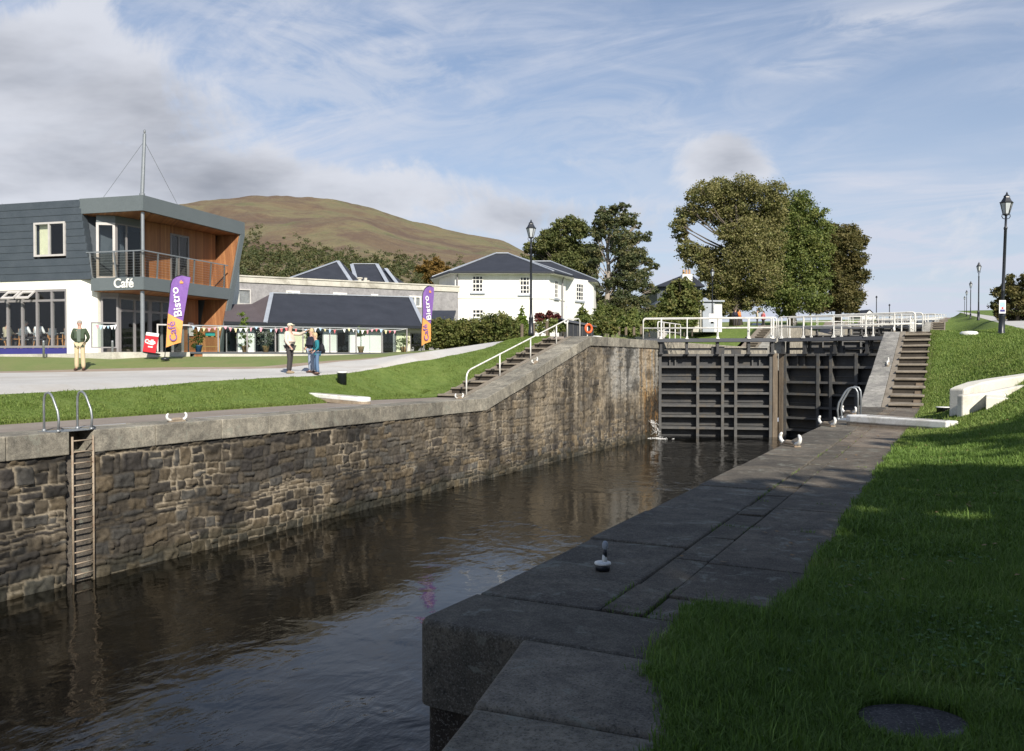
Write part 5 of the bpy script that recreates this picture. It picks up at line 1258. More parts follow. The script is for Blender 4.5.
def person(label, loc, rz, H, top, bottom, shoes, hair, arms, legs, headturn=0., cap=None, sleeve=.97, lean=0., seated=False, haircol='grey_hair', group='visitors', long_hair=False, belly=1., vest=None):
    s = H/1.75
    J = {'pel': (0, 0, .96, .13, .10), 'wai': (0, .0, 1.10, .12*belly, .095*belly), 'che': (0, .01, 1.30, .15, .105), 'nek': (0, .0, 1.47, .055, .055), 'hb': (0, -.015, 1.545, .068, .075), 'hd': (0, -.02, 1.63, .075, .092), 'ht': (0, -.01, 1.70, .062, .072)}
    E = [('pel', 'wai'), ('wai', 'che'), ('che', 'nek'), ('nek', 'hb'), ('hb', 'hd'), ('hd', 'ht')]
    for sg, n in ((-1, 'l'), (1, 'r')):
        el, ha = arms[0 if sg < 0 else 1]
        J['sh'+n] = (sg*.18, .01, 1.40, .055, .055); J['el'+n] = (*el, .040, .040); J['wr'+n] = (*ha, .027, .027)
        v = Vector(ha)-Vector(el); v.normalize(); pm = Vector(ha)+v*.07; J['pa'+n] = (*pm, .034, .020)
        E += [('che', 'sh'+n), ('sh'+n, 'el'+n), ('el'+n, 'wr'+n), ('wr'+n, 'pa'+n)]
        side = v.cross(Vector((0, 1, .1))).normalized()
        for f in range(4):
            fp = pm+v*(.075+.012*(f in (1, 2)))+side*(.028*(f-1.5)*.8)+Vector((0, -.01, 0)); J['f%d%s' % (f, n)] = (*fp, .009, .009); E.append(('pa'+n, 'f%d%s' % (f, n)))
        th = Vector(ha)+v*.06+side*-.05; J['th'+n] = (*th, .011, .011); E.append(('wr'+n, 'th'+n))
        kn, an = legs[0 if sg < 0 else 1]
        J['hi'+n] = (sg*.09, .0, .90, .085, .09); J['kn'+n] = (*kn, .058, .058); J['an'+n] = (*an, .038, .04); J['to'+n] = (an[0]+sg*.03, an[1]-.15, .035 if not seated else an[2]-.05, .035, .028)
        E += [('pel', 'hi'+n), ('hi'+n, 'kn'+n), ('kn'+n, 'an'+n), ('an'+n, 'to'+n)]
    if lean:
        for k in J:
            if J[k][2] > .97: z = J[k][2]-.96; J[k] = (J[k][0], J[k][1]-z*lean, *J[k][2:])
    body = skin('person', J, E, 'skin')
    def grow(keys, edges, k, extra=.012): return {a: (*J[a][:3], J[a][3]*k+extra, J[a][4]*k+extra) for a in keys}, edges
    jt = ['pel', 'wai', 'che', 'shl', 'shr', 'ell', 'elr', 'wrl', 'wrr']; JJ, _ = grow(jt, None, 1.08, .022)
    JJ['pel'] = (*J['pel'][:3], .155, .125); nk = J['nek']; JJ['nk'] = (nk[0], nk[1], nk[2]-.035, .07, .065)
    for n in 'lr': JJ['wr'+n] = tuple(Vector(J['el'+n][:3]).lerp(Vector(J['wr'+n][:3]), sleeve))+(.040, .040)
    pk = J['pel']; JJ['hem'] = (pk[0], pk[1], pk[2]-.10, .155, .125)
    skin('jacket' if vest is None else 'shirt', JJ, [('wai', 'pel'), ('pel', 'hem'), ('wai', 'che'), ('che', 'nk'), ('che', 'shl'), ('che', 'shr'), ('shl', 'ell'), ('shr', 'elr'), ('ell', 'wrl'), ('elr', 'wrr')], top, body)
    jb = {'pel': (*J['pel'][:3], .15, .118)}
    for n in 'lr':
        jb['hi'+n] = (*J['hi'+n][:3], .098, .10); jb['kn'+n] = (*J['kn'+n][:3], .078, .08); a = J['an'+n]; jb['an'+n] = (a[0], a[1], a[2]-.015, .072, .078)
    skin('trousers', jb, [('pel', 'hil'), ('pel', 'hir'), ('hil', 'knl'), ('hir', 'knr'), ('knl', 'anl'), ('knr', 'anr')], bottom, body)
    for n, sg in (('l', -1), ('r', 1)):
        a = J['an'+n]; q = MB(); q.ell((a[0]+sg*.02, a[1]-.06, a[2]-.045), (.055, .14, .05), 10, 6); q.build('shoe', shoes, body, True)
    hd = J['hd']; q = MB(); q.ell((hd[0], hd[1]-.098, hd[2]-.022), (.014, .022, .024), 8, 5); [q.ell((hd[0]+e*.078, hd[1]+.005, hd[2]-.01), (.012, .022, .032), 6, 4) for e in (-1, 1)]; q.build('face', 'skin', body, True)
    q = MB(); [q.ell((hd[0]+e*.03, hd[1]-.088, hd[2]+.012), (.012, .006, .008), 6, 4) for e in (-1, 1)]; q.ell((hd[0], hd[1]-.086, hd[2]-.062), (.022, .006, .006), 6, 4); q.build('features', 'brown_shoe', body, True)
    if hair:
        q = MB(); q.ell((hd[0], hd[1]+.022, hd[2]+.030), (.086, .095, .085 if not long_hair else .12), 12, 8)
        if long_hair: q.ell((hd[0], hd[1]+.045, hd[2]-.05), (.09, .06, .11), 10, 6)
        q.build('hair', haircol, body, True)
    if cap:
        q = MB(); q.ell((hd[0], hd[1]+.01, hd[2]+.055), (.092, .105, .062), 14, 8); q.hexa([(-.06, hd[1]-.17, hd[2]+.035), (.06, hd[1]-.17, hd[2]+.035), (.075, hd[1]-.06, hd[2]+.055), (-.075, hd[1]-.06, hd[2]+.055)], [(-.06, hd[1]-.17, hd[2]+.045), (.06, hd[1]-.17, hd[2]+.045), (.075, hd[1]-.06, hd[2]+.075), (-.075, hd[1]-.06, hd[2]+.075)]); q.build('cap', cap, body, True)
    if vest:
        q = MB(); q.lathe([(.145*belly, .93), (.155*belly, 1.0), (.145*belly, 1.04)], 14, (0, J['wai'][1], 0), 1, .78); q.build('waist_bag', vest, body, True)
    body.location = loc; body.rotation_euler = (0, 0, rz); body.scale = (s, s, s)
    tag(body, label, 'person', group); return body
DOWN = (((-.25, .02, 1.14), (-.25, -.03, .90)), ((.25, .02, 1.14), (.25, -.03, .90)))
STAND = (((-.10, -.01, .50), (-.11, .02, .085)), ((.10, -.01, .50), (.11, .02, .085)))
def place(px, py, fz, H=None, top=None):
    p = hit(px, py, fz); d = -p.x*ST+p.y*CT; print('person', px, round(d, 1), 'height', (py-top)/F*d); return p, (py-top)/F*d
FACE = YAW                         # a figure facing -y locally, turned with the camera's yaw, looks at us
p, H = place(80, 370.5, zl, top=320)
person('man in an olive green jacket and cream trousers standing alone before the café', tuple(p), FACE+R(12), H, 'olive_jacket', 'cream_trousers', 'brown_shoe', True,
       (((-.27, .08, 1.15), (-.14, .20, .98)), ((.27, .08, 1.15), (.14, .20, .98))), STAND, haircol='grey_hair')
body1 = bpy.data.objects['person']
q = MB(); q.hexa([(-.055, -.128, 1.0), (.055, -.128, 1.0), (.055, -.09, 1.0), (-.055, -.09, 1.0)], [(-.07, -.140, 1.42), (.07, -.140, 1.42), (.06, -.09, 1.44), (-.06, -.09, 1.44)]); q.build('shirt', 'grey_shirt', body1, bevel=.01)
p, H = place(290, 373.5, zl, top=323)
person('man in a cream cap and pale shirt pointing with his raised arm', tuple(p), FACE+R(68), H, 'pale_shirt', 'charcoal_trousers', 'tan_shoe', True,
       (((.24*-1, -.02, 1.12), (-.22, -.16, .95)), ((.20, -.30, 1.36), (.12, -.58, 1.46))), (((-.10, -.06, .50), (-.12, -.02, .085)), ((.10, .04, .50), (.13, .12, .085))), cap='cream_cap', vest='black_bag', belly=1.1)
p, H = place(311.5, 373.5, zl, top=328.5)
p2_ = p+Vector((-ST, CT, 0))*.55+Vector((CT, ST, 0))*-.12; p2_.z = zl(p2_.x, p2_.y)
person('figure in a navy top and pale jeans half hidden behind the teal jacket', tuple(p2_), FACE+R(-40), H*1.0, 'navy_top', 'pale_jeans', 'brown_shoe', True,
       (((-.24, -.02, 1.14), (-.16, -.16, 1.0)), ((.24, -.02, 1.14), (.2, -.1, .92))), STAND, haircol='fair_hair', long_hair=True)
p, H = place(317, 374.5, zl, top=333)
b3 = person('grey blonde woman in a teal jacket and blue jeans with a black rucksack', tuple(p), FACE+R(-62), H, 'teal_jacket', 'blue_jeans', 'brown_shoe', True,
       (((-.24, .0, 1.14), (-.17, -.17, 1.06)), ((.24, .0, 1.14), (.2, -.14, 1.0))), (((-.09, -.03, .50), (-.10, .03, .085)), ((.09, -.02, .50), (.10, .02, .085))), haircol='fair_hair', long_hair=True, lean=.10)
bk = thing('rucksack', 'black rucksack hanging on the back of the woman in teal', 'rucksack', tuple(p), FACE+R(-62)); bk.scale = (H/1.75,)*3
q = MB(); q.ell((0, .21, 1.10), (.15, .115, .22), 14, 10); q.build('bag', 'black_bag', bk, True); q = MB(); q.ell((0, .31, 1.0), (.10, .05, .10), 10, 6); q.build('pocket', 'black_bag', bk, True)
for sg in (-1, 1): q = MB(); q.tube([(sg*.10, .16, 1.30), (sg*.12, .02, 1.46), (sg*.12, -.14, 1.36), (sg*.13, -.12, 1.15), (sg*.12, .12, .98)], .018, 6); q.build('strap', 'black_bag', bk, True)
def seated(lab, x, y, top, hc, rz=0, lh=False):
    fl_ = cfM @ Vector((x, y, 1.88-.40))
    return person(lab, tuple(fl_), UANG+rz, 1.7, top, 'charcoal_trousers', 'brown_shoe', True, (((-.25, -.08, 1.15), (-.16, -.30, 1.12)), ((.25, -.08, 1.15), (.16, -.30, 1.12))), (((-.12, -.42, .93), (-.12, -.40, .54)), ((.12, -.42, .93), (.12, -.40, .54))), haircol=hc, long_hair=lh, group='guests seated in the café window', seated=True, lean=.12)
seated('café guest in a khaki top seen from behind in the far left pane', -7.95, .48, 'khaki_top', 'dark_hair', R(180))
seated('café guest with pale hair in a light top by the second mullion', -6.95, .52, 'white_cloth', 'grey_hair', R(175))
seated('dark haired café guest with a white top in the middle pane', -6.15, .50, 'white_cloth', 'dark_hair', R(185), True)
seated('dark haired café guest at the right hand end of the window', -4.35, .6, 'khaki_top', 'dark_hair', R(80), True)
for i, (px, top, lab) in enumerate(((735, 'navy_top', 'tiny distant person in dark clothes walking left of the dark lamp post'), (739, 'orange_vest', 'tiny distant person in an orange top beside another on the far path'), (757, 'khaki_top', 'tiny distant person on the far path right of the dark lamp post'), (763, 'flag_red', 'tiny distant person in red on the far path'))):
    d = 86+i*1.5; q_ = PD(px, d); q_.z = zl(q_.x, q_.y)
    person(lab, tuple(q_), FACE+R(40*i), 1.75, top, 'charcoal_trousers', 'brown_shoe', True, DOWN, STAND, haircol='dark_hair')

# ------------------------------------------------------------------ banners and red sign
def banner(label, loc, rz, sc=1., roll=0.):
    t = thing('feather_banner', label, 'banner', loc, rz, 'purple and orange feather banners'); t.rotation_euler = (0, roll, rz); t.scale = (sc,)*3
    Lf = [(0, 0), (.045, .66), (.10, 1.31), (.147, 1.72), (.19, 2.25), (.215, 2.52), (.30, 2.70), (.44, 2.81), (.65, 2.87), (.99, 2.79)]
    Rt = [(.99, 2.79), (.93, 2.4), (.83, 1.83), (.685, 1.02), (.64, .55), (.61, .13)]
    def wav(x, z): return .03*math.sin(z*3.1+x*5)
    def area(poly, name, mat):
        q = MB(); n = len(poly); v0 = [(x, wav(x, z)-.004, z) for x, z in poly]; v1 = [(x, wav(x, z)+.004, z) for x, z in poly]
        q.add(v0+v1, [tuple(range(n)), tuple(reversed(range(n, 2*n)))]+[(i, n+i, n+(i+1) % n, (i+1) % n) for i in range(n)]); return q.build(name, mat, t)
    area([(.10, 1.36), (.685, 1.05), (.83, 1.83), (.93, 2.4), (.99, 2.79), (.65, 2.87), (.44, 2.81), (.30, 2.70), (.215, 2.52), (.19, 2.25), (.147, 1.72)], 'upper_cloth', 'purple')
    area([(0, 0), (.30, .12), (.61, .20), (.64, .55), (.685, 1.045), (.10, 1.355), (.045, .66)], 'lower_cloth', 'orange_cloth')
    q = MB(); q.tube([(x-.012, wav(x, z), z) for x, z in [(-.03, -.5)]+Lf], [.018]*(len(Lf))+[.008], 8); q.build('pole', 'black_iron', t, True)
    r90 = Matrix.Rotation(R(90), 4, 'X'); lean_ = Matrix.Rotation(R(-8), 4, 'Y')
    text('lettering', 'Bistro', .44, 'white_cloth', t, Matrix.Translation((.455, -.045, 1.80)) @ lean_ @ Matrix.Rotation(R(-90), 4, 'Y') @ r90, .006, .004, 1.1)
    text('lettering', 'Café', .43, 'purple', t, Matrix.Translation((.30, -.045, .64)) @ lean_ @ Matrix.Rotation(R(-90), 4, 'Y') @ r90, .002, .004, 1.0)
    q = MB(); cx, cz = .66, 2.60; q.poly([(cx-.07, -.046, cz-.06), (cx+.06, -.046, cz-.06), (cx+.06, -.046, cz+.02), (cx+.0, -.046, cz-.0), (cx-.0, -.046, cz+.07), (cx-.07, -.046, cz+.02)], [(cx-.07, -.036, cz-.06), (cx+.06, -.036, cz-.06), (cx+.06, -.036, cz+.02), (cx+.0, -.036, cz-.0), (cx-.0, -.036, cz+.07), (cx-.07, -.036, cz+.02)]); q.build('emblem', 'orange_cloth', t)
    q = MB(); q.lathe([(.16, -.5), (.17, -.42), (.06, -.38)], 12, (-.03, 0, 0)); q.build('foot', 'black_iron', t, True)
    return t
dd = 34.2; v = PD(166, dd, ZP(347.5, dd)); banner('large purple and orange feather banner reading Bistro Café before the café door, the left one', tuple(v), YAW, 1.0)
dd = 40; v = PD(421.5, dd, ZP(346, dd)); bn = banner('purple and orange feather banner standing by the hedge, the right one', tuple(v), YAW+R(52), .98, R(-2))
t = thing('sign_board', 'tilted red sign board with a white header and white script beside the left banner', 'sign', tuple(PD(149, 34.5, ZP(352.3, 34.5))), YAW); t.rotation_euler = (R(-8), R(7), YAW-R(8))
MB().box(-.28, .28, 0, .03, 0, .66).build('panel', 'red', t, bevel=.01); MB().box(-.28, .28, -.002, .03, .662, .80).build('header', 'white_paint', t, bevel=.02)
text('lettering', 'Caffe', .21, 'white_paint', t, Matrix.Translation((-.03, -.006, .43)) @ Matrix.Rotation(R(90), 4, 'X') @ Matrix.Shear('XZ', 4, (0., 0.)), .012, .004)
q = MB(); q.hexa([(-.15, -.008, .34), (.1, -.008, .30), (.1, 0, .30), (-.15, 0, .34)], [(-.15, -.008, .37), (.24, -.008, .41), (.24, 0, .41), (-.15, 0, .37)]); q.build('swoosh', 'white_paint', t)
MB().box(-.08, .12, -.006, 0, .20, .25).build('strapline', 'white_cloth', t)
MB().box(-.3, .3, .05, .35, -.04, .02).build('foot', 'black_iron', t)

# ------------------------------------------------------------------ terrace, balustrade, bunting
def frame(p0, p1): v = p1-p0; return math.atan2(v.y, v.x), (v.xy).length
tp0, tp1 = PD(188, 37.4), PD(407.5, 41.2); ta, tl = frame(tp0, tp1)
tr = thing('terrace', 'raised terrace with a glass balustrade beside the café', 'terrace', (tp0.x, tp0.y, 0), ta)
DZ = 1.70
mk('deck', 'asphalt_deck', lambda q: q.box(0, tl, 0, 4.4, DZ-.08, DZ), tr); mk('edge_beam', 'concrete_pale', lambda q: (q.box(.6, tl, -.05, .1, DZ-.30, DZ-.085), q.box(tl*.62, tl-.1, -.35, .6, DZ-.42, DZ-.30)), tr)
mk('skirt', 'earth', lambda q: q.box(.3, tl*.6, .25, 4.3, 0.6, DZ-.31), tr)
mk('handrail', 'steel', lambda q: (q.box(0, tl, -.03, .03, DZ+1.12, DZ+1.17), q.box(tl-.06, tl, 0, 3.5, DZ+1.12, DZ+1.17)), tr)
npst = 8
for i in range(npst+1):
    x = .03+(tl-.06)*i/npst; MB().box(x-.03, x+.03, -.03, .03, DZ, DZ+1.12).build('post', 'frame_grey', tr)
    if i < npst:
        x2 = .03+(tl-.06)*(i+1)/npst; MB().box(x+.05, x2-.05, -.006, .006, DZ+.06, DZ+1.08).build('glass_panel', 'glass_clear', tr)
def bunting(label, p0, p1, z, n, par_ang, sag=.10, seed=1):
    a, L = frame(p0, p1); t = thing('bunting', label, 'bunting', (p0.x, p0.y, z), a, 'strings of coloured flags'); r_ = random.Random(seed)
    pts = []; spans = max(1, int(L/1.3))
    def zz_(x): f = (x/L*spans) % 1; return -sag*4*f*(1-f)
    for i in range(41): x = L*i/40; pts.append((x, 0, zz_(x)))
    MB().tube(pts, .008, 4).build('string', 'white_cloth', t)
    cols = ['pink', 'flag_blue', 'flag_yellow', 'white_cloth', 'flag_red', 'flag_blue', 'pink', 'white_cloth']
    for i in range(n):
        x = L*(i+.5)/n; w = r_.uniform(.05, .075); h = r_.uniform(.11, .19)
        if r_.random() < .12: continue
        q = MB(); zt = zz_(x); y = r_.uniform(-.03, .03)
        q.add([(x-w, -.004, zt), (x+w, -.004, zt), (x+r_.uniform(-.04, .04), y, zt-h), (x-w, .004, zt), (x+w, .004, zt), (x, y+.008, zt-h)], [(0, 2, 1), (3, 4, 5), (0, 1, 4, 3), (1, 2, 5, 4), (2, 0, 3, 5)]); q.build('flag', cols[r_.randrange(len(cols))], t)
    return t
bunting('long string of coloured flags along the terrace balustrade', PD(191, 37.3), PD(406, 41.0), DZ+1.13, 44, 0, .09, 3)
bunting('short string of coloured flags on the barrier by the white café corner', PD(96, 35.9), PD(117, 36.3), ZP(324.5, 36), 6, 0, .05, 5)
bp0, bp1 = PD(91, 36.0), PD(117, 36.4); ba, bl = frame(bp0, bp1); bt = thing('glass_barrier', 'glass barrier with a grey frame beside the white café corner', 'barrier', (bp0.x, bp0.y, 0), ba)
zb_, zt_ = ZP(348, 36), ZP(322, 36)
mk('frame', 'frame_grey', lambda q: (q.box(0, bl, -.02, .02, zt_-.06, zt_), q.box(0, .06, -.02, .02, zb_, zt_-.06), q.box(bl-.05, bl, -.02, .02, zb_, zt_-.06), q.box(.06, bl-.05, -.02, .02, zb_, zb_+.05)), bt); MB().box(.06, bl-.05, -.005, .005, zb_+.05, zt_-.06).build('glass_panel', 'glass_clear', bt)
bp0, bp1 = PD(157, 36.6), PD(190, 37.3); ba, bl = frame(bp0, bp1); bt = thing('glass_barrier', 'glass barrier between the café door and the left banner', 'barrier', (bp0.x, bp0.y, 0), ba)
mk('frame', 'frame_light', lambda q: (q.box(0, bl, -.02, .02, 2.82, 2.88), q.box(0, .06, -.02, .02, DZ, 2.82)), bt); MB().box(.06, bl-.02, -.005, .005, DZ+.05, 2.82).build('glass_panel', 'glass_clear', bt)
# path apron in front of the café
sheetp = MB(); sheetp.poly([PD(-40, 37, 0), PD(60, 35.6, 0), PD(112, 34.8, 0), PD(190, 36.6, 0), PD(192, 41, 0), PD(-40, 44, 0)], [PD(-40, 37, 1.58), PD(60, 35.6, 1.60), PD(112, 34.8, 1.66), PD(190, 36.6, 1.68), PD(192, 41, 1.68), PD(-40, 44, 1.6)])
struct(sheetp.build('pavement', 'concrete_pale'))
for px in (43.8, 112.6):
    v = PD(px, 35.2); o = MB().lathe([(.045, 1.45), (.045, 2.08), (.05, 2.12), (.03, 2.14)], 10, (0, 0, 0)).build('bollard', 'steel', None, True); o.location = (v.x, v.y, 0)
    tag(o, 'small grey steel bollard before the %s' % ('café windows' if px < 60 else 'glazed café doors'), 'bollard', 'steel bollards at the café')
# terrace furniture and plants
def tl_(x, y, z=0): v = Vector((tp0.x, tp0.y, 0))+Vector((math.cos(ta), math.sin(ta), 0))*x+Vector((-math.sin(ta), math.cos(ta), 0))*y; return (v.x, v.y, DZ+z)
def plant(label, x, y, h, w, pal, seed, potm='pot', ball=True, n=900):
    t = thing('potted_plant', label, 'potted plant', tl_(x, y), 0, 'potted plants on the terrace')
    MB().lathe([(.11, 0), (.16, .26), (.18, .30), (.15, .30)], 14).build('pot', potm, t, True)
    MB().tube([(0, 0, .25), (.01, 0, h*.6), (0, 0, h)], [.02, .018, .01], 6).build('stem', 'bark', t)
    Cs = [(0, 0, h)] if ball else [(0, 0, .35+(h-.35)*k/4) for k in range(5)]
    leaves('foliage', Cs, [w]*len(Cs), n, .07, pal, t, seed, 1., .7, lump=.5)
plant('small ball topped tree in a terracotta pot behind the glass', 7.75, .7, .95, .26, GREEN, 61); plant('leafy plant in a blue pot by the left banner', .45, .35, .85, .26, GREEN, 62, 'blue_pot', False)
plant('tall yellow green plant behind the glass near the café end', 2.5, 1.2, 1.55, .28, LIMEG, 63, 'pot', False, 1500); plant('round grey green flowering shrub in a pot', 3.4, 1.0, .62, .36, [(.10, .14, .08), (.2, .22, .16), (.5, .45, .45)], 64, 'pot', True)
plant('low leafy plant by the right end of the terrace glass', 9.9, .9, .6, .3, GREEN, 65, 'pot', False); plant('pot plant in the middle of the terrace', 5.4, 1.3, .8, .25, GREEN, 66, 'pot', False)
t = thing('wooden_table', 'orange brown pine console table with a teal tray beside the grey leaning wall', 'table', tl_(.95, .55), ta)
MB().box(-.42, .42, -.2, .2, .66, .71).build('tabletop', 'pine_wood', t)
for a in (-1, 1):
    for b_ in (-1, 1): MB().box(a*.36-.035, a*.36+.035, b_*.15-.03, b_*.15+.03, 0, .66).build('leg', 'pine_wood', t)
MB().box(-.36, .36, -.15, .15, .22, .26).build('shelf', 'pine_wood', t)
o = MB().box(-.20, .20, -.12, .12, 0, .16).build('tray', 'teal_paint', None, bevel=.015); o.location = tl_(.95, .55, .712); o.rotation_euler = (0, 0, ta); tag(o, 'teal box standing on the pine console table', 'box')
# ------------------------------------------------------------------ low glazed building behind the terrace
gp0, gp1 = PD(226, 41.2), PD(424, 46.6); ga, gl_ = frame(gp0, gp1)
g = thing('glazed_building', 'low glazed building with a long dark hipped slate roof behind the terrace', 'building', (gp0.x, gp0.y, 0), ga)
EZ = 3.12
mk('floor', 'interior', lambda q: q.box(0, gl_, -.3, 5, DZ-.5, DZ-.01), g); mk('rear_wall', 'interior_wall', lambda q: q.box(0, gl_, 4.2, 4.4, DZ, EZ), g)
mk('gutter', 'black_iron', lambda q: q.box(-.2, gl_+.1, -.62, -.48, EZ-.1, EZ+.05), g); mk('fascia', 'frame_light', lambda q: q.box(0, gl_, -.1, .1, EZ-.30, EZ-.05), g)
xs = [0, .55, 1.35, 1.9, 2.55, 3.2, 3.9, 4.8, 5.5, 6.2, 7.3, 8.0, 8.8, 9.6, gl_]
kinds = ['d', 'w', 'd', 'd', 'w', 'c', 'd', 'w', 'd', 'w', 'w', 'd', 'c', 'd']
for i, kd in enumerate(kinds):
    a, b_ = xs[i], xs[i+1]
    if b_-a < .05: continue
    if kd == 'd': window(g, a, b_, DZ, EZ-.31, 0, (), (), .05, 'frame_grey', .08)
    else: mk('wall_panel', 'house_render' if kd == 'w' else 'curtain', lambda q: q.box(a+.01, b_-.01, -.05, .05, DZ, EZ-.31), g)
# roof: hip built from measured corners
def loc2(frame_o, ang, p): v = Matrix.Rotation(-ang, 4, 'Z') @ (Vector(p)-Vector(frame_o)); return v
def roof(name, mat, par, o, ang, polys, th=.10):
    q = MB()
    for poly in polys:
        P_ = [loc2((o.x, o.y, 0), ang, p) for p in poly]; n = len(P_); q.add(P_+[p-Vector((0, 0, th)) for p in P_], [tuple(range(n)), tuple(reversed(range(n, 2*n)))]+[(i, n+i, n+(i+1) % n, (i+1) % n) for i in range(n)])
    return q.build(name, mat, par)
def wp(px, py, d): return PD(px, d, ZP(py, d))
e0, e1 = wp(265.5, 323, 41.6), wp(424, 327, 46); r0, r1 = wp(272, 293.5, 46.0), wp(410, 297.5, 50.2); bk1 = PD(428, 54, e1.z); bk0 = PD(274, 50, e0.z)
roof('roof', 'roof_slate', g, gp0, ga, [(e0, e1, r1, r0), (e1, bk1, r1), (bk1, bk0, r0, r1)])
lft = [wp(226, 323, 40.5), e0, r0, wp(233, 305, 44.5)]; lft = [wp(224, 323, 40.6), e0, r0, wp(252, 304, 45.6), wp(226, 304.5, 45.2)]
roof('side_roof', 'roof_tile_brown', g, gp0, ga, [lft])
for a, b_ in ((e0, r0), (e1, r1), (r0, r1)):
    q = MB(); A = loc2((gp0.x, gp0.y, 0), ga, a)+Vector((0, -.03, .03)); B = loc2((gp0.x, gp0.y, 0), ga, b_)+Vector((0, -.03, .03)); q.beam(A, B, .20 if a is not r0 else .12, .05); q.build('ridge_flashing', 'lead', g)
q = MB(); q.box(0, .6, 0, .04, 0, .1); 
s0, s1, s2, s3 = wp(426, 322, 48), wp(448, 320, 49.5), wp(436, 311, 52), wp(420, 298, 51)
roof('side_roof', 'roof_slate', g, gp0, ga, [(wp(424, 322, 47.0), wp(452, 324, 50.5), wp(456, 310.5, 56), wp(430, 310.5, 53))])
# ------------------------------------------------------------------ long grey stone building
hp0, hp1 = PD(205, 54.5), PD(458, 63.5); ha_, hl = frame(hp0, hp1)
h = thing('stone_building', 'long flat roofed grey stone building with a pale parapet behind the slate roof', 'building', (hp0.x, hp0.y, 0), ha_)
HT = 6.80
mk('wall', 'stone_wall_grey', lambda q: q.box(0, hl, 0, 9, 0, HT-.42), h); mk('parapet', 'concrete_pale', lambda q: (q.box(-.1, hl+.1, -.08, 9.1, HT-.415, HT-.05), q.box(-.1, hl+.1, -.14, 9.1, HT-.047, HT+.04)), h)
def hx_(px):  # local x along the front for a picture column
    lo_, hi_ = 0, hl
    for _ in range(40):
        m_ = (lo_+hi_)/2; v = hp0.lerp(hp1, m_/hl); d = -v.x*ST+v.y*CT; r_ = v.x*CT+v.y*ST
        if 512+F*r_/d < px: lo_ = m_
        else: hi_ = m_
    return lo_
window(h, hx_(237), hx_(251), 4.95, 5.95, -.02, (), (), .07, 'frame_light', .14)
for a, b_ in ((286, 300), (333, 347), (371, 378), (409, 421)): window(h, hx_(a), hx_(b_), 5.15, 5.97, -.02, ((hx_(a)+hx_(b_))/2,), (), .12, 'white_paint', .12)
mk('roof_vent', 'concrete_pale', lambda q: (q.box(hx_(374), hx_(380), 2, 2.5, HT+.04, HT+.32), q.lathe([(.14, HT+.04), (.14, HT+.4), (.22, HT+.42), (.22, HT+.5)], 10, (hx_(371), 2.2, 0)), q.lathe([(.12, HT+.32), (.12, HT+.5)], 10, ((hx_(374)+hx_(380))/2, 2.2, 0))), h)
# dark hipped roofs farther back
b2o = PD(290, 74); t = thing('hipped_building', 'building with two dark hipped slate roofs and pale ridges rising behind the grey parapet', 'building', (b2o.x, b2o.y, 0), 0)
ez = ZP(281, 74)
def wz(px, z, d): v = PD(px, d, z); return v
q = MB(); P2(q, [tuple((PD(300, 75)-b2o).xy), tuple((PD(400, 79)-b2o).xy), tuple((PD(396, 88)-b2o).xy), tuple((PD(300, 86)-b2o).xy)], 1, ez); q.build('wall', 'house_render', t)
A_, B_, C_, D_ = wz(283, ez, 74), wz(362, ez, 76), wz(360, ez, 88), wz(291, ez, 86); ap, ap2 = wp(338, 261.5, 80), wp(341, 261.5, 81)
roof('roof', 'roof_slate', t, b2o, 0, [(A_, B_, ap2, ap), (B_, C_, ap2), (D_, A_, ap), (C_, D_, ap, ap2)])
A2_, B2_, C2_, D2_ = wz(352, ez, 76.2), wz(409, ez, 79), wz(404, ez, 88), wz(352, ez, 87); q1, q2 = wp(352, 264.5, 82), wp(377, 264.5, 82.5)
roof('roof', 'roof_slate', t, b2o, 0, [(A2_, B2_, q2, q1), (B2_, C2_, q2), (C2_, D2_, q1, q2)])
for a, b_ in ((ap, A_), (ap, wz(352, ez+.02, 75.8)), (wp(352, 265, 81.5), wz(357, ez+.05, 76)), (q2, wz(388, ez+.05, 77.6)), (wp(386, 269, 81), wz(398, ez+.05, 78.2)), (q1, q2)):
    q = MB(); q.beam(a-b2o.xyz*Vector((1, 1, 0)) if False else a-Vector((b2o.x, b2o.y, 0))+Vector((0, 0, .04)), b_-Vector((b2o.x, b2o.y, 0))+Vector((0, 0, .04)), .34, .06); q.build('ridge_flashing', 'lead', t)
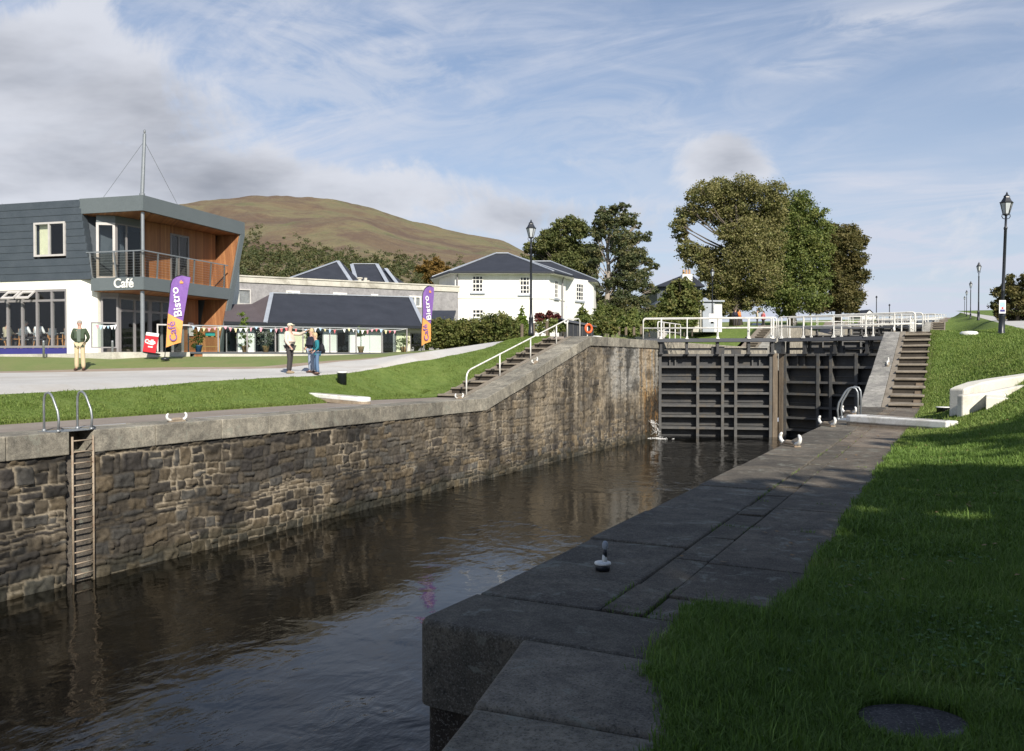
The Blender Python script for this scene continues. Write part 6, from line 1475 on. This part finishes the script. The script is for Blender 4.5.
# ------------------------------------------------------------------ the white house
wo_ = PD(500, 66); wh = thing('white_house', 'two storey white rendered house with dark hipped slate roofs right of the brown hill', 'house', (wo_.x, wo_.y, 0), 0)
def L3(px, d, z=0): return PD(px, d, z)-Vector((wo_.x, wo_.y, 0))
ZE = ZP(272.5, 66)
foot1 = [(439, 70.5), (455, 66.), (549, 66.2), (565.5, 69.2), (566, 80), (443, 80)]
foot2 = [(562, 69.6), (593.5, 73.2), (600, 82), (562, 82)]
q = MB(); P2(q, [tuple(L3(*p).xy) for p in foot1], .8, ZE); P2(q, [tuple(L3(*p).xy) for p in foot2], .8, ZE-.002); q.build('wall', 'house_render', wh)
def hip(fp, ridge, ov=.55, th=.12):
    pts = [Vector(L3(*p)) for p in fp]; c = sum(pts, Vector())/len(pts); out = []
    for p in pts: d_ = (p-c); d_.z = 0; out.append(p+d_.normalized()*ov*1.25)
    for o_ in out: o_.z = ZE+.02
    r0_, r1_ = ridge; q = MB(); polys = []
    n = len(out)
    for i in range(n):
        a, b_ = out[i], out[(i+1) % n]; m_ = (a+b_)/2
        ra = r0_ if (a-r0_).length < (a-r1_).length else r1_; rb = r0_ if (b_-r0_).length < (b_-r1_).length else r1_
        polys.append([a, b_, rb, ra] if (ra-rb).length > .01 else [a, b_, ra])
    for P_ in polys:
        k = len(P_); q.add(P_+[p-Vector((0, 0, th)) for p in P_], [tuple(range(k)), tuple(reversed(range(k, 2*k)))]+[(i, k+i, k+(i+1) % k, (i+1) % k) for i in range(k)])
    q.build('roof', 'roof_slate', wh)
    for i in range(n):
        a = out[i]; ra = r0_ if (a-r0_).length < (a-r1_).length else r1_
        if i in (0, 1, 2, 3): q = MB(); q.beam(a.lerp(ra, .02)+Vector((0, 0, .04)), ra+Vector((0, 0, .04)), .20, .06); q.build('ridge_flashing', 'lead', wh)
    q = MB(); q.beam(r0_+Vector((0, 0, .06)), r1_+Vector((0, 0, .06)), .24, .08); q.build('ridge_flashing', 'lead', wh)
    sf = MB(); P2(sf, [(p.x, p.y) for p in out], ZE-.14, ZE-.11); sf.build('soffit', 'house_render', wh)
    for i in range(n if n < 5 else 4):
        q = MB(); a, b_ = out[i], out[(i+1) % n]; q.beam(a+Vector((0, 0, -.09)), b_+Vector((0, 0, -.09)), .14, .12); q.build('gutter', 'black_iron', wh)
hip(foot1, (L3(495, 71.5, ZP(254, 71.5)), L3(508, 72, ZP(254, 72))))
hip([(532, 72.4), (593.5, 73.2), (600, 82), (532, 82)], (L3(532, 77, ZP(262, 77)), L3(551, 77, ZP(262, 77))), .45)
def hwin(px0, px1, py0, py1, f0, f1, nx=3, ny=3, sash=True, arched=False):
    """small paned window set on the wall line f0-f1 (columns and distances)"""
    a, b_ = L3(*f0), L3(*f1)
    def at(px):
        lo_, hi_ = 0., 1.
        for _ in range(40):
            m_ = (lo_+hi_)/2; v = a.lerp(b_, m_)+Vector((wo_.x, wo_.y, 0)); d = -v.x*ST+v.y*CT; r_ = v.x*CT+v.y*ST
            if 512+F*r_/d < px: lo_ = m_
            else: hi_ = m_
        return a.lerp(b_, lo_), d
    (p0_, d0), (p1_, d1) = at(px0), at(px1); L = (p1_-p0_).length; ang = math.atan2(p1_.y-p0_.y, p1_.x-p0_.x); z0, z1 = ZP(py1, d0), ZP(py0, d0)
    m_ = Matrix.Translation((p0_.x, p0_.y, 0)) @ Matrix.Rotation(ang, 4, 'Z')
    q = MB(); fr = .10; q.box(0, L, -.05, .04, z0, z0+fr); q.box(0, L, -.05, .04, z1-fr, z1); q.box(0, fr, -.05, .04, z0+fr, z1-fr); q.box(L-fr, L, -.05, .04, z0+fr, z1-fr)
    for i in range(1, nx): x = L*i/nx; q.box(x-.028, x+.028, -.045, .03, z0+fr, z1-fr)
    for j in range(1, ny): z = z0+(z1-z0)*j/ny; q.box(fr, L-fr, -.040, .025, z-(.03 if j != ny//2 else .045), z+(.03 if j != ny//2 else .045))
    w = q.build('window', 'white_paint', wh); w.data.transform(m_)
    g_ = MB().box(fr, L-fr, -.02, -.01, z0+fr, z1-fr).build('pane', 'dark_pane', w); g_.data.transform(m_)
    s_ = MB().box(-.12, L+.12, -.14, .02, z0-.14, z0-.005).build('sill', 'lead', w); s_.data.transform(m_)
def dp(t, b): b.inputs['Base Color'].default_value = (.02, .022, .026, 1); b.inputs['Roughness'].default_value = .08
M['dark_pane'] = M_('dark_pane', dp)
hwin(472, 483.5, 275.5, 292.5, (455, 66.), (549, 66.2), 3, 4); hwin(519.5, 530, 276.5, 294.5, (455, 66.), (549, 66.2), 3, 4)
hwin(472, 484, 309, 318, (455, 66.), (549, 66.2), 3, 2); hwin(554, 557.5, 280, 298, (549, 66.2), (565.5, 69.2), 2, 4); hwin(553.5, 557, 311, 320, (549, 66.2), (565.5, 69.2), 2, 2)
hwin(575.5, 583, 283, 300.5, (562, 69.6), (593.5, 73.2), 3, 4)
def pipe(px, d, z1): v = L3(px, d); MB().tube([(v.x, v.y, .8), (v.x, v.y, z1), (v.x+.1, v.y-.0, z1+.3)], .055, 8).build('drainpipe', 'frame_grey', wh)
pipe(457.5, 65.8, ZE-.2); pipe(562.5, 68.3, ZE-.45)
q = MB(); a, b_ = L3(455.3, 65.96), L3(549, 66.15); z = ZP(298, 66); q.beam((a.x, a.y, z), (b_.x, b_.y, z), .03, .10); a, b_ = L3(549.4, 66.2), L3(565, 69.0); q.beam((a.x, a.y, z), (b_.x, b_.y, z), .03, .1); q.build('string_course', 'cafe_render', wh)
# ------------------------------------------------------------------ small things round the white house
# black hut with a low pitched roof
v = PD(566, 50); t = thing('black_hut', 'low black timber hut with a sloping roof behind the head of the far steps', 'hut', (v.x, v.y, 0), YAW+R(14))
z0 = ZP(334, 50)-.4; w_ = 29/F*50
q = MB(); q.hexa([(0, 0, z0), (w_, 0, z0), (w_, 1.4, z0), (0, 1.4, z0)], [(0, 0, ZP(321, 50)), (w_, 0, ZP(326, 50)), (w_, 1.4, ZP(326, 50)), (0, 1.4, ZP(321, 50))]); q.build('wall', 'black_iron', t)
q = MB(); q.hexa([(-.15, -.15, ZP(321.5, 50)), (w_+.15, -.15, ZP(327, 50)), (w_+.1, .7, ZP(324.5, 50)), (-.15, .7, ZP(318.5, 50))], [(-.15, -.15, ZP(320.8, 50)), (w_+.15, -.15, ZP(326.2, 50)), (w_+.1, .7, ZP(323.5, 50)), (-.15, .7, ZP(317.5, 50))])
q.hexa([(-.15, .7, ZP(318.5, 50)), (w_+.1, .7, ZP(324.5, 50)), (w_+.15, 1.55, ZP(327, 50)), (-.15, 1.55, ZP(321.5, 50))], [(-.15, .7, ZP(317.5, 50)), (w_+.1, .7, ZP(323.5, 50)), (w_+.15, 1.55, ZP(326.2, 50)), (-.15, 1.55, ZP(320.8, 50))]); q.build('roof', 'asphalt_deck', t)
for i in range(6): x = .15+i*(w_-.3)/5; MB().box(x-.02, x+.02, -.025, 0, z0, ZP(322.5+5*x/w_, 50)).build('batten', 'gate_paint', t)
q = MB(); pts = arc((0, 0, 0), .22, 0, 360, 20, (1, 0, 0), (0, 0, 1)); v = PD(588.5, 46.5, ZP(328.5, 46.5))
t = thing('lifebuoy', 'orange lifebuoy ring standing beside the black hut', 'lifebuoy', tuple(v), YAW+R(35)); q.tube([p for p in pts], .06, 10, False); q.build('ring', 'orange', t, True); MB().tube([(0, .1, -.9), (0, .1, .3)], .03, 6).build('stake', 'white_paint', t)
v = PD(566, 49.6, ZP(321.5, 49.6)); q = MB(); q.tube(arc((0, 0, 0), .10, 0, 360, 16, (1, 0, 0), (0, 0, 1)), .05, 8, False); q.build('hose_ring', 'white_paint', None, True); o = bpy.data.objects['hose_ring']; o.location = v; o.rotation_euler = (0, 0, YAW); tag(o, 'white ring hanging on the front of the black hut', 'ring')
o = MB().lathe([(.34, 0), (.38, .06), (.3, .14), (.12, .17)], 16).build('mooring_dome', 'white_paint', None, True); v = PD(596, 43.4, RISE-.02); o.location = v; tag(o, 'low white painted dome on the coping corner beside the lifebuoy', 'bollard')
# wire fence posts
for i, (px, py) in enumerate(((522, 338), (533.5, 337), (547, 335.5), (619, 332), (626, 332), (634, 332), (641, 331))):
    d = 46 if i < 3 else 52; v = PD(px, d, ZP(py, d)-.2); o = MB().box(-.06, .06, -.06, .06, 0, .95 if i < 3 else .5).build('fence_post', 'timber_old', None, bevel=.01); o.location = v
    tag(o, ['short timber fence post left of the lamp post', 'short timber fence post just right of the lamp post', 'timber fence post before the low hedge'][i] if i < 3 else ['first', 'second', 'third', 'fourth'][i-3]+' grey post from the left before the garden shrubs', 'fence post', 'fence posts on the far bank')
# dark roofed house, kiosk
v = PD(655, 92); t = thing('dark_house', 'dark roofed house with a white chimney behind the small bushy tree', 'house', (v.x, v.y, 0), YAW)
def X_(px, d): return (px-655)/F*d
d = 92; q = MB(); q.box(X_(657, d), X_(700, d), 0, 8, 0, ZP(286, d)); q.build('wall', 'slate_clad', t)
q = MB(); q.hexa([(X_(653, d), -.6, ZP(287, d)), (X_(704, d), -.6, ZP(287, d)), (X_(704, d), 8.6, ZP(287, d)), (X_(653, d), 8.6, ZP(287, d))], [(X_(686, d), 3.6, ZP(273, d)), (X_(700, d), 3.6, ZP(273, d)), (X_(700, d), 4.4, ZP(273, d)), (X_(686, d), 4.4, ZP(273, d))]); r_ = q.build('roof', 'roof_slate', t)
q = MB(); q.box(X_(685, d), X_(695, d), 1.5, 2.6, ZP(284, d), ZP(273, d)); q.build('chimney', 'house_render', r_)
q = MB(); [q.lathe([(.13, 0), (.11, .55)], 8, (X_(x, d), 2.05, ZP(273, d))) for x in (687, 690, 693)]; q.build('chimney_pot', 'pot', r_)
mk('side_wing', 'slate_clad', lambda q: q.hexa([(X_(650, d), -3, 0), (X_(668, d), -3, 0), (X_(668, d), 1, 0), (X_(650, d), 1, 0)], [(X_(650, d), -3, ZP(306, d)), (X_(668, d), -3, ZP(292, d)), (X_(668, d), 1, ZP(292, d)), (X_(650, d), 1, ZP(306, d))]), t)
v = PD(638, 84); t = thing('garden_shed', 'pale gabled shed roof showing left of the dark roofed house', 'shed', (v.x, v.y, 0), YAW)
d = 84; q = MB(); q.hexa([(0, 0, 0), (1.9, 0, 0), (1.9, 3, 0), (0, 3, 0)], [(0, 0, ZP(312, d)), (1.9, 0, ZP(306, d)), (1.9, 3, ZP(306, d)), (0, 3, ZP(312, d))]); q.build('wall', 'concrete_pale', t); q = MB(); q.hexa([(-.2, -.2, ZP(313, d)), (2.1, -.2, ZP(305.5, d)), (2.1, 3, ZP(305.5, d)), (-.2, 3, ZP(313, d))], [(-.2, -.2, ZP(311.5, d)), (2.1, -.2, ZP(304, d)), (2.1, 3, ZP(304, d)), (-.2, 3, ZP(311.5, d))]); q.build('roof', 'roof_slate', t)
v = PD(693, 82); d = 82; t = thing('kiosk', 'small pale green and white kiosk below the big olive tree', 'kiosk', (v.x, v.y, 0), YAW+R(4))
x1, x2, x3 = 9/F*d, 18/F*d, 29/F*d; zk = ZP(332, d); 
q = MB(); q.box(0, x1, 0, 2.4, zk, ZP(304, d)); q.build('side_wall', 'concrete_pale', t); q = MB(); q.box(x1, x2+.3, -.25, 2.4, zk, ZP(302.5, d)); q.build('front_wall', 'lead', t); q = MB(); q.box(x2+.3, x3, -.1, 2.4, zk, ZP(303, d)); q.build('white_wall', 'house_render', t)
window(t, x1+1.05, x2+.25, ZP(315, d), ZP(306, d), -.28, (), (), .08, 'white_paint', .08)
q = MB(); q.box(-.2, x3+.15, -.45, 2.6, ZP(302, d), ZP(300.5, d)); q.lathe([(.5, ZP(300.5, d)), (.12, ZP(297, d))], 4, (x2-.3, 1, 0)); q.build('roof', 'lead', t)
SHADE = [(4.5, -7.5, 10.5, 4.2), (7.5, -3.0, 10.5, 4.2), (10.5, -.5, 10, 4.0), (13.5, 3.2, 9.5, 3.8), (10.5, -8, 12, 4.5), (12.2, 6.3, 9.6, 4.0)]
# ------------------------------------------------------------------ trees that shade the foreground
for i, (x, y, h_, w_) in enumerate(SHADE): shade_tree('tall broadleaf tree behind the camera, number %s of the row from the water' % ('one two three four five six seven'.split()[i]), x, y, h_, w_, 70+i)
# ------------------------------------------------------------------ grass blades
def zr_np(X, Y):
    T = np.where(Y > 35.3, 2.3+.052*(Y-35.3), np.maximum(.22, 2.3-.08*(35.3-Y))); w = smn((X+.70)/3.4)
    b_ = np.clip((Y-RS)/RL_, 0, 1)*RISE
    return b_+(T-b_)*w
def blades(name, P, hgt, wid, pal, seed):
    r = np.random.default_rng(seed); N = len(P); a = r.uniform(0, 2*np.pi, N); d = np.stack([np.cos(a), np.sin(a), 0*a], 1)
    h = (hgt*r.uniform(.45, 1.35, N)*(.55+.95*fbm(P[:, 0]*2.3, P[:, 1]*2.3, seed+40, 3))*np.where(r.random(N) < .02, 1.9, 1.))[:, None]; w = wid*r.uniform(.7, 1.2, N)[:, None]; bend = r.uniform(.1, .9, N)[:, None]*h; la = a+r.uniform(1, 2.2, N); ld = np.stack([np.cos(la), np.sin(la), 0*la], 1)
    up = np.array((0, 0, 1.)); m = P+up*h*.55+ld*bend*.3; t = P+up*h*(1-.25*(bend/h))+ld*bend
    V = np.stack([P-d*w/2-up*.01, P+d*w/2-up*.01, m-d*w*.4, m+d*w*.4, t], 1).reshape(-1, 3)
    k = (np.arange(N)*5)[:, None]; Fq = np.concatenate([k+np.array([0, 1, 3]), k+np.array([0, 3, 2]), k+np.array([2, 3, 4])], 1).reshape(-1, 3)
    pal = np.array(pal); tt = np.clip(r.random(N)*.6+.5*(fbm(P[:, 0]*1.6, P[:, 1]*1.6, seed, 3)-.2), 0, .999)*(len(pal)-1); i = tt.astype(int); f = (tt-i)[:, None]
    col = (pal[i]*(1-f)+pal[i+1]*f)*r.uniform(.75, 1.25, N)[:, None]
    return npmesh(name, V, Fq, 'leaf', None, False, np.repeat(col, 5, 0))
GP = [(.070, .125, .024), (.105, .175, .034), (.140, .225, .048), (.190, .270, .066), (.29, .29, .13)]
r = np.random.default_rng(2)
def scatter(n, d0, d1, x0, x1):
    """points over the near bank, thinning with distance, kept to the widened field of view"""
    d = d0*(d1/d0)**r.random(n); px = r.uniform(560, 1120, n); rr = (px-512)/F*d
    X = rr*CT-d*ST; Y = rr*ST+d*CT; return X, Y
X, Y = scatter(620000, 2.2, 15, 0, 0)
edge = np.where(Y < 2.7, -.84, np.where(Y < 3.6, -.84-.31*smn((Y-2.7)/.9), -1.15-.08*np.clip((Y-3.6)/.8, 0, 1)))
e2 = -.735+.05*(fbm(Y*1.9, Y*0+1.3, 21, 4)-.5)*2-.03+.07*(vn(Y*7, Y*0, 5)-.5)+.022*r.normal(size=len(Y))
wob = .07*(vn(X*8, Y*8, 3)-.5)+.06*(vn(X*2.1, Y*2.1, 4)-.5)+.03*r.normal(size=len(X))
ok = ((Y < 4.47+wob) & (X > edge+wob)) | (X > e2)
ok &= (((X-PLATE[0])/.185)**2+((Y-PLATE[1])/.17)**2) > 1+.3*(vn(X*20, Y*20, 1)-.5)
ok &= X < 5.5
X, Y = X[ok], Y[ok]; Z = np.where(X > -.70, zr_np(X, Y), .004)
print('blades', len(X))
dd = -X*ST+Y*CT
P = np.stack([X, Y, Z], 1)
near = dd < 5.5
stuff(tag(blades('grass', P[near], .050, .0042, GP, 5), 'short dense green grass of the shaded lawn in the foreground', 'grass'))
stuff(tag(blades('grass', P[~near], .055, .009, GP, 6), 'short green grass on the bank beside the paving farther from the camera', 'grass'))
n = 240000; dd_ = 14*(42/14.)**r.random(n); px = r.uniform(840, 1060, n); rr = (px-512)/F*dd_; X = rr*CT-dd_*ST; Y = rr*ST+dd_*CT
ok = (X > -.735) & (X < 2.5) & (Y > 13); X, Y = X[ok], Y[ok]
LP = [(.095, .150, .030), (.130, .195, .042), (.170, .235, .056), (.215, .260, .072), (.26, .26, .11)]  # brighter, yellower copy of the blade colours for sunlit ground
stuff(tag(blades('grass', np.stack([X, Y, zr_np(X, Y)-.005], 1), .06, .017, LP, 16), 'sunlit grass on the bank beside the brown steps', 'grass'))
n = 300000; Y = r.uniform(6, 36, n); px1 = np.array([quay_edge(y) for y in np.arange(6, 37, .25)]); a_ = np.interp(Y, np.arange(6, 37, .25), px1); b_ = np.interp(Y, np.arange(6, 37, .25), [p1(float(y)) for y in np.arange(6, 37, .25)])
X = a_+(b_-a_)*r.random(n); ok = r.random(n) < .75; X, Y = X[ok], Y[ok]; Z = np.array([zl(x, y) for x, y in zip(X.tolist(), Y.tolist())])
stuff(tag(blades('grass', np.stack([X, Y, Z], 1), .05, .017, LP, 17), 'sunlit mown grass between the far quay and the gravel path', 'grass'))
# fringes along the paving and the far quay
n = 26000; Y = r.uniform(14, 60, n); X = -.735+.05*(fbm(Y*1.9, Y*0+1.3, 21, 4)-.5)*2+np.abs(r.normal(0, .12, n))-.03; ok = (X < 3)
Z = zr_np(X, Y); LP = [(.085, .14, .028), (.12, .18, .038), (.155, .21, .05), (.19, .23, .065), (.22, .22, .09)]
stuff(tag(blades('grass_fringe', np.stack([X, Y, Z], 1), .055, .016, LP, 7), 'ragged grass edge along the sunlit steps and paving of the near bank', 'grass'))
n = 30000; Y = r.uniform(7, 27, n); X = np.array([p1b(float(y)) for y in Y])-np.abs(r.normal(0, .12, n))+.05
Z = np.array([zl(min(float(x), -17.31), float(y)) for x, y in zip(X, Y)])
stuff(tag(blades('grass_fringe', np.stack([X, Y, Z], 1), .055, .016, LP, 8), 'ragged grass edge along the far quay', 'grass'))
n = 1500; jy = r.choice([4.205, 4.27, 6.8, 8.2, 9.9, 11.3, 13.0], n); jx = np.where(r.random(n) < .5, -1.64+0*jy, -1.40); al = r.random(n) < .55
X = np.where(al, jx+r.normal(0, .006, n), r.uniform(-1.6, -.9, n)); Y = np.where(al, 4.3+r.random(n)**1.5*14, jy+r.normal(0, .006, n)); ok = vn(X*5, Y*3, 9) > .62; X, Y = X[ok], Y[ok]
stuff(tag(blades('joint_weeds', np.stack([X, Y, 0*X-.01], 1), .028, .005, GP, 9), 'tiny tufts of moss and grass in the joints of the near paving', 'weeds'))
# clover and plantain leaves among the grass
n = 2600; X, Y = scatter(n*4, 2.2, 9, 0, 0); ok = (X > -.62) & (X < 3) & (vn(X*1.3, Y*1.3, 77) > .58); X, Y = X[ok][:n], Y[ok][:n]; N = len(X); a = r.uniform(0, 6.28, N); s_ = r.uniform(.008, .017, N); Z = zr_np(X, Y)+r.uniform(.02, .045, N)
V = []
for k_ in range(6): V.append(np.stack([X+s_*np.cos(a+k_*1.0472)*(1 if k_ % 2 else .75), Y+s_*np.sin(a+k_*1.0472)*(1 if k_ % 2 else .75), Z+r.uniform(-.004, .006, N)], 1))
V = np.stack(V, 1).reshape(-1, 3); colr = np.repeat(np.array([(.075, .15, .045)])*r.uniform(.7, 1.4, N)[:, None], 6, 0)
stuff(tag(npmesh('clover', V, np.arange(6*N).reshape(N, 6), 'leaf', None, False, colr), 'patches of small clover leaves among the foreground grass', 'clover'))
# fallen leaves on the paving and the banks
n = 260; q = MB(); rr2 = random.Random(8)
for i in range(n):
    if i < 50: x, y = rr2.uniform(-1.7, -.7), rr2.uniform(5, 20); z = .006
    else: x, y = rr2.uniform(-.5, 1.6), rr2.uniform(4, 34); z = zr(x, y)+.05
    a = rr2.uniform(0, 6.3); s_ = rr2.uniform(.014, .03); q.add([(x+s_*math.cos(a+k*1.57)*(1 if k % 2 else .6), y+s_*math.sin(a+k*1.57)*(1 if k % 2 else .6), z+rr2.uniform(0, .012)) for k in range(4)], [(0, 1, 2, 3)])
M['dead_leaf'] = plain('dead_leaf', (.22, .13, .05), .8)
stuff(tag(q.build('fallen_leaves', 'dead_leaf'), 'small brown fallen leaves scattered on the paving and grass', 'leaves'))
for k_ in ('n', 'q'): pass
# safety: canal bed and far ground beneath the pounds
b = MB(); b.box(XL-.1, XR+1.2, -45, GY+260, -4.6, -4.4); struct(b.build('canal_bed', 'earth'))
print('objects', len(bpy.data.objects))
